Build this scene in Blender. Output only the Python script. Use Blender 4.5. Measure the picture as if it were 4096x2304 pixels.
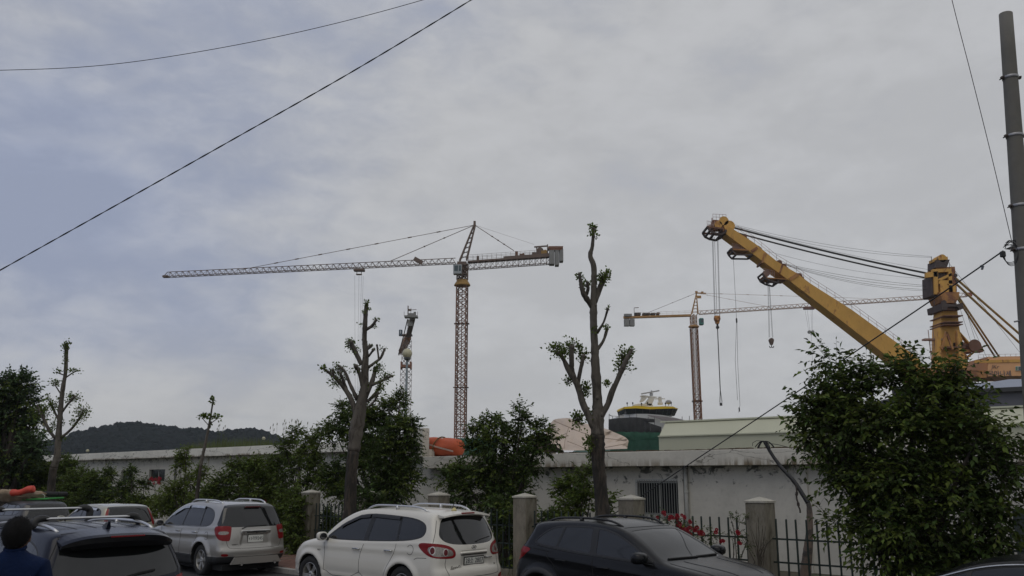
import bpy, bmesh, math, random
import numpy as np
from mathutils import Vector, Matrix, Euler

for _o in list(bpy.data.objects):
    bpy.data.objects.remove(_o)
S = bpy.context.scene
COL = S.collection
RND = random.Random(7)
NR = np.random.default_rng(11)
R = math.radians

# ---------------------------------------------------------------- camera
CAM_H = 2.3
TILT = math.atan(758 / 3450.0)
cam_d = bpy.data.cameras.new('camera')
cam = bpy.data.objects.new('camera', cam_d)
COL.objects.link(cam)
cam.location = (0, 0, CAM_H)
cam.rotation_euler = (math.pi / 2 + TILT, 0, 0)
cam_d.sensor_width = 36.0
cam_d.lens = 36.0 * 3450 / 4096
cam_d.clip_start = 0.1
cam_d.clip_end = 6000
S.camera = cam

# ---------------------------------------------------------------- sky and sun
SUN_EL, SUN_AZ = 62, 205          # azimuth clockwise from +Y
W = bpy.data.worlds.new('World')
S.world = W
W.use_nodes = True
nt = W.node_tree
nt.nodes.clear()


def wn(t, **k):
    n = nt.nodes.new(t)
    for a, b in k.items():
        setattr(n, a, b)
    return n


wo = wn('ShaderNodeOutputWorld')
bg = wn('ShaderNodeBackground')
bg.inputs['Strength'].default_value = 0.1
sky = wn('ShaderNodeTexSky', sky_type='NISHITA', sun_disc=False)
sky.sun_elevation = R(SUN_EL)
sky.sun_rotation = R(SUN_AZ)
sky.dust_density = 3.0
tc = wn('ShaderNodeTexCoord')
sep = wn('ShaderNodeSeparateXYZ')
nt.links.new(tc.outputs['Generated'], sep.inputs[0])


def wm(op, a, b=None, c=None, clamp=False):
    n = wn('ShaderNodeMath', operation=op, use_clamp=clamp)
    for i, v in enumerate((a, b, c)):
        if v is None:
            continue
        if isinstance(v, (int, float)):
            n.inputs[i].default_value = v
        else:
            nt.links.new(v, n.inputs[i])
    return n.outputs[0]


def wnoise(vec, scale, detail=5, rough=0.55, dist=0.0):
    n = wn('ShaderNodeTexNoise')
    n.inputs['Scale'].default_value = scale
    n.inputs['Detail'].default_value = detail
    n.inputs['Roughness'].default_value = rough
    n.inputs['Distortion'].default_value = dist
    nt.links.new(vec, n.inputs['Vector'])
    return n.outputs[0]


def wrange(v, a, b, c, d, smooth=True):
    n = wn('ShaderNodeMapRange', interpolation_type='SMOOTHSTEP' if smooth else 'LINEAR')
    nt.links.new(v, n.inputs[0])
    for i, q in enumerate((a, b, c, d)):
        n.inputs[i + 1].default_value = q
    return n.outputs[0]


# soft broken overcast: lavender where it is thin, pale grey where it is thick
mp = wn('ShaderNodeMapping')
mp.inputs['Rotation'].default_value = (R(8), R(-14), R(20))
mp.inputs['Scale'].default_value = (1.0, 1.0, 2.1)
mp.inputs['Location'].default_value = (2.3, .7, 1.9)
nt.links.new(tc.outputs['Generated'], mp.inputs[0])
big = wnoise(mp.outputs[0], 2.1, 4, 0.5, 0.3)
mid = wnoise(mp.outputs[0], 6.5, 7, 0.56, 0.25)
wisp = wnoise(mp.outputs[0], 26.0, 7, 0.6, 0.5)
thick = wm('ADD', wm('MULTIPLY', big, 0.75), wm('MULTIPLY', mid, 0.42))
thick = wm('ADD', thick, wm('MULTIPLY', wisp, 0.12))
thick = wm('ADD', thick, wm('MULTIPLY', sep.outputs[0], 0.42))
thick = wm('ADD', thick, wrange(sep.outputs[2], 0.42, 0.08, 0.0, 0.17))
thick = wrange(thick, 0.34, 0.72, 0.0, 1.0)
thinc = wn('ShaderNodeRGB')
thinc.outputs[0].default_value = (3.25, 3.65, 4.85, 1)
cl = wn('ShaderNodeMix', data_type='RGBA')
nt.links.new(thick, cl.inputs[0])
nt.links.new(thinc.outputs[0], cl.inputs[6])
cl.inputs[7].default_value = (5.10, 5.15, 5.28, 1)
tone = wm('ADD', wm('MULTIPLY', mid, 0.66), wm('MULTIPLY', wisp, 0.28))
tone = wrange(tone, 0.36, 0.62, 0.94, 1.055)
tv_ = wn('ShaderNodeVectorMath', operation='SCALE')
nt.links.new(cl.outputs[2], tv_.inputs[0])
nt.links.new(tone, tv_.inputs[3])
# low dark scud near the horizon
scm = wn('ShaderNodeMapping')
scm.inputs['Scale'].default_value = (1.0, 1.0, 4.5)
scm.inputs['Location'].default_value = (1.02, .35, .2)
nt.links.new(tc.outputs['Generated'], scm.inputs[0])
scud = wnoise(scm.outputs[0], 7.0, 3, 0.5, 0.2)
scud = wm('MULTIPLY', wrange(scud, 0.60, 0.72, 0.0, 0.22), wrange(sep.outputs[2], 0.28, 0.10, 0.0, 1.0))
sc2 = wn('ShaderNodeMix', data_type='RGBA')
nt.links.new(scud, sc2.inputs[0])
nt.links.new(tv_.outputs[0], sc2.inputs[6])
sc2.inputs[7].default_value = (2.6, 2.9, 3.5, 1)
mixc = wn('ShaderNodeMix', data_type='RGBA')
mixc.inputs[0].default_value = 0.93
nt.links.new(sky.outputs[0], mixc.inputs[6])
nt.links.new(sc2.outputs[2], mixc.inputs[7])
nt.links.new(mixc.outputs[2], bg.inputs['Color'])
nt.links.new(bg.outputs[0], wo.inputs[0])

sun_d = bpy.data.lights.new('sun', 'SUN')
sun_d.energy = 0.5
sun_d.angle = R(45)
sun_d.color = (1.0, 0.93, 0.80)
sun = bpy.data.objects.new('sun', sun_d)
COL.objects.link(sun)
_az, _el = R(SUN_AZ), R(SUN_EL)
sdir = Vector((math.sin(_az) * math.cos(_el), math.cos(_az) * math.cos(_el), math.sin(_el)))
sun.rotation_euler = sdir.to_track_quat('Z', 'Y').to_euler()
sun.location = (0, 0, 40)

S.view_settings.view_transform = 'Standard'
S.view_settings.look = 'None'
S.view_settings.exposure = 0.0
S.view_settings.gamma = 1.0
S.view_settings.use_curve_mapping = False
S.cycles.max_bounces = 6
S.cycles.diffuse_bounces = 3
S.cycles.glossy_bounces = 3
S.cycles.transmission_bounces = 4
S.cycles.transparent_max_bounces = 6
S.cycles.volume_bounces = 0

# ---------------------------------------------------------------- places: the photograph was measured once
_F, _C, _S = 3450.0, math.cos(TILT), math.sin(TILT)
SLOPE = 1.075                       # the street line is X + 1.075 Y = c
RX, RY = 0.7322, -0.6811            # along the street, to the right
DX, DY = 0.6811, 0.7322             # across the street, away


def ray(px, py):
    a, b = (px - 2048) / _F, (1152 - py) / _F
    return (a, _C - b * _S, _S + b * _C)


def at(px, py, c=None, Y=None, k=SLOPE):
    d = ray(px, py)
    t = Y / d[1] if Y is not None else c / (d[0] + k * d[1])
    return Vector((d[0] * t, d[1] * t, CAM_H + d[2] * t))


def line_s(px, py, c):
    p = at(px, py, c=c)
    return p.x * RX + p.y * RY


def street(s, c, z=0.0):
    q = c / math.hypot(1, SLOPE)
    return Vector((s * RX + q * DX, s * RY + q * DY, z))


ST_ROT = math.atan2(RY, RX)

# ---------------------------------------------------------------- materials
MATS = {}


def mat(name, col, rough=0.7, metal=0.0, var=0.0, vscale=3.0, bump=0.0, bscale=20.0, col2=None,
        mixscale=2.0, lo=0.45, hi=0.6, coat=0.0, ior=1.5, island=0.0, stretch=None, trans=0.0, coords='Object', spec=0.5):
    if name in MATS:
        return MATS[name]
    m = bpy.data.materials.new(name)
    m.use_nodes = True
    t = m.node_tree
    bs = t.nodes['Principled BSDF']
    bs.inputs['Roughness'].default_value = rough
    bs.inputs['Metallic'].default_value = metal
    bs.inputs['IOR'].default_value = ior
    bs.inputs['Coat Weight'].default_value = coat
    bs.inputs['Specular IOR Level'].default_value = spec
    bs.inputs['Coat Roughness'].default_value = 0.04
    tcn = t.nodes.new('ShaderNodeTexCoord')
    mpn = t.nodes.new('ShaderNodeMapping')
    t.links.new(tcn.outputs[coords], mpn.inputs[0])
    if stretch:
        mpn.inputs['Scale'].default_value = stretch
    rgb = t.nodes.new('ShaderNodeRGB')
    rgb.outputs[0].default_value = (*col, 1)
    out = rgb.outputs[0]

    def noise(scale, detail=6, rg=0.6, dist=0.0):
        n = t.nodes.new('ShaderNodeTexNoise')
        n.inputs['Scale'].default_value = scale
        n.inputs['Detail'].default_value = detail
        n.inputs['Roughness'].default_value = rg
        n.inputs['Distortion'].default_value = dist
        t.links.new(mpn.outputs[0], n.inputs['Vector'])
        return n.outputs[0]

    if col2 is not None:
        r = t.nodes.new('ShaderNodeMapRange')
        r.interpolation_type = 'SMOOTHSTEP'
        t.links.new(noise(mixscale, 7, 0.65, 0.4), r.inputs[0])
        r.inputs[1].default_value = lo
        r.inputs[2].default_value = hi
        mx = t.nodes.new('ShaderNodeMix')
        mx.data_type = 'RGBA'
        t.links.new(r.outputs[0], mx.inputs[0])
        t.links.new(out, mx.inputs[6])
        mx.inputs[7].default_value = (*col2, 1)
        out = mx.outputs[2]
    if var or island:
        hv = t.nodes.new('ShaderNodeHueSaturation')
        t.links.new(out, hv.inputs['Color'])
        val = None
        if var:
            r = t.nodes.new('ShaderNodeMapRange')
            t.links.new(noise(vscale), r.inputs[0])
            r.inputs[1].default_value = 0.25
            r.inputs[2].default_value = 0.75
            r.inputs[3].default_value = 1 - var
            r.inputs[4].default_value = 1 + var
            val = r.outputs[0]
        if island:
            g = t.nodes.new('ShaderNodeNewGeometry')
            r2 = t.nodes.new('ShaderNodeMapRange')
            t.links.new(g.outputs['Random Per Island'], r2.inputs[0])
            r2.inputs[3].default_value = 1 - island
            r2.inputs[4].default_value = 1 + island
            if val is not None:
                mm = t.nodes.new('ShaderNodeMath')
                mm.operation = 'MULTIPLY'
                t.links.new(val, mm.inputs[0])
                t.links.new(r2.outputs[0], mm.inputs[1])
                val = mm.outputs[0]
            else:
                val = r2.outputs[0]
            r3 = t.nodes.new('ShaderNodeMapRange')
            t.links.new(g.outputs['Random Per Island'], r3.inputs[0])
            r3.inputs[3].default_value = 0.5 - island * 0.045
            r3.inputs[4].default_value = 0.5 + island * 0.03
            t.links.new(r3.outputs[0], hv.inputs['Hue'])
        t.links.new(val, hv.inputs['Value'])
        out = hv.outputs[0]
    t.links.new(out, bs.inputs['Base Color'])
    if bump:
        b = t.nodes.new('ShaderNodeBump')
        b.inputs['Strength'].default_value = 1.0
        b.inputs['Distance'].default_value = bump
        t.links.new(noise(bscale, 8, 0.65), b.inputs['Height'])
        t.links.new(b.outputs[0], bs.inputs['Normal'])
    if trans:
        tr = t.nodes.new('ShaderNodeBsdfTranslucent')
        t.links.new(out, tr.inputs[0])
        ms = t.nodes.new('ShaderNodeMixShader')
        ms.inputs[0].default_value = trans
        t.links.new(bs.outputs[0], ms.inputs[1])
        t.links.new(tr.outputs[0], ms.inputs[2])
        t.links.new(ms.outputs[0], t.nodes['Material Output'].inputs[0])
    MATS[name] = m
    return m


# ---------------------------------------------------------------- objects
def tag(o, label=None, cat=None, group=None, kind=None):
    if label:
        o['label'] = label
    if cat:
        o['category'] = cat
    if group:
        o['group'] = group
    if kind:
        o['kind'] = kind
    return o


def thing(name, loc=(0, 0, 0), rz=0.0, label=None, cat=None, group=None):
    o = bpy.data.objects.new(name, None)
    o.empty_display_size = 0.2
    o.location = loc
    o.rotation_euler = (0, 0, rz)
    COL.objects.link(o)
    return tag(o, label, cat, group)


def wmat(o):
    """world matrix without waiting for a depsgraph update"""
    M = Matrix.LocRotScale(o.location, o.rotation_euler, o.scale)
    return wmat(o.parent) @ M if o.parent else M


def mesh_obj(name, verts, faces, m, parent=None, world=False, smooth=False, mats=None, midx=None):
    me = bpy.data.meshes.new(name)
    verts = np.asarray(verts, dtype=float).reshape(-1, 3)
    if world and parent is not None:
        Mi = np.array(wmat(parent).inverted())
        verts = verts @ Mi[:3, :3].T + Mi[:3, 3]
    if isinstance(faces, np.ndarray) and faces.ndim == 2:
        nf, k = faces.shape
        me.vertices.add(len(verts))
        me.vertices.foreach_set('co', verts.ravel())
        me.loops.add(nf * k)
        me.loops.foreach_set('vertex_index', faces.ravel().astype(np.int32))
        me.polygons.add(nf)
        me.polygons.foreach_set('loop_start', np.arange(0, nf * k, k, dtype=np.int32))
        me.polygons.foreach_set('loop_total', np.full(nf, k, dtype=np.int32))
        me.update(calc_edges=True)
        me.validate()
    else:
        me.from_pydata(verts.tolist(), [], [list(f) for f in faces])
        me.update()
    if smooth and len(me.polygons):
        me.polygons.foreach_set('use_smooth', [True] * len(me.polygons))
    for q in (mats or [m]):
        me.materials.append(q)
    if midx is not None:
        me.polygons.foreach_set('material_index', midx)
    o = bpy.data.objects.new(name, me)
    COL.objects.link(o)
    if parent is not None:
        o.parent = parent
    return o


def dup_tree(o, parent=None, **props):
    c = o.copy()
    COL.objects.link(c)
    c.parent = parent
    for ch in [q for q in bpy.data.objects if q.parent == o]:
        dup_tree(ch, c)
    for k, v in props.items():
        c[k] = v
    return c


def rotm(a=0, b=0, c=0):
    return Euler((a, b, c)).to_matrix()


class MB:
    def __init__(self):
        self.v = []
        self.f = []

    def add(self, vs, fs):
        n = len(self.v)
        self.v += [tuple(p) for p in vs]
        self.f += [tuple(i + n for i in f) for f in fs]
        return self

    def box(self, c, s, rot=None, bevel=0.0):
        hx, hy, hz = s[0] / 2, s[1] / 2, s[2] / 2
        if bevel:
            b = min(bevel, hx * .9, hy * .9, hz * .9)
            vs = []
            for sx in (-1, 1):
                for sy in (-1, 1):
                    for sz in (-1, 1):
                        vs += [(sx * (hx - b), sy * (hy - b), sz * hz), (sx * (hx - b), sy * hy, sz * (hz - b)),
                               (sx * hx, sy * (hy - b), sz * (hz - b))]
            bm = bmesh.new()
            for p in vs:
                bm.verts.new(p)
            bmesh.ops.convex_hull(bm, input=bm.verts)
            bmesh.ops.dissolve_limit(bm, angle_limit=0.01, verts=bm.verts, edges=bm.edges)
            bm.verts.ensure_lookup_table()
            bm.verts.index_update()
            vs = [v.co.copy() for v in bm.verts]
            fs = [[v.index for v in f.verts] for f in bm.faces]
            bm.free()
        else:
            vs = [Vector((x, y, z)) for x in (-hx, hx) for y in (-hy, hy) for z in (-hz, hz)]
            fs = [(0, 1, 3, 2), (4, 6, 7, 5), (0, 4, 5, 1), (2, 3, 7, 6), (0, 2, 6, 4), (1, 5, 7, 3)]
        if rot is not None:
            vs = [rot @ Vector(p) for p in vs]
        return self.add([(p[0] + c[0], p[1] + c[1], p[2] + c[2]) for p in vs], fs)

    def beam(self, a, b, w, h=None, up=(0, 0, 1)):
        a, b = Vector(a), Vector(b)
        d = (b - a)
        L = d.length
        if L < 1e-6:
            return self
        d = d / L
        u = Vector(up)
        if abs(d.dot(u)) > .98:
            u = Vector((1, 0, 0))
        x = d.cross(u).normalized()
        z = x.cross(d)
        h = h or w
        vs = []
        for p in (a, b):
            for (i, j) in ((-1, -1), (1, -1), (1, 1), (-1, 1)):
                vs.append(p + x * (i * w / 2) + z * (j * h / 2))
        return self.add(vs, [(3, 2, 1, 0), (4, 5, 6, 7), (0, 1, 5, 4), (1, 2, 6, 5), (2, 3, 7, 6), (3, 0, 4, 7)])

    def tube(self, pts, r, n=8, cap=True, wob=0.0, seed=0, closed=False):
        pts = [Vector(p) for p in pts]
        rs = r if isinstance(r, (list, tuple)) else [r] * len(pts)
        rg = random.Random(seed)
        m = len(pts)
        prev = None
        vs = []
        for i, p in enumerate(pts):
            if closed:
                d = (pts[(i + 1) % m] - pts[i - 1]).normalized()
            else:
                d = (pts[min(i + 1, m - 1)] - pts[max(i - 1, 0)]).normalized()
            if prev is None:
                u = Vector((0, 0, 1)) if abs(d.z) < .9 else Vector((1, 0, 0))
                prev = (u - d * u.dot(d)).normalized()
            else:
                prev = (prev - d * prev.dot(d)).normalized()
            q = d.cross(prev)
            for j in range(n):
                t = 2 * math.pi * j / n
                rr = rs[i] * (1 + (rg.uniform(-wob, wob) if wob else 0))
                vs.append(p + prev * (math.cos(t) * rr) + q * (math.sin(t) * rr))
        fs = []
        for i in range(m if closed else m - 1):
            i2 = (i + 1) % m
            for j in range(n):
                a, b = i * n + j, i * n + (j + 1) % n
                fs.append((a, b, i2 * n + (j + 1) % n, i2 * n + j))
        if cap and not closed:
            fs.append(tuple(range(n - 1, -1, -1)))
            fs.append(tuple((m - 1) * n + j for j in range(n)))
        return self.add(vs, fs)

    def lathe(self, prof, n=16, axis='z', c=(0, 0, 0), cap=True):
        vs = []
        for (r, h) in prof:
            for j in range(n):
                t = 2 * math.pi * j / n
                a, b = r * math.cos(t), r * math.sin(t)
                p = {'z': (a, b, h), 'y': (a, h, b), 'x': (h, a, b)}[axis]
                vs.append((p[0] + c[0], p[1] + c[1], p[2] + c[2]))
        fs = []
        for i in range(len(prof) - 1):
            for j in range(n):
                a, b = i * n + j, i * n + (j + 1) % n
                fs.append((a, b, b + n, a + n))
        if cap:
            fs.append(tuple(range(n - 1, -1, -1)))
            fs.append(tuple((len(prof) - 1) * n + j for j in range(n)))
        return self.add(vs, fs)

    def prism(self, poly, o, ex, ey, ez, d0, d1):
        """poly of (a, b) in the plane ex, ey; extruded along ez from d0 to d1"""
        o, ex, ey, ez = Vector(o), Vector(ex), Vector(ey), Vector(ez)
        n = len(poly)
        vs = [o + ex * a + ey * b + ez * d0 for a, b in poly] + [o + ex * a + ey * b + ez * d1 for a, b in poly]
        fs = [tuple(range(n - 1, -1, -1)), tuple(range(n, 2 * n))]
        fs += [(i, (i + 1) % n, n + (i + 1) % n, n + i) for i in range(n)]
        return self.add(vs, fs)

    def sphere(self, c, r, nu=14, nv=9, sc=(1, 1, 1)):
        prof = [(r * math.sin(math.pi * i / nv), -r * math.cos(math.pi * i / nv)) for i in range(nv + 1)]
        prof[0] = (r * .02, -r)
        prof[-1] = (r * .02, r)
        k = len(self.v)
        self.lathe(prof, nu)
        for i in range(k, len(self.v)):
            p = self.v[i]
            self.v[i] = (p[0] * sc[0] + c[0], p[1] * sc[1] + c[1], p[2] * sc[2] + c[2])
        return self

    def build(self, name, m, parent=None, world=False, smooth=False):
        return mesh_obj(name, self.v, self.f, m, parent, world, smooth)


def add_text(body, name, size, m, parent, loc, rot, depth=0.002, sx=1.0, shear=0.0, align='CENTER'):
    cu = bpy.data.curves.new(name, 'FONT')
    cu.body = body
    cu.size = size
    cu.extrude = depth
    cu.align_x = align
    cu.align_y = 'CENTER'
    cu.shear = shear
    tmp = bpy.data.objects.new(name, cu)
    COL.objects.link(tmp)
    dg = bpy.context.evaluated_depsgraph_get()
    me = bpy.data.meshes.new_from_object(tmp.evaluated_get(dg))
    bpy.data.objects.remove(tmp)
    me.materials.clear()
    me.materials.append(m)
    o = bpy.data.objects.new(name, me)
    COL.objects.link(o)
    o.parent = parent
    o.location = loc
    o.rotation_euler = rot
    o.scale = (sx, 1, 1)
    return o


def spline(pts, n=8):
    """Catmull-Rom through points of any dimension; the last number may be a radius"""
    P = [np.array(p, float) for p in pts]
    P = [2 * P[0] - P[1]] + P + [2 * P[-1] - P[-2]]
    out = []
    for i in range(1, len(P) - 2):
        for k in range(n):
            t = k / n
            a, b, c, d = P[i - 1:i + 3]
            out.append(.5 * (2 * b + (c - a) * t + (2 * a - 5 * b + 4 * c - d) * t * t + (3 * b - a - 3 * c + d) * t ** 3))
    out.append(P[-2])
    return np.array(out)
# ================================================================ ground, pavement, building, hill
KS = math.hypot(1, SLOPE)


def P3(s, d, z):
    return Vector((s * RX + d * DX, s * RY + d * DY, z))


def sbox(mb, s0, s1, d0, d1, z0, z1, bevel=0.0):
    c = P3((s0 + s1) / 2, (d0 + d1) / 2, (z0 + z1) / 2)
    return mb.box(c, (abs(s1 - s0), abs(d1 - d0), abs(z1 - z0)), rot=Matrix.Rotation(ST_ROT, 3, 'Z'), bevel=bevel)


MA = mat
asphalt = MA('asphalt', (.036, .036, .038), .9, var=.25, vscale=1.5, bump=.004, bscale=60, col2=(.032, .032, .033), mixscale=.35)
earth = MA('earth', (.07, .06, .04), .95, var=.3, vscale=2, col2=(.05, .06, .03), mixscale=.8)
brick_red = MA('paver_red', (.17, .085, .06), .85, var=.25, vscale=6, col2=(.12, .085, .06), mixscale=1.3)
kerb_m = MA('kerb_stone', (.30, .29, .27), .85, var=.2, vscale=5)
conc = MA('concrete_old', (.22, .20, .155), .9, var=.3, vscale=7, col2=(.10, .09, .062), mixscale=3.2, lo=.44, hi=.62, bump=.006, bscale=30, stretch=(1, 1, .35))
capm = MA('cap_mortar', (.40, .38, .32), .9, var=.2, vscale=12, bump=.006, bscale=25)
iron = MA('iron_green', (.020, .032, .026), .55, var=.3, vscale=14)
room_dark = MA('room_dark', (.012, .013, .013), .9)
win_frame = MA('window_frame_paint', (.42, .42, .39), .6, var=.15, vscale=10)

D_KERB = 12.57
D_FENCE = 22.5 / KS
D_FACE = 30.0 / KS
D_WALL = D_FACE + .35

# the ground reaches the horizon; the road is a sheet on it
g = MB()
g.add([(-3000, -400, -.012), (3000, -400, -.012), (3000, 4500, -.012), (-3000, 4500, -.012)], [(0, 1, 2, 3)])
tag(g.build('ground', earth), kind='structure')
g = MB()
g.add([P3(-120, -40, 0), P3(120, -40, 0), P3(120, D_KERB - .15, 0), P3(-120, D_KERB - .15, 0)], [(0, 1, 2, 3)])
tag(g.build('road', asphalt), kind='structure')
pav = thing('pavement', P3(0, D_KERB, 0), ST_ROT)
tag(pav, kind='structure')
g = MB()
sbox(g, -60, 40, D_KERB, D_FENCE - .25, -.01, .10)
g.build('pavement_bed', MA('sand_bed', (.10, .075, .055), .95), pav, world=True)
# near pavement on which the man stands
np_ = MB()
sbox(np_, -60, 40, -12, 3.5, .0, .17)
o_ = np_.build('near_pavement', MA('near_concrete', (.12, .12, .115), .9, var=.2, vscale=2))
tag(o_, kind='structure')
# kerb stones and red pavers, one by one where the gaps between the cars show them
kme = None
s_vis = line_s(1130, 2275, D_KERB * KS)
ks = MB()
ks.box((0, 0, 0), (.985, .15, .13), bevel=.012)
k0 = ks.build('kerb_stone', kerb_m, pav)
k0.location = (s_vis - 4.0, -.075, .055)
for i in range(1, 14):
    k = k0.copy()
    k.location = (s_vis - 4.0 + i, -.075, .055)
    COL.objects.link(k)
for (a, b, nm) in ((-60, s_vis - 4.5, 'kerb_run'), (s_vis + 9.5, 40, 'kerb_run')):
    q = MB()
    n = int(b - a)
    for i in range(n):
        sbox(q, a + i + .008, a + i + .993, D_KERB - .15, D_KERB, -.01, .12)
    tag(q.build(nm, kerb_m, pav, world=True), kind='stuff')
pb = MB()
pb.box((0, 0, 0), (.196, .096, .05), bevel=.006)
p0 = pb.build('paver', brick_red, pav)
cnt = 0
rest = MB()
for j in range(24):
    for i in range(-150, 90):
        sx = s_vis + i * .2 + (.1 if j % 2 else 0)
        dy = .052 + j * .1
        z = .103 + RND.uniform(-.003, .003)
        if -1.1 < i * .2 < 1.5 and cnt < 299:
            k = p0 if cnt == 0 else p0.copy()
            if cnt:
                COL.objects.link(k)
            k.location = (sx, dy, z)
            k.rotation_euler = (RND.uniform(-.02, .02), RND.uniform(-.02, .02), RND.uniform(-.02, .02))
            cnt += 1
        elif -30 < i * .2 < 16 and abs(i * .2) < 9:
            rest.box((sx, dy, z), (.196, .096, .05))
ro = rest.build('paver_field', brick_red, pav)
tag(ro, kind='stuff')
# garden soil behind the fence
g = MB()
g.add([P3(-60, D_FENCE - .25, .06), P3(40, D_FENCE - .25, .06), P3(40, D_WALL + .1, .06), P3(-60, D_WALL + .1, .06)], [(0, 1, 2, 3)])
tag(g.build('garden_soil', earth), kind='structure')


# ---------------------------------------------------------------- plaster with mould, streaks and cracks
def plaster(name, base, mould_z, drip_z=None, amount=1.0):
    m = bpy.data.materials.new(name)
    m.use_nodes = True
    t = m.node_tree
    bs = t.nodes['Principled BSDF']
    bs.inputs['Roughness'].default_value = .85
    tcn = t.nodes.new('ShaderNodeTexCoord')
    sp_ = t.nodes.new('ShaderNodeSeparateXYZ')
    t.links.new(tcn.outputs['Object'], sp_.inputs[0])

    def nz(sc, st=(1, 1, 1), det=7, rg=.6, dist=0.):
        mp_ = t.nodes.new('ShaderNodeMapping')
        mp_.inputs['Scale'].default_value = st
        t.links.new(tcn.outputs['Object'], mp_.inputs[0])
        n = t.nodes.new('ShaderNodeTexNoise')
        n.inputs['Scale'].default_value = sc
        n.inputs['Detail'].default_value = det
        n.inputs['Roughness'].default_value = rg
        n.inputs['Distortion'].default_value = dist
        t.links.new(mp_.outputs[0], n.inputs['Vector'])
        return n.outputs[0]

    def rg_(v, a, b, c, d):
        n = t.nodes.new('ShaderNodeMapRange')
        n.interpolation_type = 'SMOOTHSTEP'
        t.links.new(v, n.inputs[0])
        for i, q in enumerate((a, b, c, d)):
            n.inputs[i + 1].default_value = q
        return n.outputs[0]

    def mth(op, a, b):
        n = t.nodes.new('ShaderNodeMath')
        n.operation = op
        for i, v in enumerate((a, b)):
            if isinstance(v, (int, float)):
                n.inputs[i].default_value = v
            else:
                t.links.new(v, n.inputs[i])
        return n.outputs[0]

    def mixc(f, a, b):
        n = t.nodes.new('ShaderNodeMix')
        n.data_type = 'RGBA'
        t.links.new(f, n.inputs[0])
        for i, v in ((6, a), (7, b)):
            if isinstance(v, tuple):
                n.inputs[i].default_value = (*v, 1)
            else:
                t.links.new(v, n.inputs[i])
        return n.outputs[2]
    c = mixc(rg_(nz(1.1), .35, .7, 0, 1), base, tuple(q * .86 for q in base))
    c = mixc(rg_(nz(9, det=9), .5, .75, 0, .5), c, tuple(q * .7 for q in base))
    if mould_z:
        z0, z1 = mould_z
        zz = rg_(sp_.outputs[2], z0, z1, 0, 1)
        f = rg_(mth('ADD', nz(2.6, (1, 1, 1.3), 8, .7, .6), mth('MULTIPLY', zz, .17)), .655, .75, 0, amount * .85)
        c = mixc(f, c, (.045, .05, .045))
        f2 = rg_(mth('ADD', nz(7, (1, 1, 1), 6, .7), mth('MULTIPLY', zz, .12)), .68, .78, 0, .8 * amount)
        c = mixc(f2, c, (.10, .09, .07))
    if drip_z:
        z0, z1 = drip_z
        zz = rg_(sp_.outputs[2], z1, z0, 0, 1)
        zz2 = mth('MULTIPLY', zz, rg_(nz(.45, (1, 1, .1), 3), .38, .6, .25, 1))
        f = mth('MULTIPLY', rg_(nz(6.5, (1, 1, .12), 5, .6), .40, .58, 0, .95), zz2)
        c = mixc(f, c, (.16, .115, .06))
        f = mth('MULTIPLY', rg_(nz(13, (1, 1, .16), 4, .6), .56, .66, 0, .8), zz2)
        c = mixc(f, c, (.07, .06, .045))
        # hairline cracks
        v = t.nodes.new('ShaderNodeTexVoronoi')
        v.feature = 'DISTANCE_TO_EDGE'
        v.inputs['Scale'].default_value = .9
        mp_ = t.nodes.new('ShaderNodeMapping')
        mp_.inputs['Scale'].default_value = (.5, .5, 2.4)
        t.links.new(tcn.outputs['Object'], mp_.inputs[0])
        ad = t.nodes.new('ShaderNodeVectorMath')
        ad.operation = 'ADD'
        t.links.new(mp_.outputs[0], ad.inputs[0])
        n3 = t.nodes.new('ShaderNodeTexNoise')
        n3.inputs['Scale'].default_value = 2.5
        n3.inputs['Detail'].default_value = 6
        t.links.new(mp_.outputs[0], n3.inputs['Vector'])
        sc_ = t.nodes.new('ShaderNodeVectorMath')
        sc_.operation = 'SCALE'
        sc_.inputs[3].default_value = .5
        t.links.new(n3.outputs['Color'], sc_.inputs[0])
        t.links.new(sc_.outputs[0], ad.inputs[1])
        t.links.new(ad.outputs[0], v.inputs['Vector'])
        c = mixc(rg_(v.outputs['Distance'], .0, .014, .75, 0), c, (.08, .075, .06))
    t.links.new(c, bs.inputs['Base Color'])
    b = t.nodes.new('ShaderNodeBump')
    b.inputs['Distance'].default_value = .01
    t.links.new(nz(5, det=10), b.inputs['Height'])
    t.links.new(b.outputs[0], bs.inputs['Normal'])
    return m


def zmean(pts, c):
    return sum(at(a, b, c=c).z for a, b in pts) / len(pts)


Z_RT = zmean([(2417, 1805), (3064, 1795), (3222, 1791), (1862, 1826)], 30)
Z_RB = zmean([(2086, 1867), (3100, 1861), (3362, 1858), (1690, 1875)], 30)
Z_LT = zmean([(247, 1819), (1160, 1777), (1391, 1767)], 30)
Z_LB = zmean([(317, 1842), (1160, 1813), (1391, 1807)], 30)
S_SPLIT = line_s(1690, 1850, 30)
S_R1 = line_s(4090, 1850, 30) + 6
S_L0 = line_s(150, 1825, 30) - 3
S_BLK = line_s(1620, 1780, 30)

wallR = plaster('plaster_right', (.58, .555, .49), (Z_RB - .95, Z_RB), None)
wallL = plaster('plaster_left', (.62, .60, .53), (Z_LB - .6, Z_LB), None, .8)
parR = plaster('parapet_right', (.64, .61, .53), None, (Z_RB, Z_RB + .26))
parL = plaster('parapet_left', (.80, .775, .69), None, (Z_LB, Z_LB + .12))


def window_hole(w_s0, w_s1, w_z0, w_z1):
    return (w_s0, w_s1, w_z0, w_z1)


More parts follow.
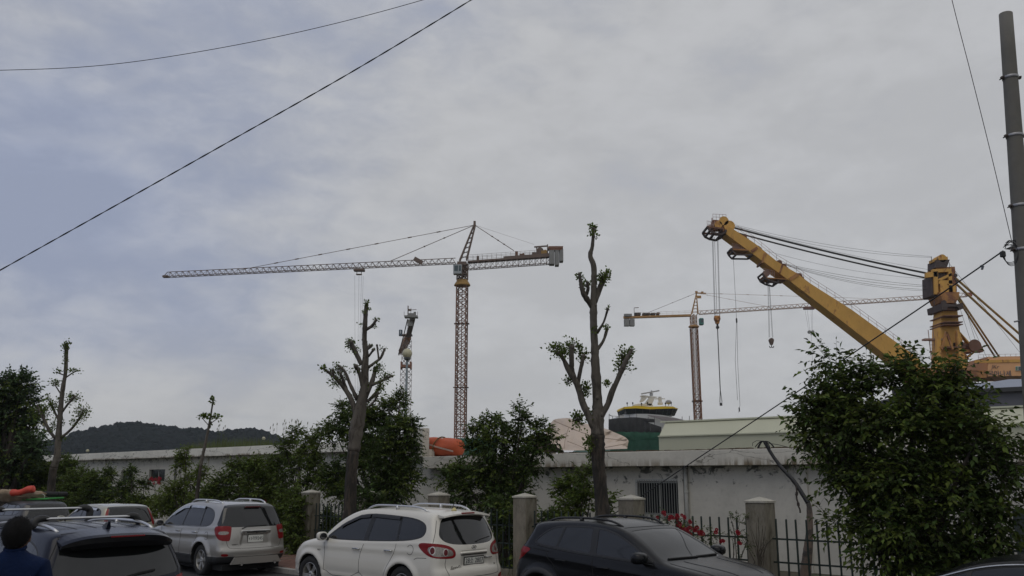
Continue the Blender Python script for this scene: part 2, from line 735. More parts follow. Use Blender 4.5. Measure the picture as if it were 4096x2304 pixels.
def wall_with_holes(name, m, parent, s0, s1, z0, z1, holes, d0=D_WALL, th=.2):
    mb = MB()
    cur = s0
    for (a, b, u, v) in sorted(holes):
        sbox(mb, cur, a, d0, d0 + th, z0, z1)
        sbox(mb, a, b, d0, d0 + th, z0, u)
        sbox(mb, a, b, d0, d0 + th, v, z1)
        cur = b
    sbox(mb, cur, s1, d0, d0 + th, z0, z1)
    return mb.build(name, m, parent, world=True)


def make_window(parent, a, b, u, v, bars=0, frame=.055, proud=.03, mullions=1, d0=D_WALL):
    """window > frame, pane, bar"""
    f = MB()
    for (p, q, r_, t_) in ((a - frame, a + .01, u - frame, v + frame), (b - .01, b + frame, u - frame, v + frame), (a + .01, b - .01, v - .01, v + frame), (a + .01, b - .01, u - frame, u + .01)):
        sbox(f, p, q, d0 - proud, d0 + .1, r_, t_)
    w = f.build('window', win_frame, parent, world=True)
    for i in range(mullions):
        g2 = MB()
        sm = a + (b - a) * (i + 1) / (mullions + 1)
        sbox(g2, sm - .02, sm + .02, d0 + .10, d0 + .14, u, v)
        g2.build('mullion', win_frame, w, world=True)
    for i in range(mullions + 1):
        pn = MB()
        s_a = a + (b - a) * i / (mullions + 1)
        s_b = a + (b - a) * (i + 1) / (mullions + 1)
        sbox(pn, s_a + .022, s_b - .022, d0 + .12, d0 + .125, u + .005, v - .005)
        pn.build('pane', MA('old_pane', (.02, .022, .024), .12, ior=1.5), w, world=True)
    if bars:
        b0 = None
        for i in range(bars):
            sb = a + (b - a) * (i + .5) / bars
            if b0 is None:
                q = MB()
                q.box((0, 0, 0), (.014, .014, v - u + .06))
                b0 = q.build('window_bar', MA('bar_grey', (.22, .23, .22), .6), w)
                o = b0
            else:
                o = b0.copy()
                COL.objects.link(o)
            o.location = wmat(w).inverted() @ P3(sb, d0 - .045, (u + v) / 2)
            o.rotation_euler = (0, 0, 0)
        for z in (u + .04, v - .04):
            q = MB()
            sbox(q, a - .02, b + .02, d0 - .036, d0 - .028, z - .015, z + .015)
            q.build('bar_rail', MA('bar_grey', (.22, .23, .22), .6), w, world=True)
    return w


bR = thing('white_building', P3((S_SPLIT + S_R1) / 2, D_WALL, 0), ST_ROT, 'low white building with stained concrete parapet and a barred window, behind the fence', 'building')
cw = D_WALL * KS
wa, wb = line_s(2550, 1980, cw), line_s(2716, 1980, cw)
wz1, wz0 = at(2630, 1924, c=cw).z, at(2630, 2060, c=cw).z
holeR = [(wa, wb, wz0, wz1)]
wall_with_holes('wall', wallR, bR, S_SPLIT + .004, S_R1, 0, Z_RB - .002, holeR)
make_window(bR, *holeR[0], bars=17)
q = MB()
sbox(q, S_SPLIT + .01, S_R1, D_FACE, D_FACE + 6.5, Z_RB, Z_RT, bevel=.01)
q.build('parapet', parR, bR, world=True)
# a rear room wall keeps the inside dark
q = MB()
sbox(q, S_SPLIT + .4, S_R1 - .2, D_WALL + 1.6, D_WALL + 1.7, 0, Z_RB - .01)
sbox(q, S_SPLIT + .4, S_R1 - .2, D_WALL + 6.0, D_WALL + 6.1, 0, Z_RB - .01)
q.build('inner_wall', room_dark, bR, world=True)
for (px, w_) in ((2112, .13), (2750, .11), (3208, .16)):      # shallow piers and a rain pipe
    s0 = line_s(px, 1950, cw)
    q = MB()
    if px == 2750:
        q.tube([P3(s0, D_WALL - .07, .1), P3(s0, D_WALL - .07, Z_RB - .002)], .055, 10)
        o = q.build('rain_pipe', MA('pipe_grey', (.30, .30, .28), .6, var=.2, vscale=6), bR, world=True, smooth=True)
        for z in (.9, 1.9):
            q = MB()
            q.tube([P3(s0, D_WALL - .07, z), P3(s0, D_WALL - .07, z + .05)], .064, 10)
            q.build('pipe_clip', win_frame, o, world=True)
        q = MB()
        sbox(q, s0 - .26, s0 - .10, D_WALL - .05, D_WALL - .002, .0, Z_RB - .003)
        q.build('pier', wallR, bR, world=True)
    else:
        sbox(q, s0 - w_, s0 + w_, D_WALL - .05, D_WALL - .002, .0, Z_RB - .003)
        q.build('pier', wallR, bR, world=True)
# ragged edge of roofing felt along the parapet
q = MB()
for i in range(260):
    s = S_SPLIT + 1.2 + i * .1 + RND.uniform(-.03, .03)
    if RND.random() < .72:
        sbox(q, s, s + RND.uniform(.05, .22), D_FACE + .03 + RND.uniform(0, .05), D_FACE + .25, Z_RT + .002, Z_RT + RND.uniform(.012, .04))
tag(q.build('felt_scraps', MA('felt', (.10, .075, .05), .95, var=.5, vscale=9), bR, world=True), kind='stuff')
# dark opening with door at the far right
s0 = line_s(4060, 2120, cw)
q = MB()
sbox(q, s0, s0 + 1.3, D_WALL - .04, D_WALL - .003, .1, 1.66)
q.build('door', MA('door_green', (.03, .04, .035), .6), bR, world=True)

bL = thing('white_wing', P3((S_SPLIT + S_L0) / 2, D_WALL, 0), ST_ROT, 'longer white building with high parapet and weeds on its roof, left of the orange roll', 'building')
holesL = []
for (xa, xb, ya, yb) in ((368, 390, 1885, 1925), (486, 530, 1881, 1930), (597, 661, 1878, 1925), (1329, 1392, 1866, 1985)):
    holesL.append((line_s(xa, ya, cw), line_s(xb, ya, cw), at(xa, yb, c=cw).z, at(xa, ya, c=cw).z))
wall_with_holes('wall', wallL, bL, S_L0, S_SPLIT, 0, Z_LB - .002, holesL)
for h_ in holesL:
    make_window(bL, *h_, bars=0, mullions=1 if h_[1] - h_[0] > 1.0 else 0, frame=.04, proud=-.02)
q = MB()
sbox(q, S_L0, S_BLK - 7, D_FACE, D_FACE + 6.5, Z_LB, Z_LT, bevel=.01)
sbox(q, S_BLK - 7.01, S_BLK, D_FACE, D_FACE + .5, Z_LB, Z_LT, bevel=.01)
q.build('parapet', parL, bL, world=True)
q = MB()
sbox(q, S_BLK + .002, S_SPLIT + .002, D_FACE - .02, D_FACE + .30, Z_RT + .01, at(1655, 1714, c=30).z, bevel=.01)
sbox(q, S_BLK + .002, S_SPLIT + .002, D_FACE + .0, D_FACE + .5, Z_LB, Z_RT + .008)
q.build('end_block', parR, bL, world=True)
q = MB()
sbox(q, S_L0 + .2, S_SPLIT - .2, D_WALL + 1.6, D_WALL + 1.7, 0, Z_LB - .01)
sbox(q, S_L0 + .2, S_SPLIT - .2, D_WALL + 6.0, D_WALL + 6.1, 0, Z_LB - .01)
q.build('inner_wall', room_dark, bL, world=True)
for px in (701, 1196):
    s0 = line_s(px, 1950, cw)
    q = MB()
    q.tube([P3(s0, D_WALL - .07, .1), P3(s0, D_WALL - .07, Z_LB - .002)], .05, 8)
    q.build('rain_pipe', MA('pipe_dark', (.10, .10, .09), .6), bL, world=True, smooth=True)
for px in (410, 820, 1010):
    s0 = line_s(px, 1950, cw)
    q = MB()
    sbox(q, s0 - .18, s0 + .18, D_WALL - .05, D_WALL - .002, 0, Z_LB - .003)
    q.build('pier', wallL, bL, world=True)

# ---------------------------------------------------------------- hill and its forest
prof = [(-900, 1830), (-300, 1800), (0, 1800), (120, 1790), (244, 1757), (290, 1734), (373, 1712), (464, 1695), (522, 1690), (600, 1700), (704, 1715), (774, 1714), (832, 1730), (911, 1730),
        (957, 1715), (1000, 1715), (1023, 1722), (1060, 1736), (1104, 1756), (1150, 1771), (1250, 1800), (1400, 1850), (1700, 1885), (2100, 1900)]
HY = 620.0
hx = [at(a, b, Y=HY).x for a, b in prof]
hz = [at(a, b, Y=HY).z for a, b in prof]


def hill_z(x, y):
    top = np.interp(x, hx, hz)
    t = np.clip((y - 380) / (HY - 380), 0, 1)
    u = np.clip((y - HY) / 400, 0, 1)
    r = .88 + .12 * np.sin(x * .021 + 1.3) * np.sin(y * .017)
    return top * (t ** 1.15) * (1 - u ** 2) * np.where(t < 1, r + (1 - r) * t ** 6, 1) - .5


gx = np.linspace(-560, 60, 90)
gy = np.linspace(380, 1000, 50)
GX, GY = np.meshgrid(gx, gy, indexing='ij')
GZ = hill_z(GX, GY)
hv = np.stack([GX, GY, GZ], -1).reshape(-1, 3)
nx, ny = GX.shape
ii, jj = np.meshgrid(np.arange(nx - 1), np.arange(ny - 1), indexing='ij')
a_ = (ii * ny + jj).ravel()
hf = np.stack([a_, a_ + ny, a_ + ny + 1, a_ + 1], 1)
tag(mesh_obj('hill', hv, hf, MA('hill_soil', (.011, .0165, .016), .95, spec=0), smooth=True), kind='structure')
# one crown is a lumpy clump of facets; thousands of them make the wood
bm = bmesh.new()
bmesh.ops.create_icosphere(bm, subdivisions=1, radius=1)
cv_ = np.array([v.co[:] for v in bm.verts])
cf_ = np.array([[v.index for v in f.verts] for f in bm.faces])
bm.free()
vs, fs = [], []
N = 11000
xs = NR.uniform(-520, 30, N)
ys = 385 + (HY + 25 - 385) * NR.uniform(0, 1, N) ** .8
keep = np.interp(xs, hx, hz) > 6
xs, ys = xs[keep], ys[keep]
zs = hill_z(xs, ys)
for k in range(len(xs)):
    r = NR.uniform(1.3, 2.6) * NR.uniform(1, 1.7)
    lum = 1 + .35 * np.sin(cv_ @ NR.normal(0, 3.2, (3,)) + NR.uniform(0, 6)) * np.sin(cv_ @ NR.normal(0, 3.5, 3)) + NR.normal(0, .22, len(cv_))
    p = cv_ * lum[:, None] * np.array([r, r, r * .85]) * .8 + np.array([xs[k], ys[k], zs[k] - .5])
    vs.append(p)
    fs.append(cf_ + k * len(cv_))
forest_m = MA('forest_leaf', (.011, .0165, .017), .95, var=.35, vscale=.05, island=.2, spec=.0)
tag(mesh_obj('forest', np.concatenate(vs), np.concatenate(fs), forest_m, smooth=True), kind='stuff')
# ridge scrub: leafy specks so the skyline is ragged
# ================================================================ shipyard: cranes, ship, sheds
def lat_square(mb, a, b, w, n, cs, ds, up=(0, 0, 1), h=None, x_brace=True):
    """square lattice between two points"""
    a, b = Vector(a), Vector(b)
    d = (b - a).normalized()
    u = Vector(up)
    if abs(d.dot(u)) > .98:
        u = Vector((RX, RY, 0))
        u = Vector((math.cos(.75), math.sin(.75), 0))
    x = d.cross(u).normalized()
    z = x.cross(d)
    h = h or w
    cor = [(-1, -1), (1, -1), (1, 1), (-1, 1)]

    def q(t, i):
        c = cor[i % 4]
        return a + (b - a) * t + x * (c[0] * w / 2) + z * (c[1] * h / 2)
    for i in range(4):
        mb.beam(q(0, i), q(1, i), cs)
    for k in range(n):
        t0, t1 = k / n, (k + 1) / n
        for i in range(4):
            mb.beam(q(t0, i), q(t0, i + 1), ds)
            mb.beam(q(t0, i), q(t1, i + 1), ds)
            if x_brace:
                mb.beam(q(t1, i), q(t0, i + 1), ds)
    return mb


def lat_tri(mb, a, b, w, h, n, cs, ds):
    """triangular jib: two bottom chords, one top chord"""
    a, b = Vector(a), Vector(b)
    d = (b - a).normalized()
    x = d.cross(Vector((0, 0, 1))).normalized()
    z = x.cross(d)
    B = lambda t, s_: a + (b - a) * t + x * (s_ * w / 2)
    T = lambda t: a + (b - a) * t + z * h
    for s_ in (-1, 1):
        mb.beam(B(0, s_), B(1, s_), cs)
    mb.beam(T(0), T(1), cs)
    for k in range(n):
        t0, tm, t1 = k / n, (k + .5) / n, (k + 1) / n
        for s_ in (-1, 1):
            mb.beam(B(t0, s_), T(tm), ds)
            mb.beam(T(tm), B(t1, s_), ds)
        mb.beam(B(t0, -1), B(t0, 1), ds)
        mb.beam(B(t0, -1), B(t1, 1), ds)
    return mb


def railing(mb, a, b, h, n, r=.04, off=(0, 0, 0)):
    a, b, o = Vector(a), Vector(b), Vector(off)
    for i in range(n + 1):
        p = a + (b - a) * (i / n) + o
        mb.beam(p, p + Vector((0, 0, h)), r)
    for z in (h, h * .5):
        mb.beam(a + o + Vector((0, 0, z)), b + o + Vector((0, 0, z)), r)
    return mb


crane_brown = MA('crane_brown', (.155, .11, .085), .7, var=.2, vscale=.3)
crane_red = MA('crane_red', (.20, .095, .055), .7, var=.25, vscale=.3)
crane_ochre = MA('crane_ochre', (.34, .20, .055), .7)
crane_grey = MA('crane_grey', (.25, .25, .24), .8, var=.15, vscale=.5)
cab_m = MA('cab_grey', (.34, .37, .38), .5)
cab_glass = MA('cab_glass', (.06, .09, .10), .15)
rope_m = MA('rope_dark', (.05, .05, .05), .7)
orange_m = MA('crane_orange', (.40, .22, .08), .7, var=.2, vscale=.4)
jib_pale = MA('jib_pale', (.36, .225, .145), .7)


def sections(name, m, parent, a, b, n, maker):
    a, b = Vector(a), Vector(b)
    for k in range(n):
        mb = MB()
        maker(mb, a + (b - a) * (k / n), a + (b - a) * ((k + 1) / n))
        mb.build(name, m, parent, world=True)


def mast(parent, x, y, z0, z1, w, sec, m, cs, ds, rot, post=None):
    n = int(round((z1 - z0) / sec))
    sec = (z1 - z0) / n
    mb = MB()
    cor = [Vector((math.cos(rot + k * math.pi / 2), math.sin(rot + k * math.pi / 2), 0)) * (w * .7071) for k in range(4)]
    for i in range(4):
        mb.beam(cor[i], cor[i] + Vector((0, 0, sec)), cs)
        for k in range(2):
            za, zb = sec * k / 2, sec * (k + 1) / 2
            A, B = cor[i], cor[(i + 1) % 4]
            mb.beam(A + Vector((0, 0, za)), B + Vector((0, 0, za)), ds)
            mb.beam(A + Vector((0, 0, za)), B + Vector((0, 0, zb)), ds)
            mb.beam(B + Vector((0, 0, za)), A + Vector((0, 0, zb)), ds)
    o0 = None
    for k in range(n):
        if o0 is None:
            o0 = mb.build('mast_section', m, parent)
            o = o0
        else:
            o = o0.copy()
            COL.objects.link(o)
        o.location = wmat(parent).inverted() @ Vector((x, y, z0 + k * sec))
    if post:
        q = MB()
        q.beam((x, y, z0), (x, y, z1), post[0])
        q.build('mast_ladder', post[1], parent, world=True)


# ---- the tall tower crane, centre
Y1 = 180.0
m1 = at(1845, 1450, Y=Y1)
c1 = thing('tower_crane', (m1.x, m1.y, 0), 0, 'tall brown tower crane with its long jib pointing left, at the centre', 'crane', 'tower cranes over the shipyard')
zc = at(1851, 1146, Y=Y1).z
mast(c1, m1.x, m1.y, 0, zc, 2.05, 3.0, crane_red, .20, .11, .62, (.16, crane_red))
for zz in (at(1845, 1295, Y=Y1).z, at(1845, 1550, Y=Y1).z):
    q = MB()
    q.box((m1.x, m1.y, zz), (3.2, 1.4, .12))
    q.build('rest_platform', crane_brown, c1, world=True)
q = MB()
zt = at(1851, 1120, Y=Y1).z
q.lathe([(1.35, zc), (1.75, zc + .15), (1.75, zc + .35), (1.2, zt - .2), (1.2, zt)], 16, c=(m1.x, m1.y, 0))
q.build('slewing_ring', crane_ochre, c1, world=True)
q = MB()
zj = at(1851, 1055, Y=Y1).z
lat_square(q, (m1.x, m1.y, zt), (m1.x, m1.y, zj), 1.6, 3, .3, .16)
q.box((m1.x + .3, m1.y, (zt + zj) / 2 + .3), (1.2, .8, 1.8))
q.box((m1.x - .1, m1.y, zj - .1), (2.0, 1.8, .8))
q.build('slewing_tower', crane_brown, c1, world=True)
cb = at(1832, 1079, Y=Y1 - 1.5)
q = MB()
q.prism([(-.95, -1.0), (.75, -1.0), (.85, 1.0), (-1.0, 1.0)], cb, (1, 0, 0), (0, 0, 1), (0, 1, 0), -.8, .8)
cab = q.build('cab', cab_m, c1, world=True)
q = MB()
q.box((cb.x - .35, cb.y - .81, cb.z + .15), (.8, .03, 1.2))
q.box((cb.x + .45, cb.y - .81, cb.z + .15), (.45, .03, 1.2))
q.build('cab_window', cab_glass, cab, world=True)
jr, jt = at(1822, 1053, Y=Y1), at(668, 1108, Y=190)
sections('jib_section', crane_brown, c1, jr, jt, 9, lambda mb, a, b: lat_tri(mb, a, b, 1.3, 1.15, 5, .13, .075))
q = MB()
d_ = (jt - jr).normalized()
q.box(jt + d_ * .3 + Vector((0, 0, .1)), (1.2, 1.0, .45))
q.beam(jt + Vector((0, 0, 1.1)), jt + d_ * .9 + Vector((0, 0, .1)), .12)
q.build('jib_tip', crane_brown, c1, world=True)
q = MB()
pj = at(1673, 1043, Y=181.3)
q.beam(pj + Vector((-.9, 0, .5)), pj + Vector((.9, 0, -.5)), .5, .9)
q.build('jib_winch', crane_brown, c1, world=True)
ap = at(1898.5, 900, Y=Y1)
q = MB()
b0, b1 = at(1838, 1045, Y=Y1), at(1866, 1040, Y=Y1)
for dy in (-.6, .6):
    q.beam(b0 + Vector((0, dy, 0)), ap + Vector((-.15, dy * .3, 0)), .28)
    q.beam(b1 + Vector((0, dy, 0)), ap + Vector((.15, dy * .3, 0)), .28)
for k in range(7):
    t = (k + .5) / 7.5
    q.beam(b0.lerp(ap, t), b1.lerp(ap, t + .06), .12)
    q.beam(b1.lerp(ap, t), b0.lerp(ap, t + .06), .12)
q.box(ap + Vector((0, 0, .3)), (.5, .6, 1.1))
q.build('tower_head', crane_brown, c1, world=True)


def pendant(parent, a, b, r, knots, m, name='pendant_bar', kr=None):
    q = MB()
    q.beam(a, b, r)
    for t in knots:
        p, p2 = a.lerp(b, t - .008), a.lerp(b, t + .008)
        q.beam(p, p2, kr or r * 2.2)
    return q.build(name, m, parent, world=True)


pendant(c1, ap, at(958, 1080, Y=187.5), .09, (.15, .27, .41, .53, .65, .75, .84), crane_brown)
pendant(c1, ap, at(1553, 1048, Y=182.3), .11, (.35, .58), crane_brown)
pendant(c1, ap, at(2056, 1003, Y=178.4), .13, (.45, .6, .75), crane_brown)
pendant(c1, ap, at(2137, 978, Y=177.6), .035, (), crane_brown)
k0_, k1_ = at(1873, 1078, Y=179.8), at(2208, 1055, Y=177)
dk = (k1_ - k0_).normalized()
sections('counter_jib', crane_brown, c1, k0_, k1_, 3, lambda mb, a, b: lat_square(mb, a + Vector((0, 0, .75)), b + Vector((0, 0, .75)), 1.3, 5, .13, .08, h=1.45, x_brace=False))
q = MB()
dz = Vector((0, 0, 1.62))
q.beam(k0_ + dz, k1_ + dz, 1.5, .35)
q.beam(k0_.lerp(k1_, .43) + dz + Vector((0, 0, .35)), k1_ + dz + Vector((0, 0, .35)), 1.5, .4)
q.build('walkway', crane_brown, c1, world=True)
q = MB()
railing(q, k0_.lerp(k1_, .0) + dz, k0_.lerp(k1_, .85) + dz, 1.25, 15, .045, (0, -.7, .15))
railing(q, k0_.lerp(k1_, .0) + dz, k0_.lerp(k1_, .85) + dz, 1.25, 15, .045, (0, .7, .15))
q.build('guard_rail', crane_brown, c1, world=True)
for (t, w_, h_, m_) in ((.115, .5, .9, crane_brown), (.58, .6, 1.0, crane_red), (.66, 1.4, .5, crane_red), (.79, .9, .5, crane_brown), (.86, 1.3, 1.5, crane_brown), (.92, 1.5, .9, crane_ochre)):
    q = MB()
    p = k0_.lerp(k1_, t) + dz + Vector((0, 0, .55 + h_ / 2 if t > .4 else .2 + h_ / 2))
    if w_ > 1:
        q.lathe([(.01, -.5), (h_ / 2, -.5), (h_ / 2, .5), (.01, .5)], 12, 'y', c=p)
        q.box(p + Vector((-.3, 0, -.1)), (w_ * .7, .9, h_ * .8))
    else:
        q.box(p, (w_, .9, h_))
    q.build('winch', m_, c1, world=True)
q = MB()
ga, gb = at(2137, 988, Y=177.5), at(2190, 984, Y=177.1)
q.beam(ga, gb, .28)
q.beam(gb + Vector((0, 0, .35)), gb - Vector((0, 0, 2.6)), .22)
q.beam(ga + Vector((.5, 0, 0)), ga + Vector((.6, 0, -2.6)), .22)
q.build('service_gantry', crane_brown, c1, world=True)
for (xa, xb, ya, yb, m_) in ((2196, 2218, 1000, 1060, crane_grey), (2219, 2236, 998, 1064, crane_grey), (2237, 2253, 1000, 1048, crane_grey)):
    A, Bq = at(xa, ya, Y=176.9), at(xb, yb, Y=176.9)
    q = MB()
    q.box(((A.x + Bq.x) / 2, A.y, (A.z + Bq.z) / 2), (Bq.x - A.x - .04, 1.9, A.z - Bq.z), bevel=.05)
    q.build('counterweight', m_, c1, world=True)
q = MB()
A = at(2222, 994, Y=176.9)
q.box(A, (3.1, 2.1, .5))
q.box(A + Vector((0, 0, -.4)), (2.6, 2.0, .3))
q.build('weight_frame', crane_red, c1, world=True)
tr = at(1437, 1082, Y=183.3)
q = MB()
q.box(tr + Vector((0, 0, .1)), (2.3, 1.5, .5))
q.box(tr + Vector((0, 0, -.9)), (1.2, .8, .16))
for sx in (-.5, .5):
    q.beam(tr + Vector((sx, 0, 0)), tr + Vector((sx, 0, -.9)), .12)
q.build('trolley', crane_brown, c1, world=True)
hb = at(1430, 1640, Y=183.3)
for (px, k) in ((1419, -.9), (1436, -.2), (1446, .25), (1453, .6)):
    a_ = at(px, 1103, Y=183.3)
    q = MB()
    q.beam(a_, Vector((hb.x + k * .55, hb.y, hb.z + .6)), .032)
    q.build('hoist_rope', rope_m, c1, world=True)
q = MB()
q.box(hb, (1.2, .5, 1.0), bevel=.2)
q.tube([hb + Vector((0, 0, -.5)), hb + Vector((.1, 0, -1.0)), hb + Vector((.3, 0, -1.2)), hb + Vector((.5, 0, -.9))], .1, 6)
q.build('hook_block', crane_ochre, c1, world=True)

# ---- the orange tower crane, right of centre
Y2 = 230.0
m2 = at(2784, 1500, Y=Y2)
c2 = thing('tower_crane', (m2.x, m2.y, 0), 0, 'orange tower crane whose jib points right, behind the yellow boom', 'crane', 'tower cranes over the shipyard')
zc2 = at(2779, 1312, Y=Y2).z
mast(c2, m2.x, m2.y, 0, zc2, 1.75, 3.0, MA('crane_orange_dark', (.20, .075, .02), .8, var=.1, vscale=.3), .20, .12, .78)
for sx in (-.35, .35):
    q = MB()
    q.beam((m2.x + sx, m2.y, 0), (m2.x + sx, m2.y, zc2), .15)
    q.build('mast_ladder', crane_brown, c2, world=True)
q = MB()
q.lathe([(1.0, zc2), (1.45, zc2 + .2), (1.45, zc2 + .45), (1.1, zc2 + .7)], 14, c=(m2.x, m2.y, 0))
q.build('slewing_ring', orange_m, c2, world=True)
zt2 = at(2779, 1258, Y=Y2).z
q = MB()
lat_square(q, (m2.x, m2.y, zc2 + .6), (m2.x, m2.y, zt2), 1.25, 3, .2, .1)
q.build('slewing_tower', jib_pale, c2, world=True)
for zz in (at(2784, 1605, Y=Y2).z,):
    q = MB()
    q.box((m2.x, m2.y, zz), (2.6, 1.4, .4))
    q.build('rest_platform', crane_brown, c2, world=True)
cb = at(2805, 1287, Y=Y2 - .5)
q = MB()
q.box(cb, (1.2, 1.3, 1.9), bevel=.2)
cab = q.build('cab', MA('cab_green', (.05, .19, .16), .4), c2, world=True)
q = MB()
q.box(cb + Vector((.1, -.66, .2)), (.8, .03, 1.0))
q.build('cab_window', cab_glass, cab, world=True)
ap2 = at(2785.6, 1172, Y=Y2)
q = MB()
b0, b1 = at(2766, 1258, Y=Y2), at(2792, 1257, Y=Y2)
for (b_, r) in ((b0, .22), (b1, .18)):
    q.beam(b_ + Vector((0, -.5, 0)), ap2, r)
    q.beam(b_ + Vector((0, .5, 0)), ap2, r)
for k in range(6):
    t = (k + .5) / 6.5
    q.beam(b0.lerp(ap2, t), b1.lerp(ap2, t + .06), .10)
    q.beam(b1.lerp(ap2, t), b0.lerp(ap2, t + .06), .10)
q.beam(ap2, ap2 + Vector((2.6, 0, -.1)), .3)
q.box(ap2 + Vector((0, 0, .2)), (.6, .5, .6))
q.box(ap2 + Vector((1.6, 0, .15)), (.6, .4, .5))
q.box(at(2796, 1188, Y=Y2), (1.1, .4, .7))
q.build('tower_head', orange_m, c2, world=True)
jr2, jt2 = at(2796, 1257.5, Y=229.5), at(3868, 1186, Y=209)
sections('jib_section', jib_pale, c2, jr2, jt2, 9, lambda mb, a, b: lat_tri(mb, a, b, 1.2, .95, 5, .11, .075))
q = MB()
q.box(jt2 + Vector((.5, 0, .5)), (1.3, .8, .9))
q.build('jib_tip', MA('tip_red', (.3, .1, .08), .7), c2, world=True)
for px in (2820, 2845, 2905, 2960, 3010, 3075, 3130):
    pass
pendant(c2, ap2 + Vector((2.6, 0, -.1)), at(3473, 1194, Y=216), .06, (.1, .27, .38, .48, .6), jib_pale)
pendant(c2, ap2 + Vector((.5, 0, -.1)), at(3073, 1226, Y=224.5), .06, (.13, .45), jib_pale)
pendant(c2, ap2, at(2594, 1250, Y=232.6), .08, (.17, .5), crane_brown)
k0_, k1_ = at(2763, 1262, Y=Y2), at(2494, 1270.5, Y=234)
q = MB()
q.beam(k0_, k1_, 1.1, .55)
q.build('counter_jib', orange_m, c2, world=True)
q = MB()
railing(q, k0_, k0_.lerp(k1_, .8), .9, 9, .04, (0, -.5, .3))
q.build('guard_rail', jib_pale, c2, world=True)
for (xa, xb, ya, yb, m_, nm) in ((2496, 2527, 1256.5, 1267, crane_grey, 'ballast_block'), (2496, 2517, 1277, 1305, crane_grey, 'counterweight'), (2518, 2538, 1277, 1305, crane_grey, 'counterweight'),
                                 (2537, 2562, 1252, 1262.5, rope_m, 'winch'), (2569, 2600, 1253, 1261, rope_m, 'winch'), (2602, 2622, 1253, 1260, rope_m, 'winch'), (2625, 2638, 1251, 1259, crane_brown, 'control_box')):
    A, Bq = at(xa, ya, Y=233.6), at(xb, yb, Y=233.6)
    q = MB()
    q.box(((A.x + Bq.x) / 2, A.y, (A.z + Bq.z) / 2), (Bq.x - A.x - .03, 1.5, A.z - Bq.z), bevel=.04)
    q.build(nm, m_, c2, world=True)
q = MB()
a_ = at(2537, 1253, Y=233.6)
q.beam(a_, a_ + Vector((0, 0, 1.5)), .12)
q.beam(a_ + Vector((0, 0, 1.5)), a_ + Vector((1.3, 0, 1.6)), .16)
q.build('service_gantry', crane_brown, c2, world=True)
tr = at(3236, 1233, Y=220.6)
q = MB()
q.box(tr, (2.7, 1.2, .6))
q.build('trolley', MA('trolley_rust', (.2, .11, .09), .7), c2, world=True)
hb = at(3244, 1329, Y=220.6)
for sx in (-1.1, -.5, .5, .9):
    q = MB()
    q.beam(tr + Vector((sx, 0, -.3)), hb + Vector((sx * .5, 0, .3)), .03)
    q.build('hoist_rope', rope_m, c2, world=True)
q = MB()
for sx in (-.42, .42):
    q.lathe([(.02, -.2), (.45, -.2), (.45, .2), (.02, .2)], 12, 'y', c=hb + Vector((sx, 0, .05)))
q.beam(hb + Vector((0, 0, -.3)), hb + Vector((0, 0, -.8)), .2)
q.build('hook_block', crane_grey, c2, world=True)
q = MB()
q.beam(hb + Vector((0, 0, -.7)), at(3251, 1458, Y=220.6), .035)
q.build('hoist_rope', rope_m, c2, world=True)

# ---- third crane, seen along its arm, behind the globe lamp
Y3 = 220.0
m3 = at(1624, 1500, Y=Y3)
c3 = thing('tower_crane', (m3.x, m3.y, 0), 0, 'slender crane seen end-on with grey top platform, behind the globe street lamp', 'crane', 'tower cranes over the shipyard')
z3 = at(1628, 1362, Y=Y3).z
zmid = at(1624, 1475, Y=Y3).z
mast(c3, m3.x, m3.y, zmid + 1.2, z3, 1.7, 3.0, MA('mast_grey_red', (.24, .20, .18), .7), .10, .07, .1)
mast(c3, m3.x, m3.y, 0, zmid, 2.0, 3.0, MA('mast_grey_red', (.24, .20, .18), .7), .10, .06, .1)
q = MB()
q.box((m3.x, m3.y, zmid + .6), (2.5, 2.5, .6))
for sx in (-1.2, 1.2):
    q.box((m3.x + sx, m3.y, zmid + .8), (.3, 2.3, 1.9))
q.build('climbing_frame', MA('frame_rust', (.26, .12, .07), .7), c3, world=True)
q = MB()
A, Bq = at(1634, 1345, Y=Y3), at(1604, 1412, Y=246)
lat_square(q, A, Bq, 1.3, 9, .16, .10)
q.beam(A, Bq, .8, .25)
q.build('jib_section', MA('jib_ochre', (.34, .20, .12), .7), c3, world=True)
A2 = at(1651, 1275, Y=196)
q = MB()
q.beam(A, A2, 1.15, .45)
railing(q, A, A2, .9, 7, .05, (-.5, 0, .2))
q.build('counter_jib', MA('counter_pinkgrey', (.20, .165, .15), .7), c3, world=True)
q = MB()
q.beam(at(1614, 1345, Y=Y3), at(1594, 1417, Y=246), .22)
q.beam(at(1614, 1345, Y=Y3), at(1630, 1278, Y=197), .2)
q.build('side_chord', crane_brown, c3, world=True)
q = MB()
A = at(1640, 1291, Y=198)
q.box(A, (1.2, .6, 1.5))
q.build('counterweight', MA('weight_pale', (.36, .36, .34), .8), c3, world=True)
q = MB()
A = at(1645, 1268, Y=195)
q.box(A, (3.0, 2, .4))
q.box(A + Vector((.1, 0, .5)), (1.8, 1.2, .6))
q.box(A + Vector((.8, 0, .9)), (.5, .7, .5))
q.build('machinery_platform', crane_grey, c3, world=True)
q = MB()
for sx in (-1.55, 1.55):
    q.beam(A + Vector((sx, -.9, .2)), A + Vector((sx, -.9, 1.1)), .08)
q.beam(at(1632, 1262, Y=195), at(1632.5, 1223, Y=195), .22)
q.beam(at(1643, 1262, Y=195), at(1644, 1232, Y=195), .09)
q.beam(at(1634, 1240, Y=195), at(1666, 1238.5, Y=195), .12)
q.box(at(1640, 1240, Y=195), (.6, .5, .4))
q.beam(at(1628, 1262, Y=195), at(1648, 1262, Y=195), .2)
q.beam(A + Vector((-1.55, -.9, .2)), A + Vector((1.55, -.9, .2)), .08)
q.build('beacon_mast', crane_brown, c3, world=True)
q = MB()
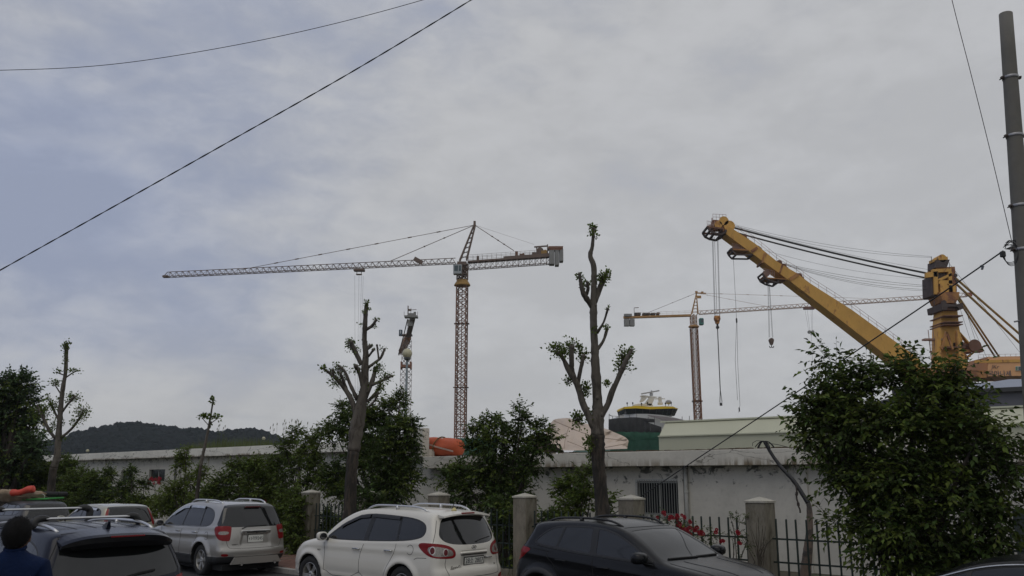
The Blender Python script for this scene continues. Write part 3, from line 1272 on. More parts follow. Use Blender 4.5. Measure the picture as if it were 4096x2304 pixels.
A = at(1630, 1341, Y=Y3 - 1)
q.box(A, (2.4, 1.6, .4))
for sx in (.4, 1.1):
    q.beam(A + Vector((sx, -.7, .2)), A + Vector((sx, -.7, 1.0)), .08)
q.build('access_platform', crane_brown, c3, world=True)
q = MB()
A = at(1603, 1332, Y=Y3 - 1)
q.box(A, (.85, .9, 1.6), bevel=.05)
cab = q.build('cab', MA('cab_navy', (.05, .075, .10), .4), c3, world=True)
q = MB()
q.box(A + Vector((0, -.47, .2)), (.22, .03, .8))
q.build('cab_window', MA('bright_pane', (.55, .6, .62), .3), cab, world=True)
q = MB()
q.beam(A + Vector((.4, 0, -.8)), A + Vector((1.0, 0, -.7)), .2)
q.build('cab_bracket', crane_brown, c3, world=True)

# ---- the big yellow floating crane on the right
Y4 = 150.0
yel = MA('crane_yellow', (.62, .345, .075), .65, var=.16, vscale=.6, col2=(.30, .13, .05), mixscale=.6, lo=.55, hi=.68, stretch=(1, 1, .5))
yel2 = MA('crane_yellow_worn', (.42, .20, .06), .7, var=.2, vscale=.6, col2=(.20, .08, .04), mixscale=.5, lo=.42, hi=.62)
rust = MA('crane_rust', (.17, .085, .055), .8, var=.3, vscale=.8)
dark_m = MA('crane_dark_steel', (.075, .055, .05), .8, var=.2, vscale=.8)  # even dark brown steel for platforms, rails and fittings
b4 = at(3790, 1520, Y=Y4)
c4 = thing('floating_crane', (b4.x, b4.y, 0), 0, 'huge yellow shear-leg crane with a slanting box boom and three hanging hooks', 'crane')
E4 = (1, 0, 0)


def ipoly(pts, Y):
    o = at(2048, 1152, Y=Y)
    return [((at(a, b, Y=Y) - o).x, (at(a, b, Y=Y) - o).z) for a, b in pts], o


def iprism(pts, Y, th, name, m, parent):
    """a plate or box whose outline faces the quay, th metres thick"""
    poly, o = ipoly(pts, Y)
    q = MB()
    q.prism(poly[::-1], o, (1, 0, 0), (0, 0, 1), (0, 1, 0), -th / 2, th / 2)
    return q.build(name, m, parent, world=True)


boom = iprism([(2893, 944), (2998, 1022), (3147, 1131), (3351, 1288), (3583, 1468), (3640, 1520), (3700, 1520), (3660, 1440), (3528, 1344), (3395, 1247), (3230, 1142), (3176, 1101),
               (3097, 1054), (3009, 982), (2921, 924), (2905, 918)], Y4, 3.2, 'boom', yel, c4)
for (pts) in ([(2992, 1011), (3000, 1022), (3022, 1004), (3016, 996)], [(3142, 1122), (3152, 1133), (3184, 1111), (3176, 1100)], [(3036, 1060), (3042, 1062), (3050, 1025), (3044, 1022)],
              [(3105, 1098), (3111, 1101), (3122, 1070), (3116, 1066)]):
    iprism(pts, Y4, 3.5, 'boom_joint', yel2, boom)
q = MB()
tp = [at(a, b - 1, Y=Y4) for a, b in ((2945, 940), (3009, 981), (3097, 1053), (3176, 1100), (3230, 1141), (3395, 1246), (3528, 1343), (3655, 1437))]
for dy in (-1.5, 1.5):
    for a, b in zip(tp[:-1], tp[1:]):
        n = max(2, int((b - a).length / 1.6))
        railing(q, a, b, 1.15, n, .045, (0, dy, 0))
q.build('guard_rail', MA('rail_pink', (.34, .22, .18), .7), boom, world=True)
q = MB()
for (px, py) in ((2972, 955), (3025, 998), (3030, 1002), (3112, 1056), (3130, 1070), (3192, 1108)):
    a = at(px, py, Y=Y4)
    q.lathe([(.02, -.8), (.55, -.8), (.55, .8), (.02, .8)], 12, 'y', c=a)
    q.box(a + Vector((0, 0, -.4)), (1.5, 1.8, .5))
q.build('rope_sheave', rust, boom, world=True)
# boom head: open platforms framed in bars


def iframe(pts, Y, th, name, m, parent, r=.28, closed=True):
    q = MB()
    P = [at(a, b, Y=Y) for a, b in pts]
    n = len(P)
    for i in range(n if closed else n - 1):
        for dy in (-th / 2, th / 2):
            q.beam(P[i] + Vector((0, dy, 0)), P[(i + 1) % n] + Vector((0, dy, 0)), r)
    for p in P:
        q.beam(p - Vector((0, th / 2, 0)), p + Vector((0, th / 2, 0)), r)
    return q.build(name, m, parent, world=True)


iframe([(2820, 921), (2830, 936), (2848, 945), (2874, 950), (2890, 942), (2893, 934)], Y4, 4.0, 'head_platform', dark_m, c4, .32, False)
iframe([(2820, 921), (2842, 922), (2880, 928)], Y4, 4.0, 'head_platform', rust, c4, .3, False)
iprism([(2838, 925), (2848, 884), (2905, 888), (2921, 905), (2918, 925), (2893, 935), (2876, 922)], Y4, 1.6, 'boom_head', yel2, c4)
q = MB()
for (px, py, r) in ((2890, 890, .85), (2912, 910, 1.0), (2868, 905, .7)):
    q.lathe([(.02, -1.1), (r, -1.1), (r, -.9), (r * .8, -.8), (r * .8, .8), (r, .9), (r, 1.1), (.02, 1.1)], 16, 'y', c=at(px, py, Y=Y4))
q.build('head_sheave', yel, c4, world=True, smooth=False)
q = MB()
railing(q, at(2847, 886, Y=Y4), at(2900, 888, Y=Y4), 1.1, 4, .05, (0, -1, 0))
railing(q, at(2820, 921, Y=Y4), at(2842, 926, Y=Y4), 1.2, 3, .05, (0, -1.9, 0))
for a, b in (((2838, 925), (2848, 884)), ((2848, 925), (2858, 886)), ((2828, 905), (2850, 898)), ((2848, 872), (2848, 888))):
    q.beam(at(*a, Y=Y4 - 1), at(*b, Y=Y4 - 1), .16)
q.build('head_frame', MA('rail_pink', (.34, .22, .18), .7), c4, world=True)
for (pts, pts2) in (([(2918, 1003), (2924, 1014), (2936, 1027), (3000, 1028), (3000, 1024), (2955, 1024), (2955, 1012)], [(2922, 1003), (2928, 1003), (2986, 1009), (2986, 1012), (2922, 1010)]),
                    ([(3041, 1102), (3052, 1120), (3072, 1131), (3100, 1138), (3104, 1130), (3085, 1124)], [(3046, 1110), (3060, 1118), (3136, 1124), (3136, 1127), (3060, 1122)])):
    pf = iframe(pts[:5], Y4, 3.0, 'fly_platform', dark_m, c4, .26, False)
    iprism(pts2, Y4, 3.4, 'platform_deck', yel2, pf)
    q = MB()
    a, b = at(pts[0][0] + 4, pts[0][1], Y=Y4), at(pts[0][0] + 48, pts[0][1] + 12, Y=Y4)
    railing(q, a, b, 1.0, 6, .06, (0, -1.4, 0))
    q.lathe([(.02, -.5), (.6, -.5), (.6, .5), (.02, .5)], 12, 'y', c=a.lerp(b, .45) + Vector((0, 0, .6)))
    q.build('platform_rail', MA('rail_pink', (.34, .22, .18), .7), pf, world=True)
# hooks and falls
fall_m = MA('wire_fall', (.10, .10, .10), .6)


def falls(pairs, r=.05):
    for (a, b) in pairs:
        q = MB()
        q.beam(at(*a, Y=Y4), at(*b, Y=Y4), r)
        q.build('hoist_rope', fall_m, c4, world=True)


falls([((2849, 947), (2858, 1262)), ((2852, 947), (2861, 1262)), ((2858, 948), (2868, 1262)), ((2869, 949), (2877, 1262)), ((2872, 949), (2880, 1262))], .055)
q = MB()
A = at(2868.5, 1276, Y=Y4)
q.lathe([(.02, -.45), (.35, -.5), (.52, -.35), (.56, 0), (.52, .35), (.35, .5), (.02, .45)], 14, 'y', c=A)
q.prism([(-.5, .1), (.5, .1), (.28, -.85), (-.28, -.85)], A, (1, 0, 0), (0, 0, 1), (0, 1, 0), -.3, .3)
q.prism([(-.45, .55), (.45, .55), (.55, 0), (-.55, 0)], A, (1, 0, 0), (0, 0, 1), (0, 1, 0), -.35, .35)
hk = q.build('hook_block', MA('block_orange', (.50, .22, .05), .6, col2=(.15, .07, .04), mixscale=1.2), c4, world=True)
q = MB()
q.beam(A + Vector((0, 0, -.8)), A + Vector((0, 0, -1.5)), .3)
q.lathe([(.02, -.1), (.3, -.1), (.3, .1), (.02, .1)], 12, 'y', c=A + Vector((0, 0, -1.5)))
q.build('hook', rope_m, hk, world=True)
falls([((2869, 1312), (2880, 1560)), ((2871, 1312), (2882, 1560))], .07)
falls([((2881, 1555), (2878, 1610)), ((2881, 1555), (2884, 1612)), ((2881, 1555), (2889, 1610))], .07)
q = MB()
A = at(2884, 1617, Y=Y4)
q.box(A, (.4, .3, .5))
q.build('sling_shackle', rope_m, c4, world=True)
falls([((2933, 1024), (2946, 1275)), ((2946, 1290), (2941, 1440)), ((2948, 1290), (2951, 1455)), ((2941, 1440), (2950, 1600)), ((2951, 1455), (2960, 1620)), ((2960, 1620), (2954, 1650))], .05)
q = MB()
q.box(at(2946.5, 1282, Y=Y4), (.25, .25, .8), bevel=.05)
q.build('swivel', rope_m, c4, world=True)
q = MB()
q.box(at(2957, 1638, Y=Y4), (.18, .2, .7))
q.build('swivel', rope_m, c4, world=True)
falls([((3071, 1133), (3076, 1350)), ((3074, 1133), (3079, 1350)), ((3076, 1133), (3089, 1350)), ((3078, 1133), (3092, 1350))], .04)
A = at(3085, 1362, Y=Y4)
q = MB()
q.lathe([(.02, -.3), (.42, -.3), (.42, .3), (.02, .3)], 14, 'y', c=A)
q.prism([(-.4, -.1), (.4, -.1), (.2, -.75), (-.2, -.75)], A, (1, 0, 0), (0, 0, 1), (0, 1, 0), -.25, .25)
hk = q.build('hook_block', MA('block_brown', (.12, .08, .06), .6), c4, world=True)
q = MB()
for sx in (-1, 1):
    q.tube([A + Vector((0, 0, -.7)), A + Vector((0, 0, -1.15)), A + Vector((sx * .18, 0, -1.28)), A + Vector((sx * .34, 0, -1.2)), A + Vector((sx * .36, 0, -.98))], .075, 6)
q.build('hook', rope_m, hk, world=True)


def sag(a, b, Ya, Yb, dip, r, m, name, parent, n=14):
    A, B = at(*a, Y=Ya), at(*b, Y=Yb)
    pts = [A.lerp(B, t) - Vector((0, 0, dip * 4 * t * (1 - t))) for t in np.linspace(0, 1, n)]
    q = MB()
    q.tube(pts, r, 5, cap=False)
    return q.build(name, m, parent, world=True)


luff = MA('luffing_wire', (.06, .06, .055), .6)
for (a, b, dp, r) in (((2921, 905), (3705, 1091), .35, .11), ((2918, 908), (3705, 1095), .35, .08), ((2937, 927), (3705, 1111), .35, .10), ((2937, 930), (3705, 1114), .35, .07),
                      ((2905, 890), (3726, 1026), 1.0, .025), ((2905, 893), (3726, 1030), 1.3, .025), ((2905, 895), (3712, 1078), .6, .025),
                      ((3055, 1000), (3708, 1115), .9, .022), ((3140, 1055), (3707, 1142), .5, .03), ((3140, 1057), (3707, 1147), .8, .03), ((3140, 1059), (3707, 1158), .9, .03), ((3150, 1063), (3707, 1163), 1.0, .025)):
    sag(a, b, Y4, Y4, dp, r, luff, 'luffing_wire', c4)
# A frame tower
tw = lambda x, y: (3500 + x / 2.414, 1000 + y / 2.414)
T = lambda pts: [tw(*p) for p in pts]
iprism(T([(585, 1200), (590, 770), (605, 600), (755, 600), (775, 780), (800, 870), (850, 1200)]), Y4 + .5, 3.0, 'tower_column', yel, c4)
for (pts) in ([(580, 1230), (595, 760), (625, 760), (632, 1230)], [(775, 780), (800, 780), (865, 1220), (820, 1230)]):
    iprism(T(pts), Y4 - 2.6, .8, 'tower_leg', yel, c4)
for y in (655, 715, 738):
    iprism(T([(598, y), (775, y), (775, y + 9), (598, y + 9)]), Y4, 5.4, 'tower_band', rust, c4)
iprism(T([(605, 955), (790, 955), (790, 968), (605, 968)]), Y4, 6.2, 'tower_band', rust, c4)
for (a, b) in (((690, 790), (640, 960)), ((690, 790), (750, 960))):
    q = MB()
    q.beam(at(*tw(*a), Y=Y4 - 3), at(*tw(*b), Y=Y4 - 3), .35)
    q.build('tower_brace', yel2, c4, world=True)
iprism(T([(600, 600), (605, 530), (735, 530), (755, 600)]), Y4, 3.8, 'tower_neck', rust, c4)
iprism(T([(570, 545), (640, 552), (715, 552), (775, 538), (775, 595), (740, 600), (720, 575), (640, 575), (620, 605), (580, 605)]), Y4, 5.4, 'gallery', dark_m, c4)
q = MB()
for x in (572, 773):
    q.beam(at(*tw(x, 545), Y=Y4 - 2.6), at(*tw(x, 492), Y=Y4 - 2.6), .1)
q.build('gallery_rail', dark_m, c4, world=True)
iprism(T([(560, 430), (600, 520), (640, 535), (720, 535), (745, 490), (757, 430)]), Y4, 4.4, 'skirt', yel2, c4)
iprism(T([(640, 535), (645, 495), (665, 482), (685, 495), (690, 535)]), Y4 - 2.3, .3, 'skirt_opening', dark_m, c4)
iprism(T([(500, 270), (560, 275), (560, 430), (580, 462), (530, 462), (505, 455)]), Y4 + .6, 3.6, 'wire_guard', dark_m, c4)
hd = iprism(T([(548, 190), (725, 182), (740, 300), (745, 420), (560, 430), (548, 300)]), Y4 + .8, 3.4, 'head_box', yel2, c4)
# open frame on the front of the head
for pts in ([(486, 220), (600, 210), (600, 262), (560, 262), (486, 270)], [(548, 190), (728, 182), (728, 212), (548, 222)], [(556, 215), (596, 215), (604, 430), (566, 430)],
            [(600, 285), (728, 225), (735, 250), (605, 308)], [(606, 296), (738, 296), (740, 330), (606, 330)], [(620, 330), (690, 330), (690, 430), (625, 430)], [(700, 212), (732, 212), (744, 428), (706, 428)],
            [(690, 345), (770, 345), (770, 420), (690, 428)]):
    iprism(T(pts), Y4 - 1.2, .7, 'head_frame', yel, hd)
iprism(T([(606, 222), (700, 218), (700, 232), (606, 282)]), Y4 - .92, .04, 'head_recess', dark_m, hd)
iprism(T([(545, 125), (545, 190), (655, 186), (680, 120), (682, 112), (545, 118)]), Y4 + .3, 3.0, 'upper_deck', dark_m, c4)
q = MB()
A = at(*tw(622, 95), Y=Y4)
q.lathe([(.02, -1.2), (.72, -1.2), (.72, 1.2), (.02, 1.2)], 16, 'y', c=A)
q.box(at(*tw(560, 112), Y=Y4), (.7, 1.6, .5))
q.box(at(*tw(667, 98), Y=Y4), (.6, 1.6, .9))
q.build('top_drum', yel, c4, world=True)
q = MB()
for x, y0, y1 in ((545, 115, 65), (678, 110, 60), (718, 182, 120), (600, 100, 70)):
    q.beam(at(*tw(x, y0), Y=Y4 - 1), at(*tw(x, y1), Y=Y4 - 1), .08)
q.build('top_rail', dark_m, c4, world=True)
iprism(T([(738, 240), (762, 240), (772, 262), (760, 275), (740, 262)]), Y4, 2.0, 'stay_shoe', dark_m, c4)
iprism(T([(738, 282), (755, 285), (775, 325), (760, 325)]), Y4, 2.0, 'stay_shoe', dark_m, c4)
for (a, b, r) in (((762, 258), (1480, 885), .42), ((745, 290), (1480, 975), .42), ((770, 395), (1212, 1052), .36), ((760, 410), (1172, 1052), .36)):
    A, Bq = at(*tw(*a), Y=Y4 + 1), at(*tw(*b), Y=Y4 + 12)
    if b[0] > 1400:
        Bq = A + (Bq - A) * 1.8
    q = MB()
    q.tube([A, Bq], r * .5, 8)
    q.build('back_stay', MA('stay_ochre', (.33, .22, .07), .6, var=.25, vscale=1.2), c4, world=True, smooth=True)
for (a, b) in (((725, 140), (1439, 1040)), ((800, 500), (930, 900)), ((850, 540), (1080, 1040)), ((870, 560), (1010, 1000))):
    q = MB()
    q.tube([at(*tw(*a), Y=Y4), at(*tw(*b), Y=Y4 + 4)], .03, 5)
    q.build('stay_wire', luff, c4, world=True)
q = MB()
A = at(*tw(925, 935), Y=Y4)
q.lathe([(.02, -1.5), (1.1, -1.5), (1.1, -1.3), (.85, -1.2), (.85, 1.2), (1.1, 1.3), (1.1, 1.5), (.02, 1.5)], 18, 'y', c=A)
q.box(at(*tw(990, 962), Y=Y4), (1.2, 1.4, 1.0))
q.build('winch_drum', rust, c4, world=True)
for (pts, m_) in (([(800, 790), (815, 800), (960, 965), (940, 965)], yel), ([(820, 965), (960, 965), (960, 985), (840, 990)], yel2), ([(835, 985), (850, 985), (900, 1060), (880, 1060)], yel2), ([(740, 900), (840, 890), (850, 960), (740, 960)], rust), ([(940, 990), (955, 990), (870, 1060), (860, 1050)], yel)):
    iprism(T(pts), Y4 - .5, 1.0, 'winch_bracket', m_, c4)
q = MB()
la, lb = at(*tw(523, 870), Y=Y4 - 1), at(*tw(545, 1060), Y=Y4 - 1)
for sx in (0, .85):
    q.beam(la + Vector((sx, 0, 1.8)), lb + Vector((sx, 0, -2)), .10)
for k in range(18):
    p = la.lerp(lb, k / 14)
    q.beam(p, p + Vector((.85, 0, 0)), .07)
q.box(at(*tw(555, 866), Y=Y4 - 1), (3.2, 1.2, .3))
q.build('side_ladder', MA('rail_pink', (.34, .22, .18), .7), c4, world=True)
# base beam, deckhouse with lettering
iprism(T([(380, 1165), (960, 1190), (960, 1258), (380, 1262)]), Y4 + 1, 8, 'base_beam', yel2, c4)
dk_ = iprism([(3897, 1441), (4260, 1434), (4260, 1511), (3897, 1517)], Y4 + 2, 9, 'deckhouse', MA('deckhouse_orange', (.74, .40, .19), .6, var=.08, vscale=.3), c4)
iprism([(3898, 1441), (4260, 1434), (4260, 1446), (3898, 1452)], Y4 - 2.58, .1, 'deck_stripe', yel, dk_)
q = MB()
railing(q, at(3915, 1441, Y=Y4 - 2), at(4260, 1434, Y=Y4 - 2), .95, 16, .05)
q.build('deck_rail', MA('rail_pale', (.45, .4, .35), .7), dk_, world=True)
txt = MA('lettering_dark', (.10, .095, .12), .7)
A = at(3987, 1495, Y=Y4 - 2.58)
t_ = add_text('한국아나세', 'lettering', 1.05, txt, None, (A.x, A.y, A.z), (math.pi / 2, 0, 0), .02, sx=1.05)
t_.parent = dk_
t_.location = wmat(dk_).inverted() @ Vector((A.x, A.y - .02, A.z))
A = at(3980, 1467, Y=Y4 - 2.58)
t_ = add_text('JKr', 'lettering', .9, MA('lettering_brown', (.22, .14, .10), .7), None, (0, 0, 0), (math.pi / 2, 0, 0), .02, sx=1.1, shear=.25)
t_.parent = dk_
t_.location = wmat(dk_).inverted() @ Vector((A.x, A.y - .02, A.z))
wdw = iprism([(4062, 1465), (4094, 1464), (4094, 1482), (4062, 1483)], Y4 - 2.58, .16, 'deck_window', MA('white_frame', (.5, .5, .45), .6), dk_)
iprism([(4064, 1467), (4070, 1467), (4070, 1481), (4064, 1481)], Y4 - 2.68, .06, 'window_pane', MA('pane_green', (.08, .2, .13), .3), wdw)
iprism([(4074, 1467), (4091, 1466), (4091, 1480), (4074, 1481)], Y4 - 2.68, .06, 'window_pane', cab_glass, wdw)
# the pontoon below, hidden behind the sheds
q = MB()
q.box((b4.x + 3, b4.y + 8, 3.0), (60, 26, 9.0), bevel=1)
q.box((at(3790, 1523, Y=Y4).x, b4.y + 2, 7.5 + 5), (14, 9, (at(3790, 1523, Y=Y4).z - 7.5) * 1.0))
q.build('pontoon', MA('hull_dark', (.06, .05, .05), .7), c4, world=True)

# ---- the ship under repair
YS = 165.0
sh_ = lambda x, y: (2450 + x / 3.22, 1500 + y / 3.22)
b5 = at(2600, 1640, Y=YS)
ship = thing('ship', (b5.x, b5.y, 0), 0, 'white ship with yellow-topped bridge and slanted dark windows, wrapped in netting', 'ship')
shw = MA('ship_white', (.62, .62, .60), .5, var=.06, vscale=.3)
shy = MA('ship_yellow', (.85, .56, .02), .5)


def loftbox(rings, name, m, parent):
    """stack of closed rings of equal length (bottom to top)"""
    n = len(rings[0])
    vs = [tuple(p) for r in rings for p in r]
    fs = []
    for k in range(len(rings) - 1):
        for i in range(n):
            j = (i + 1) % n
            fs.append((k * n + i, k * n + j, (k + 1) * n + j, (k + 1) * n + i))
    fs.append(tuple(range(n - 1, -1, -1)))
    fs.append(tuple((len(rings) - 1) * n + i for i in range(n)))
    return mesh_obj(name, vs, fs, m, parent, world=True)


def bridge_ring(pts, grow=0.0):
    """front points (x, y crop) from left to right, closed by a rear edge 8 m behind"""
    fr = [at(*sh_(x, y), Y=YS + dy) for (x, y, dy) in pts]
    back = [Vector((p.x * .98, p.y + 7.5 - .5 * abs(p.y - YS), p.z)) for p in fr[::-1]]
    return fr + back


top = [(128, 438, 3.0), (150, 410, 1.6), (300, 398, .4), (480, 408, 0), (660, 402, .4), (780, 405, 1.2), (850, 436, 3.0)]
low = [(138, 446, 3.0), (160, 436, 1.5), (300, 428, .4), (480, 440, 0), (660, 434, .4), (780, 430, 1.2), (840, 440, 3.0)]
bot = [(152, 502, 3.2), (185, 500, 1.9), (300, 498, .9), (480, 500, .6), (640, 512, .9), (750, 522, 1.6), (800, 527, 3.2)]
loftbox([bridge_ring(low), bridge_ring(top)], 'bridge_roof', shy, ship)
glass_o = loftbox([bridge_ring(bot), bridge_ring([(a, b + 1, c) for a, b, c in low])], 'bridge_windows', MA('bridge_glass', (.02, .026, .026), .15), ship)
bp, lp = [at(*sh_(x, y), Y=YS + dy - .05) for x, y, dy in bot], [at(*sh_(x, y), Y=YS + dy - .05) for x, y, dy in low]
for i in range(len(bp) - 1):
    for t in ((0, .5) if i > 1 else (0,)):
        q = MB()
        q.beam(bp[i].lerp(bp[i + 1], t), lp[i].lerp(lp[i + 1], t), .10 if i < 2 else .07)
        q.build('window_post', MA('post_dark', (.05, .055, .055), .6), glass_o, world=True)
hull_top = [(60, 540, 3), (140, 508, 3.2), (300, 500, .9), (450, 500, .6), (640, 516, .9), (800, 548, 1.6), (1000, 600, 3.2)]
hull_bot = [(60, 760, 3), (140, 760, 3.2), (300, 760, .9), (450, 760, .6), (640, 760, .9), (800, 760, 1.6), (1000, 760, 3.2)]
loftbox([bridge_ring(hull_bot), bridge_ring(hull_top)], 'superstructure', shw, ship)
poly, o5 = ipoly([sh_(*p) for p in [(450, 515), (700, 540), (850, 565), (1000, 600), (1000, 620), (760, 606), (620, 570), (470, 528)]], YS - .2)
q = MB()
q.prism(poly[::-1], o5, (1, 0, 0), (0, 0, 1), (0, 1, 0), -.2, .25)
q.build('roof_panel', MA('ship_grey', (.28, .25, .25), .6), ship, world=True)
for pts in ([(360, 268), (400, 265), (580, 285), (540, 294), (470, 290), (360, 280)], [(375, 285), (450, 288), (400, 340), (365, 350), (350, 345)], [(470, 292), (545, 292), (500, 385), (478, 400), (415, 370)],
            [(270, 385), (330, 372), (500, 372), (520, 400), (270, 400)]):
    poly, o5 = ipoly([sh_(*p) for p in pts], YS + 3)
    q = MB()
    q.prism(poly[::-1], o5, (1, 0, 0), (0, 0, 1), (0, 1, 0), -.6, .6)
    q.build('radar_mast', shw, ship, world=True)
q = MB()
q.beam(at(*sh_(375, 243), Y=YS + 2), at(*sh_(600, 202), Y=YS + 3.5), .3, .25)
q.beam(at(*sh_(500, 270), Y=YS + 3), at(*sh_(503, 200), Y=YS + 3), .25)
q.box(at(*sh_(500, 250), Y=YS + 3), (.6, .5, .5))
q.build('radar_bar', MA('radar_grey', (.4, .4, .4), .5), ship, world=True)
q = MB()
q.beam(at(*sh_(550, 308), Y=YS + 3), at(*sh_(675, 306), Y=YS + 3), .16)
q.lathe([(.5, 0), (.5, .4), (.32, .5), (.32, 1.5), (.2, 1.6)], 10, c=at(*sh_(615, 382), Y=YS + 3))
q.build('small_radar', shw, ship, world=True)
q = MB()
q.sphere(at(*sh_(722, 350), Y=YS + 3), .55, 10, 6, (1.1, .6, .8))
q.beam(at(*sh_(722, 360), Y=YS + 3), at(*sh_(725, 400), Y=YS + 3), .12)
q.build('satellite_dome', MA('dome_grey', (.3, .3, .31), .5), ship, world=True)
for (x, y) in ((262, 385), (683, 388), (757, 380), (190, 385), (375, 392), (452, 378)):
    q = MB()
    a = at(*sh_(x, y + 16), Y=YS + 1)
    q.lathe([(.05, 0), (.05, .35), (.13, .4), (.13, .7), (.04, .75)], 8, c=a)
    q.build('deck_lamp', rope_m, ship, world=True)
q = MB()
q.box((b5.x + 3, b5.y + 12, 4.4), (34, 14, 7.4), bevel=1)
q.build('hull', MA('ship_hull_green', (.04, .09, .07), .6), ship, world=True)

# scaffolding with nets around the hull
net_blk = MA('net_black', (.035, .036, .036), .9, var=.35, vscale=1.2)
net_grn = MA('net_green', (.02, .085, .05), .9, var=.25, vscale=1.0)
net_grn2 = MA('net_green_dark', (.012, .062, .036), .9, var=.3, vscale=1.0)
scf = thing('scaffold', at(2540, 1760, Y=158), 0, 'scaffold hung with black nets over green nets, in front of the ship', 'scaffold')
YN = 158.0


def net(x0, x1, y0a, y0b, y1, m, name, wob=.12):
    q = MB()
    n = 6
    vs, fs = [], []
    for i in range(n + 1):
        t = i / n
        x = x0 + (x1 - x0) * t
        for j in range(5):
            u = j / 4
            y = (y0a + (y0b - y0a) * t) * (1 - u) + y1 * u
            p = at(x, y, Y=YN)
            vs.append((p.x, p.y + RND.uniform(-wob, wob) - .25 * math.sin(math.pi * u) * math.sin(math.pi * t), p.z))
    for i in range(n):
        for j in range(4):
            a = i * 5 + j
            fs.append((a, a + 5, a + 6, a + 1))
    o = mesh_obj(name, vs, fs, m, scf, world=True, smooth=True)
    return o


for (x0, x1, ya, yb) in ((2434, 2476, 1677, 1672), (2477, 2516, 1672, 1670), (2517, 2546, 1669, 1669), (2547, 2574, 1669, 1672), (2575, 2600, 1686, 1692), (2601, 2645, 1693, 1708)):
    net(x0, x1 + 1, ya, yb, 1730, net_blk, 'black_net')
# a loose flap
q = MB()
A, Bq, Cq = at(2572, 1672, Y=YN - .4), at(2619, 1676, Y=YN - .4), at(2590, 1700, Y=YN - .4)
net(2573, 2618, 1672, 1677, 1690, net_blk, 'loose_flap', .2)
for (x0, x1) in ((2440, 2478), (2479, 2534), (2535, 2597), (2598, 2655)):
    net(x0, x1 + 1.5, 1727, 1727, 1760, net_grn, 'green_net')
    net(x0, x1 + 1.5, 1758, 1758, 1840, net_grn2, 'green_net')
for px, yt in ((2436, 1655), (2476, 1652), (2517, 1658), (2546, 1655), (2592, 1668), (2618, 1665), (2728, 1666), (2757, 1664), (2450, 1668)):
    q = MB()
    q.beam(at(px, 1850, Y=YN + .5), at(px + .5, yt, Y=YN + .5), .09)
    q.build('scaffold_pole', MA('pole_grey', (.14, .14, .14), .6), scf, world=True)
for a, b in (((2434, 1662), (2480, 1667)), ((2436, 1657), (2452, 1668)), ((2476, 1659), (2495, 1663))):
    q = MB()
    q.beam(at(*a, Y=YN + .5), at(*b, Y=YN + .5), .07)
    q.build('scaffold_pole', MA('pole_grey', (.14, .14, .14), .6), scf, world=True)

# ---- long beige shed just behind the white building
SH_K = 1.264
CS = 38.0 * ((2642 - 2048) / 3531.0 + SH_K)
n_ = math.hypot(1, SH_K)
ux, uy = SH_K / n_, -1 / n_           # along, to the right
vx, vy = 1 / n_, SH_K / n_            # away
beige_sheet = MA('beige_sheet', (.50, .50, .37), .6, var=.07, vscale=.6, bump=.002, bscale=8)
tl, fl_ = at(2642.5, 1691, c=CS + 1.0, k=SH_K), at(2635, 1748.4, c=CS, k=SH_K)
shed = thing('beige_shed', (fl_.x, fl_.y, 0), 0, 'long pale beige sheet-metal shed rising behind the stained parapet', 'shed')
LN = 46.0
U = Vector((ux, uy, 0))
Vv = Vector((vx, vy, 0))
npan = 14
zt_, zf_ = tl.z, fl_.z
for k in range(npan):
    a0, a1 = LN * k / npan, LN * (k + 1) / npan - .004
    q = MB()
    base = Vector((fl_.x, fl_.y, 0)) + U * a0
    e = Vector((fl_.x, fl_.y, 0)) + U * a1
    dd = Vv * .65
    vs = [base, e, e + Vector((0, 0, zf_)), base + Vector((0, 0, zf_)), e + dd + Vector((0, 0, zt_)), base + dd + Vector((0, 0, zt_)), e + Vv * 7 + Vector((0, 0, zt_ + .01)), base + Vv * 7 + Vector((0, 0, zt_ + .01)),
          e + Vv * 7, base + Vv * 7]
    q.add(vs, [(0, 1, 2, 3), (3, 2, 4, 5), (5, 4, 6, 7), (7, 6, 8, 9), (0, 3, 5, 7, 9), (1, 8, 6, 4, 2)])
    q.build('wall_panel', beige_sheet, shed, world=True)
q = MB()
q.beam(Vector((fl_.x, fl_.y, zf_ + .03)) - Vv * .04, Vector((fl_.x, fl_.y, zf_ + .03)) - Vv * .04 + U * LN, .08, .05)
q.build('eaves_trim', MA('beige_trim', (.55, .56, .42), .5), shed, world=True)
q = MB()
q.beam(Vector((tl.x, tl.y, zt_ + .03)), Vector((tl.x, tl.y, zt_ + .03)) + U * LN, .10, .06)
q.build('ridge_trim', MA('beige_trim', (.55, .56, .42), .5), shed, world=True)

# ---- grey shed at the far right
GY_ = 62.0
a0, a1 = at(3700, 1568, Y=GY_ + 2), at(4400, 1532, Y=GY_ - 5)
gs = thing('gray_shed', ((a0.x + a1.x) / 2, a0.y, 0), 0, 'plain grey shed with a low gabled roof, right of the leafy tree', 'shed')
grey_sheet = MA('grey_sheet', (.125, .125, .14), .6, var=.06, vscale=.3)
q = MB()
q.add([Vector((a0.x, a0.y, 0)), Vector((a1.x, a1.y, 0)), a1, a0, Vector((a1.x, a1.y + 20, 0)), Vector((a0.x, a0.y + 20, 0)), a1 + Vector((0, 20, 0)), a0 + Vector((0, 20, 0))],
      [(0, 1, 2, 3), (1, 4, 6, 2), (4, 5, 7, 6), (5, 0, 3, 7)])
q.build('wall', grey_sheet, gs, world=True)
r0, r1, r2 = at(3600, 1585, Y=GY_ + 8), at(4035, 1517, Y=GY_ + 5), at(4420, 1512, Y=GY_ + 5)
q = MB()
ov = Vector((0, -.4, -.05))
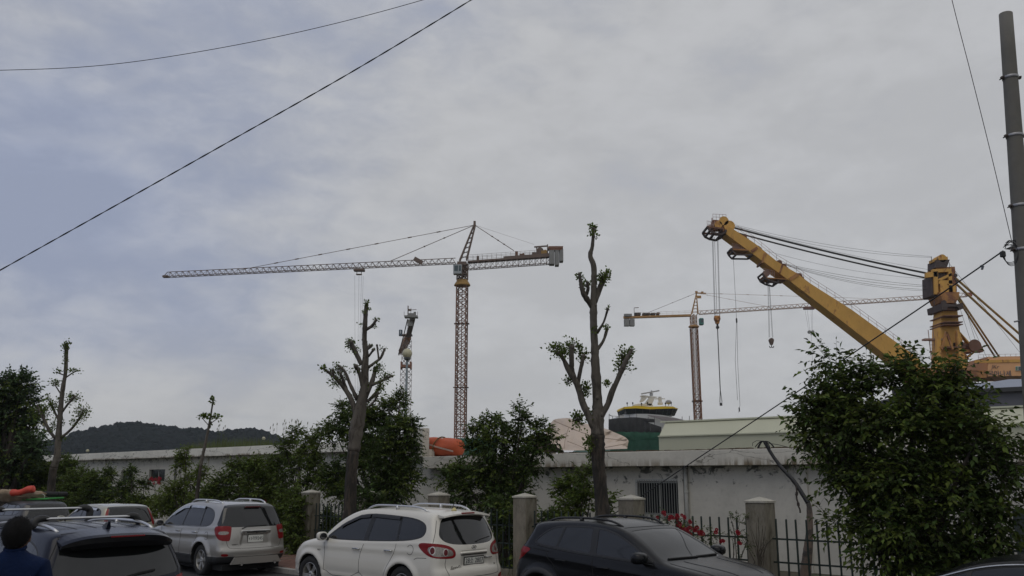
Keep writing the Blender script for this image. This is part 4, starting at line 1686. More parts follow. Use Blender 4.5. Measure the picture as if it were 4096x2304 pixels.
q.add([a0 + ov, a1 + ov, r2, r1, r0, a0 + Vector((0, 20, 0)), a1 + Vector((0, 20, 0)), a0 + ov + Vector((0, 0, -.25)), a1 + ov + Vector((0, 0, -.25))],
      [(0, 1, 2, 3, 4), (4, 3, 2, 6, 5), (7, 8, 1, 0)])
q.build('roof', MA('roof_bluegrey', (.23, .26, .33), .5, var=.1, vscale=.3), gs, world=True)
q = MB()
q.beam(a0 + ov + Vector((0, -.05, -.1)), a1 + ov + Vector((0, -.05, -.1)), .12, .3)
q.build('gutter', rope_m, gs, world=True)
# ================================================================ fence, lopped trees, shrubs
CF = 22.5
pil_px = [1242, 1475, 1754, 2100, 2526, 3041]
pil_s = [line_s(px, 2040, CF) for px in pil_px]
stp = (pil_s[-1] - pil_s[0]) / 5
pil_s = [pil_s[0] - 4 * stp, pil_s[0] - 3 * stp, pil_s[0] - 2 * stp, pil_s[0] - stp] + pil_s + [pil_s[-1] + stp, pil_s[-1] + 2 * stp]
H_P = 1.84
PIL_LAB = {4: 'concrete fence pillar between the silver and white cars', 5: 'concrete fence pillar hidden behind the second lopped tree', 6: 'concrete fence pillar with pointed cap peeping over the white car',
           7: 'stained concrete fence pillar between the white car and the black crossover', 8: 'squat-looking concrete fence pillar under the barred window, above the black crossover',
           9: 'tall mossy concrete fence pillar with a bare creeper, right of the red roses', 10: 'concrete fence pillar inside the large leafy tree on the right', 11: 'concrete fence pillar behind the black saloon'}
pw = .40
for i, s in enumerate(pil_s):
    if i < 4:
        continue        # overgrown by the hedge
    p = thing('fence_pillar', P3(s, D_FENCE, .1), ST_ROT, PIL_LAB[i], 'pillar', 'concrete pillars of the street fence')
    q = MB()
    q.box((0, 0, (H_P - .1) / 2), (pw, pw, H_P - .1), bevel=.012)
    q.build('shaft', conc, p)
    q = MB()
    h0, h1, w = H_P - .1 + .002, H_P - .1 + .035, pw / 2 + .015
    q.add([(-w, -w, h0), (w, -w, h0), (w, w, h0), (-w, w, h0), (-w, -w, h1), (w, -w, h1), (w, w, h1), (-w, w, h1), (0, 0, h1 + .075)],
          [(3, 2, 1, 0), (0, 1, 5, 4), (1, 2, 6, 5), (2, 3, 7, 6), (3, 0, 4, 7), (4, 5, 8), (5, 6, 8), (6, 7, 8), (7, 4, 8)])
    q.build('cap', capm, p)
Z_TOP, Z_U, Z_LO = 1.56, 1.20, .79
PAN_LAB = {4: 'green iron fence panel left of the second lopped tree', 5: 'green iron fence panel behind the white car', 6: 'green iron fence panel between the white car and its right-hand pillar',
           7: 'green iron fence panel behind the tallest lopped tree', 8: 'green iron fence panel with red roses climbing on it', 9: 'green iron fence panel right of the mossy pillar, partly in the leafy tree',
           10: 'green iron fence panel behind the leafy tree trunk',}
bar_me = None
for i in range(4, len(pil_s) - 1):
    a, b = pil_s[i] + pw / 2, pil_s[i + 1] - pw / 2
    f = thing('iron_fence', P3((a + b) / 2, D_FENCE, .1), ST_ROT, PAN_LAB[i], 'fence', 'iron panels of the street fence')
    L = b - a
    for z in (Z_U, Z_LO, .25):
        q = MB()
        q.box((0, .022, z - .1), (L + .01, .016, .032))
        q.build('rail', iron, f)
    nb = 13
    o0 = None
    for k in range(nb):
        if o0 is None:
            q = MB()
            q.lathe([(.019, 0), (.019, Z_TOP - .1 - .01), (.008, Z_TOP - .1)], 8)
            o0 = q.build('bar', iron, f)
            o = o0
        else:
            o = o0.copy()
            COL.objects.link(o)
        o.location = (-L / 2 + L * (k + .5) / nb, 0, 0)
        o.rotation_euler = (RND.uniform(-.006, .006), RND.uniform(-.006, .006), 0)
# plinth under the fence
q = MB()
sbox(q, pil_s[0], pil_s[-1], D_FENCE - .1, D_FENCE + .1, 0, .22)
o = q.build('fence_plinth', conc)
tag(o, 'low concrete plinth running under the iron fence', 'kerb wall')

# ---------------------------------------------------------------- foliage
leaf_dark = MA('leaf_dark', (.050, .080, .018), .7, var=.35, vscale=1.2, island=.45, trans=.3, spec=.25)
leaf_mid = MA('leaf_mid', (.078, .114, .022), .7, var=.35, vscale=1.2, island=.45, trans=.32, spec=.25)
leaf_fresh = MA('leaf_fresh', (.110, .150, .028), .7, var=.3, vscale=1.6, island=.4, trans=.32, spec=.25)
leaf_blue = MA('leaf_blue', (.050, .082, .032), .7, var=.4, vscale=.5, island=.4, trans=.25, spec=.2)
twig_m = MA('twig', (.06, .05, .035), .85)
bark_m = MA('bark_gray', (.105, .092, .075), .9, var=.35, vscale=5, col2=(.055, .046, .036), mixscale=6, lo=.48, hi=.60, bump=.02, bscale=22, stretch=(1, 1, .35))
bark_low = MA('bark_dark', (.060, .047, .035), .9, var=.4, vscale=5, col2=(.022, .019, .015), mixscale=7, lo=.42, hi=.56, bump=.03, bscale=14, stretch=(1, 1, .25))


def leaf_arrays(P, D, Nn, L, wr=.46, fold=.18):
    """folded four-triangle leaves at P along D, facing Nn"""
    D = D / (np.linalg.norm(D, axis=1)[:, None] + 1e-9)
    Sd = np.cross(D, Nn)
    Sd /= np.linalg.norm(Sd, axis=1)[:, None] + 1e-9
    Up = np.cross(Sd, D)
    L = L[:, None]
    b = P
    tip = P + D * L - Up * L * .12
    mid = P + D * L * .5 - Up * L * fold * .4
    l_ = P + D * L * .42 + Sd * L * wr * .5 + Up * L * fold * .5
    r_ = P + D * L * .42 - Sd * L * wr * .5 + Up * L * fold * .5
    V = np.stack([b, l_, r_, tip, mid], 1).reshape(-1, 3)
    n = len(P)
    base = (np.arange(n) * 5)[:, None]
    F = np.concatenate([base + np.array([[0, 4, 1]]), base + np.array([[0, 2, 4]]), base + np.array([[1, 4, 3]]), base + np.array([[4, 2, 3]])])
    return V, F


def shoots(S0, D0, LN_, nl, leafL, droop=.25, rng=NR, wr=.46):
    """leafy shoots: returns leaf vertices/faces and twig vertices/faces"""
    n = len(S0)
    D0 = D0 / np.linalg.norm(D0, axis=1)[:, None]
    t = np.linspace(.12, 1, nl)[None, :, None]
    drop = rng.uniform(.4, 1.4, (n, 1, 1)) * droop
    P = S0[:, None] + D0[:, None] * LN_[:, None, None] * t
    P = P + np.array([0, 0, -1.]) * (drop * LN_[:, None, None] * t ** 2)
    T = D0[:, None] + np.array([0, 0, -1.]) * (2 * drop * t)
    T /= np.linalg.norm(T, axis=2)[:, :, None]
    side = np.cross(T, np.array([0, 0, 1.]))
    side /= np.linalg.norm(side, axis=2)[:, :, None] + 1e-6
    sg = np.where(np.arange(nl) % 2 == 0, 1., -1.)[None, :, None]
    LD = T * .55 + side * sg * .9 + np.array([0, 0, -1.]) * rng.uniform(.0, .7, (n, nl, 1)) + rng.normal(0, .25, (n, nl, 3))
    LD[:, -1] = T[:, -1]
    Nn = np.array([0, 0, 1.]) + rng.normal(0, .45, (n, nl, 3))
    LL = leafL * rng.uniform(.45, 1.2, (n, nl))
    V, F = leaf_arrays(P.reshape(-1, 3), LD.reshape(-1, 3), Nn.reshape(-1, 3), LL.ravel(), wr)
    # twigs: three short tapering segments
    tv, tf = [], []
    K = np.array([0, .5, 1.0])
    Q = S0[:, None] + D0[:, None] * LN_[:, None, None] * K[None, :, None] + np.array([0, 0, -1.]) * (drop * LN_[:, None, None] * K[None, :, None] ** 2)
    sd = np.cross(D0, np.array([0, 0, 1.]))
    sd /= np.linalg.norm(sd, axis=1)[:, None] + 1e-6
    up = np.cross(sd, D0)
    rad = np.array([.004, .0028, .0015])
    ring = []
    for a in range(3):
        an = a * 2.094
        ring.append(Q + (sd[:, None] * math.cos(an) + up[:, None] * math.sin(an)) * rad[None, :, None])
    TV = np.stack(ring, 2).reshape(-1, 3)        # n, 3, 3 -> index n*9 + k*3 + a
    base = (np.arange(n) * 9)[:, None]
    TF = []
    for k in (0, 1):
        for a in range(3):
            b = (a + 1) % 3
            TF.append(base + np.array([[k * 3 + a, k * 3 + b, k * 3 + 3 + b, k * 3 + 3 + a]]))
    return V, F, TV, np.concatenate(TF)


def crown(parent, lobes, per_m2, nl, leafL, m, seed=0, slen=(.3, .6), droop=.25, inner=.5, wr=.46, name='crown', twigs=True):
    """lobes: (centre, (rx, ry, rz)); shoots start inside a lobe and reach outwards"""
    rng = np.random.default_rng(seed)
    S0, D0, LL = [], [], []
    for (c, r) in lobes:
        n = max(4, int(per_m2 * 4 * math.pi * ((r[0] * r[1] + r[1] * r[2] + r[0] * r[2]) / 3)))
        u = rng.normal(0, 1, (n, 3))
        u /= np.linalg.norm(u, axis=1)[:, None]
        rad = rng.uniform(inner, .98, n)[:, None] ** .7
        clump = 1 + .16 * np.sin(u @ rng.normal(0, 4, 3) + 1) + .12 * np.sin(u @ rng.normal(0, 7, 3))
        re_ = np.maximum(np.array(r) - slen[1] * .38, np.array(r) * .45)
        p = u * rad * clump[:, None] * re_ + np.array(c)
        d = u * .8 + np.array([0, 0, .45]) + rng.normal(0, .35, (n, 3))
        S0.append(p)
        D0.append(d)
        LL.append(rng.uniform(slen[0], slen[1], n))
    S0, D0, LL = np.concatenate(S0), np.concatenate(D0), np.concatenate(LL)
    V, F, TV, TF = shoots(S0, D0, LL, nl, leafL, droop, rng, wr)
    tip = rng.random(len(S0)) < np.where(rng.random(len(S0)) < .5, .12, .34) * (1 + np.sin(S0 @ rng.normal(0, 2.2, 3)))
    mi = np.tile(np.repeat(tip, nl).astype(np.int32), 4)
    o = mesh_obj(name, V, F, m, parent, world=True, smooth=False, mats=[m, leaf_fresh], midx=mi)
    if twigs:
        mesh_obj('twigs', TV, TF, twig_m, parent, world=True)
    return o


def lobes_px(L, c=None, Y=None, jitter=.35, depth=None, seed=1):
    rg = random.Random(seed)
    out = []
    for l in L:
        px, py, rx, ry = l[:4]
        cc = None if c is None else c + rg.uniform(-jitter, jitter) + (l[4] if len(l) > 4 else 0)
        YY = None if Y is None else Y + rg.uniform(-jitter, jitter) + (l[4] if len(l) > 4 else 0)
        p = at(px, py, c=cc, Y=YY)
        s = p.y / 3531.0
        d = (rx + ry) / 2 * s * .9 if depth is None else depth
        out.append(((p.x, p.y, p.z), (rx * s, d, ry * s)))
    return out


def woody(name, label, group, base, c, lobes, per, nl, leafL, m, seed, slen=(.3, .55), droop=.25, trunk_r=.04, cat='shrub', stems=None, Y=None, inner=.15, wr=.52):
    lb = lobes_px(lobes, c=c, Y=Y, seed=seed)
    bp = at(base[0], base[1], c=c, Y=Y)
    t = thing(name, (bp.x, bp.y, .06), 0, label, cat, group)
    q = MB()
    rg = random.Random(seed)
    for (cc, r) in lb[:9]:
        e = Vector(cc)
        b = Vector((bp.x + rg.uniform(-.1, .1), bp.y + rg.uniform(-.1, .1), .05))
        mid = b.lerp(e, .5) + Vector((rg.uniform(-.15, .15), rg.uniform(-.1, .1), .25))
        pts = spline([(*b, trunk_r), (*mid, trunk_r * .7), (*e, trunk_r * .3)], 5)
        q.tube(pts[:, :3], [float(x) for x in pts[:, 3]], 6)
    q.build('trunk', bark_low, t, world=True, smooth=True)
    crown(t, lb, per, nl, leafL, m, seed, slen, droop, inner, wr)
    return t


# ---------------------------------------------------------------- lopped street trees
def lopped(name, label, c, main, limbs, tufts, seed, leaf=.07, low_split=None):
    rg = random.Random(seed)
    px0 = main[0]
    b = at(px0[0], px0[1], c=c)
    Y0 = b.y
    t = thing(name, (b.x, b.y, .1), 0, label, 'tree', 'lopped street trees behind the parked cars')

    def path(pts, off0, off1, n=5, wob=.02):
        out = []
        for i, (px, py, w) in enumerate(pts):
            f = i / max(1, len(pts) - 1)
            Y = Y0 + off0 + (off1 - off0) * f
            p = at(px, py, Y=Y)
            out.append((*p, w / 2 * Y / 3531.0))
        return spline(out, n)
    mp = path(main, 0, 0, 6)
    # down to the ground
    foot = mp[0].copy()
    r0 = foot[3]
    low = []
    zz = foot[2]
    k = 0
    while zz > .12:
        zz -= .25
        k += 1
        f_ = foot.copy()
        f_[2] = max(zz, .08)
        f_[3] = r0 * (1.0 + .02 * k + (.25 if zz < .3 else 0))
        low.append(f_)
    allp = np.array(low[::-1] + [list(x) for x in mp]) if low else mp
    split = None
    q = MB()
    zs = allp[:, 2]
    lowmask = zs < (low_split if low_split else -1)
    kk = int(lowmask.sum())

    def knobbly(pp, n, sd, wob):
        m_ = MB()
        rr = []
        rgg = random.Random(sd)
        P = []
        for i, x in enumerate(pp):
            bulge = 1 + (rgg.uniform(.05, .16) if rgg.random() < .22 else 0)
            rr.append(float(x[3]) * bulge)
            P.append(x[:3])
        m_.tube(P, rr, n, wob=wob, seed=sd)
        return m_
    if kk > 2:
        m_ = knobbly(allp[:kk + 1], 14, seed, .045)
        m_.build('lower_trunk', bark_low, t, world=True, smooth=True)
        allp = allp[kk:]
    m_ = knobbly(allp, 14, seed + 1, .04)
    for _ in range(26):        # knots and old cuts
        i = rg.randrange(3, len(allp) - 2)
        a = rg.uniform(0, 6.28)
        r = float(allp[i][3])
        kr = r * rg.uniform(.22, .42)
        m_.sphere((allp[i][0] + math.cos(a) * r * .9, allp[i][1] + math.sin(a) * r * .9, allp[i][2]), kr, 7, 5, (1, 1, rg.uniform(.8, 1.5)))
    m_.build('trunk', bark_m, t, world=True, smooth=True)
    tips = []
    for li, pts in enumerate(limbs):
        off = rg.uniform(-.25, .25)
        pp = path(pts, 0 if len(pts) > 2 else 0, off, 4)
        m_ = knobbly(pp, 9, seed + 10 + li, .06)
        # blunt sawn end with a knuckle
        e = Vector(pp[-1][:3])
        r = float(pp[-1][3])
        m_.sphere(e, r * 1.25, 8, 5)
        m_.build('limb', bark_m, t, world=True, smooth=True)
    # small leaves sprouting from the cut ends
    V_, D_, L_ = [], [], []
    rr = np.random.default_rng(seed)
    for (px, py, rx, ry, n) in tufts:
        n = int(n * 1.25)
        p = at(px, py, Y=Y0 + rg.uniform(-.15, .15))
        s = Y0 / 3531.0
        u = rr.normal(0, .5, (n, 3)) * np.array([rx * s, rx * s, ry * s])
        V_.append(u + np.array(p))
        D_.append(u / (np.linalg.norm(u, axis=1)[:, None] + 1e-6) + np.array([0, 0, .5]) + rr.normal(0, .5, (n, 3)))
        L_.append(leaf * rr.uniform(.6, 1.3, n))
    if V_:
        V_, D_, L_ = np.concatenate(V_), np.concatenate(D_), np.concatenate(L_)
        V, F = leaf_arrays(V_, D_, rr.normal(0, 1, V_.shape) + np.array([0, 0, .8]), L_, .8, .1)
        mesh_obj('leaves', V, F, MA('leaf_sprout', (.105, .150, .030), .7, var=.2, island=.4, trans=.4, spec=.2), t, world=True)
        # thin sprout twigs
        m_ = MB()
        for (px, py, rx, ry, n) in tufts:
            for k in range(max(3, n // 7)):
                p = at(px + rg.uniform(-.4, .4) * rx, py + rg.uniform(-.1, .5) * ry, Y=Y0)
                e = at(px + rg.uniform(-.9, .9) * rx, py - rg.uniform(.2, 1.0) * ry, Y=Y0 + rg.uniform(-.2, .2))
                m_.tube([p, e], [.006, .002], 3)
        m_.build('sprout_twigs', twig_m, t, world=True)
    return t


lopped('lopped_tree', 'tallest lopped tree, its bare trunk rising behind the black crossover', 20.0,
       [(2412, 2068, 58), (2403, 1960, 52), (2394, 1863, 52), (2391, 1800, 56), (2390, 1730, 54), (2391, 1660, 48), (2390, 1609, 40), (2383, 1488, 35), (2379, 1391, 31), (2374, 1295, 30),
        (2374, 1239, 30), (2375.5, 1131, 22), (2375, 1066, 24), (2361, 1023, 20), (2369, 987, 15), (2373, 940, 14), (2374, 912, 15)],
       [[(2388, 1730, 34), (2358, 1670, 30), (2332, 1614, 27), (2308, 1536, 25), (2279, 1488, 22), (2250, 1430, 16), (2226, 1408, 16)], [(2300, 1520, 20), (2288, 1480, 20), (2286, 1440, 20), (2287, 1388, 20)],
        [(2310, 1540, 18), (2320, 1488, 16), (2334, 1425, 15)], [(2396, 1680, 28), (2433, 1614, 22), (2457, 1551, 20), (2486, 1483, 22), (2505, 1440, 18), (2525, 1401, 12)],
        [(2425, 1625, 14), (2440, 1570, 12), (2455, 1540, 12)], [(2388, 1332, 14), (2414, 1290, 9), (2431, 1237, 10)], [(2388, 1400, 16), (2414, 1362, 12), (2428, 1316, 13)],
        [(2372, 1235, 18), (2350, 1200, 22), (2334, 1174, 21), (2323, 1131, 16), (2318, 1098, 12)], [(2345, 1180, 14), (2352, 1155, 14), (2349, 1130, 10)], [(2380, 1210, 20), (2402, 1145, 24), (2418, 1110, 20), (2427, 1086, 10)]],
       [(2226, 1395, 32, 26, 160), (2250, 1415, 26, 22, 90), (2286, 1390, 28, 30, 170), (2318, 1395, 10, 18, 40), (2334, 1425, 22, 26, 110), (2500, 1440, 30, 45, 260), (2525, 1405, 14, 14, 60), (2475, 1470, 16, 26, 60),
        (2272, 1525, 16, 14, 60), (2340, 1560, 22, 28, 150), (2310, 1680, 26, 30, 200), (2362, 1660, 12, 24, 60), (2425, 1535, 14, 10, 40), (2356, 1770, 18, 30, 110), (2390, 1740, 10, 40, 50), (2360, 1820, 12, 20, 50),
        (2345, 1140, 20, 18, 80), (2318, 1105, 12, 14, 40), (2410, 1115, 24, 24, 130), (2432, 1100, 14, 22, 40), (2372, 912, 13, 14, 70), (2366, 935, 12, 10, 30), (2384, 945, 8, 6, 15), (2428, 1312, 10, 8, 22), (2431, 1236, 8, 8, 12),
        (2380, 1320, 10, 12, 30)], 31, .052, 3.05)
lopped('lopped_tree', 'many-armed lopped tree behind the white car, left of the globe lamp', 20.0,
       [(1398, 2085, 54), (1401, 2000, 50), (1406, 1886, 46), (1416, 1790, 48), (1429, 1700, 52), (1443, 1628, 46), (1459, 1539, 32), (1460, 1467, 29), (1463, 1413, 24), (1458, 1359, 20), (1460, 1305, 20),
        (1463, 1251, 18), (1467, 1212, 15)],
       [[(1425, 1660, 20), (1404, 1596, 21), (1368, 1539, 18), (1332, 1503, 14), (1293, 1474, 8)], [(1430, 1600, 16), (1401, 1539, 14), (1386, 1500, 12), (1372, 1478, 11), (1354, 1463, 9)], [(1386, 1555, 12), (1370, 1515, 10), (1361, 1492, 10)],
        [(1340, 1515, 9), (1330, 1480, 8)], [(1447, 1460, 18), (1422, 1409, 20), (1408, 1381, 18), (1404, 1368, 12)], [(1455, 1560, 18), (1437, 1492, 15), (1424, 1466, 16)],
        [(1466, 1318, 13), (1490, 1302, 12), (1504, 1281, 11)], [(1474, 1426, 9), (1494, 1399, 10)], [(1466, 1400, 14), (1480, 1385, 14)], [(1470, 1472, 13), (1501, 1449, 11), (1523, 1431, 11), (1538, 1397, 9)],
        [(1515, 1436, 8), (1508, 1381, 8)], [(1462, 1590, 20), (1490, 1521, 18), (1498, 1490, 16), (1500, 1474, 15)], [(1487, 1540, 13), (1515, 1528, 12), (1569, 1504, 9)], [(1468, 1608, 14), (1501, 1575, 12), (1518, 1548, 11), (1522, 1530, 8)],
        [(1478, 1625, 10), (1500, 1600, 8), (1512, 1570, 7)]],
       [(1296, 1474, 16, 12, 60), (1330, 1490, 18, 14, 60), (1358, 1482, 26, 22, 150), (1345, 1530, 26, 22, 130), (1372, 1520, 20, 22, 90), (1402, 1378, 20, 26, 150), (1424, 1400, 14, 14, 40), (1424, 1476, 14, 18, 80),
        (1466, 1212, 11, 9, 40), (1476, 1238, 8, 8, 20), (1453, 1250, 8, 6, 20), (1447, 1297, 12, 8, 22), (1505, 1279, 12, 9, 36), (1498, 1308, 12, 7, 18), (1482, 1385, 8, 10, 24), (1495, 1400, 8, 6, 20), (1530, 1396, 14, 10, 26),
        (1512, 1475, 22, 26, 150), (1545, 1508, 28, 18, 130), (1520, 1552, 16, 26, 130), (1500, 1590, 16, 14, 60), (1465, 1545, 16, 18, 80), (1430, 1592, 26, 16, 110), (1340, 1455, 10, 10, 16)], 47, .050, 2.9)
lopped('lopped_tree', 'thin-armed lopped tree at the far left, in front of the round-headed tree', 20.0,
       [(201, 2030, 34), (206, 1940, 30), (213, 1880, 28), (228, 1826, 26), (233, 1759, 23), (238, 1691, 20), (244, 1624, 18), (251, 1557, 16), (262, 1490, 14), (265, 1422, 15), (266, 1374, 15)],
       [[(240, 1755, 11), (287, 1714, 10), (332, 1655, 9)], [(222, 1755, 13), (193, 1714, 12), (168, 1660, 12), (150, 1625, 8)], [(240, 1690, 9), (220, 1651, 9), (200, 1606, 8)], [(250, 1646, 9), (273, 1615, 9), (300, 1586, 8)],
        [(244, 1577, 6), (220, 1540, 5)], [(264, 1510, 6), (287, 1494, 5), (309, 1482, 5)], [(254, 1500, 5), (229, 1490, 5)]],
       [(325, 1655, 34, 34, 230), (300, 1690, 18, 16, 50), (350, 1635, 10, 20, 30), (296, 1592, 26, 20, 170), (275, 1610, 10, 24, 30), (212, 1625, 24, 24, 170), (190, 1595, 12, 20, 40), (236, 1610, 8, 24, 30), (222, 1532, 20, 15, 110),
        (235, 1486, 16, 9, 50), (296, 1484, 22, 10, 70), (266, 1385, 13, 20, 130), (262, 1435, 9, 22, 50), (160, 1650, 34, 34, 260), (215, 1700, 12, 30, 70), (250, 1690, 10, 16, 40), (250, 1750, 20, 12, 50)], 59, .075, 2.6)
lopped('lopped_tree', 'slim pole-like lopped tree above the silver car', 20.0,
       [(790, 1965, 15), (796, 1915, 14), (802, 1867, 13), (811, 1820, 12), (818, 1790, 12), (834, 1712, 9), (845, 1650, 7), (855, 1586, 6)],
       [[(833, 1700, 3.5), (809, 1673, 3)], [(842, 1694, 4), (869, 1675, 3)], [(817, 1795, 4), (795, 1775, 3.5)]],
       [(822, 1665, 16, 10, 60), (805, 1666, 10, 8, 30), (868, 1670, 16, 8, 36), (851, 1602, 8, 12, 34), (845, 1672, 12, 16, 20), (842, 1702, 6, 6, 10)], 71, .085, 2.6)

# ---------------------------------------------------------------- shrubs and small trees in the garden
GRP = 'shrubs and young trees between fence and building'
woody('young_tree', 'dense young tree behind the second lopped tree, reaching above the parapet', GRP, (1560, 2060), 25.2,
      [(1400, 1700, 75, 75), (1345, 1740, 50, 50), (1375, 1640, 40, 45), (1560, 1640, 60, 60), (1600, 1600, 32, 40), (1500, 1720, 110, 90), (1600, 1730, 80, 80), (1640, 1700, 45, 42), (1560, 1830, 140, 100), (1450, 1830, 90, 90),
       (1600, 1920, 110, 90), (1520, 1980, 130, 90), (1340, 1900, 50, 70), (1390, 1960, 60, 60), (1475, 2010, 55, 60, -3.4), (1530, 2040, 50, 50, -3.2), (1480, 1660, 60, 45), (1650, 1790, 30, 40)], 54, 9, .115, leaf_dark, 101, (.18, .40), trunk_r=.05)
woody('young_tree', 'broad young tree between the orange roll and the tallest lopped tree', GRP, (2010, 2060), 25.0,
      [(1990, 1690, 60, 40), (1930, 1720, 55, 45), (2090, 1680, 45, 38), (2080, 1640, 20, 34), (2160, 1720, 55, 45), (2020, 1770, 130, 70), (1905, 1800, 60, 44), (2150, 1790, 75, 50), (1840, 1885, 55, 45), (1990, 1880, 130, 70),
       (1920, 1960, 150, 90), (2050, 1970, 100, 90), (2210, 1760, 35, 22), (1790, 1920, 50, 55), (2110, 1870, 60, 60), (1900, 1700, 25, 20)], 54, 9, .115, leaf_dark, 102, (.18, .40), trunk_r=.05)
woody('shrub', 'bright green shrub left of the tallest lopped trunk', GRP, (2300, 2090), 23.8,
      [(2290, 1940, 70, 45), (2340, 1900, 55, 35), (2250, 1960, 45, 40), (2360, 1990, 60, 55), (2290, 2030, 70, 50), (2420, 2040, 32, 60), (2200, 2080, 70, 35), (2270, 2080, 70, 40), (2440, 1990, 20, 22)], 54, 9, .115, leaf_mid, 103, (.18, .40), trunk_r=.03)
woody('young_tree', 'loose young tree right of the slim lopped tree, its tips above the parapet', GRP, (1200, 2050), 25.0,
      [(1180, 1740, 32, 42), (1255, 1750, 42, 40), (1300, 1710, 26, 36), (1140, 1790, 40, 40), (1240, 1800, 60, 45), (1270, 1870, 45, 55), (1190, 1860, 45, 35), (1310, 1930, 50, 45), (1240, 1930, 50, 40), (1130, 1860, 60, 50),
       (1110, 1960, 90, 90), (1160, 2030, 70, 90, -2.5), (1060, 1880, 60, 70), (1350, 1980, 30, 30), (1190, 2050, 45, 75, -3.3), (1175, 2150, 50, 80, -3.3)], 54, 9, .115, leaf_mid, 104, (.18, .40), trunk_r=.04)
woody('shrub', 'spreading green shrub behind the roof of the silver car', GRP, (950, 2090), 23.2,
      [(985, 1895, 80, 50), (900, 1935, 70, 50), (1030, 1960, 90, 80), (960, 2020, 110, 80), (860, 2000, 80, 60), (1100, 2080, 80, 80), (1180, 2120, 70, 90), (940, 1860, 40, 28), (1020, 1860, 46, 34), (840, 1975, 40, 40)], 54, 9, .115, leaf_mid, 105, (.18, .40), trunk_r=.03)
woody('shrub', 'low shrub on the parapet side, between slim tree and car roof', GRP, (740, 2080), 23.2,
      [(725, 1855, 30, 50), (760, 1930, 44, 44), (695, 1960, 36, 40), (805, 1890, 34, 34), (700, 2010, 100, 60), (790, 2020, 60, 60), (620, 2030, 70, 45), (745, 1810, 22, 24)], 54, 9, .115, leaf_fresh, 106, (.18, .40), trunk_r=.03)
woody('shrub', 'round-topped dark shrub below the left windows', GRP, (560, 2080), 23.2,
      [(500, 1945, 50, 35), (440, 1900, 34, 34), (470, 1990, 80, 45), (565, 2010, 60, 36), (400, 1970, 60, 60), (520, 2050, 110, 40), (525, 1890, 22, 34), (575, 1940, 30, 26)], 54, 9, .115, leaf_dark, 107, (.18, .40), trunk_r=.03)
woody('shrub', 'wide shrub under the far left lopped tree', GRP, (260, 2080), 23.2,
      [(270, 1870, 50, 40), (330, 1910, 50, 40), (230, 1900, 70, 60), (320, 1950, 90, 60), (380, 1930, 50, 50), (250, 1990, 110, 70), (350, 2020, 100, 60), (170, 1930, 70, 80), (255, 1835, 30, 22)], 54, 9, .12, leaf_mid, 108, (.18, .40), trunk_r=.03)
woody('shrub', 'shrub mass at the left edge above the orange bundle', GRP, (70, 2080), 23.2,
      [(60, 1900, 80, 80), (140, 1880, 60, 60), (20, 1960, 90, 80), (120, 1980, 100, 80), (60, 2040, 110, 60), (-80, 1950, 100, 90), (110, 1850, 30, 25)], 54, 9, .12, leaf_mid, 109, (.18, .40), trunk_r=.03)
woody('shrub', 'small dark shrub inside the fence, beside the second lopped tree', GRP, (1320, 2100), 23.4,
      [(1310, 2070, 36, 44), (1340, 2100, 40, 40), (1300, 2120, 40, 40), (1420, 2060, 50, 40), (1380, 2120, 50, 30)], 54, 9, .12, leaf_dark, 110, (.18, .40), trunk_r=.02)
woody('shrub', 'ivy-like shrub on the bars between the white car and the crossover', GRP, (2040, 2160), 22.9,
      [(1990, 2030, 60, 45), (2040, 2070, 40, 40), (2030, 2140, 36, 50), (2060, 2220, 36, 50), (2220, 2080, 40, 22), (2000, 2090, 50, 50)], 54, 9, .12, leaf_dark, 111, (.18, .40), trunk_r=.02)

# the large leafy tree on the right
woody('leafy_tree', 'large dense leafy tree at the right, over the fence and the black saloon', None, (3650, 2300), 19.6,
      [(3380, 1570, 110, 85), (3300, 1620, 90, 70), (3480, 1520, 110, 60), (3640, 1530, 120, 70), (3760, 1560, 120, 75), (3840, 1640, 110, 90), (3920, 1720, 90, 70), (3250, 1680, 80, 55), (3230, 1745, 55, 45),
       (3420, 1700, 170, 110), (3650, 1700, 190, 120), (3350, 1800, 110, 70), (3420, 1860, 130, 80), (3830, 1830, 150, 110), (3980, 1830, 80, 75), (4010, 1900, 60, 60), (3620, 1900, 200, 130), (3480, 1990, 100, 90),
       (3860, 2000, 160, 120), (3990, 2080, 80, 90), (3640, 2090, 190, 130), (3520, 2200, 90, 110), (3750, 2240, 190, 110), (3930, 2200, 130, 90), (3390, 1930, 90, 45), (3330, 2090, 40, 30), (3430, 2100, 80, 45),
       (3320, 1440, 30, 46), (3350, 1480, 40, 40), (3640, 1470, 60, 30), (3820, 1480, 60, 36), (3200, 1760, 36, 26), (3215, 1600, 30, 30), (3270, 1545, 34, 26), (4030, 1760, 40, 30), (4060, 1850, 40, 26)], 72, 9, .112, leaf_dark, 120, (.24, .55), trunk_r=.06, cat='tree', inner=.1, wr=.52)

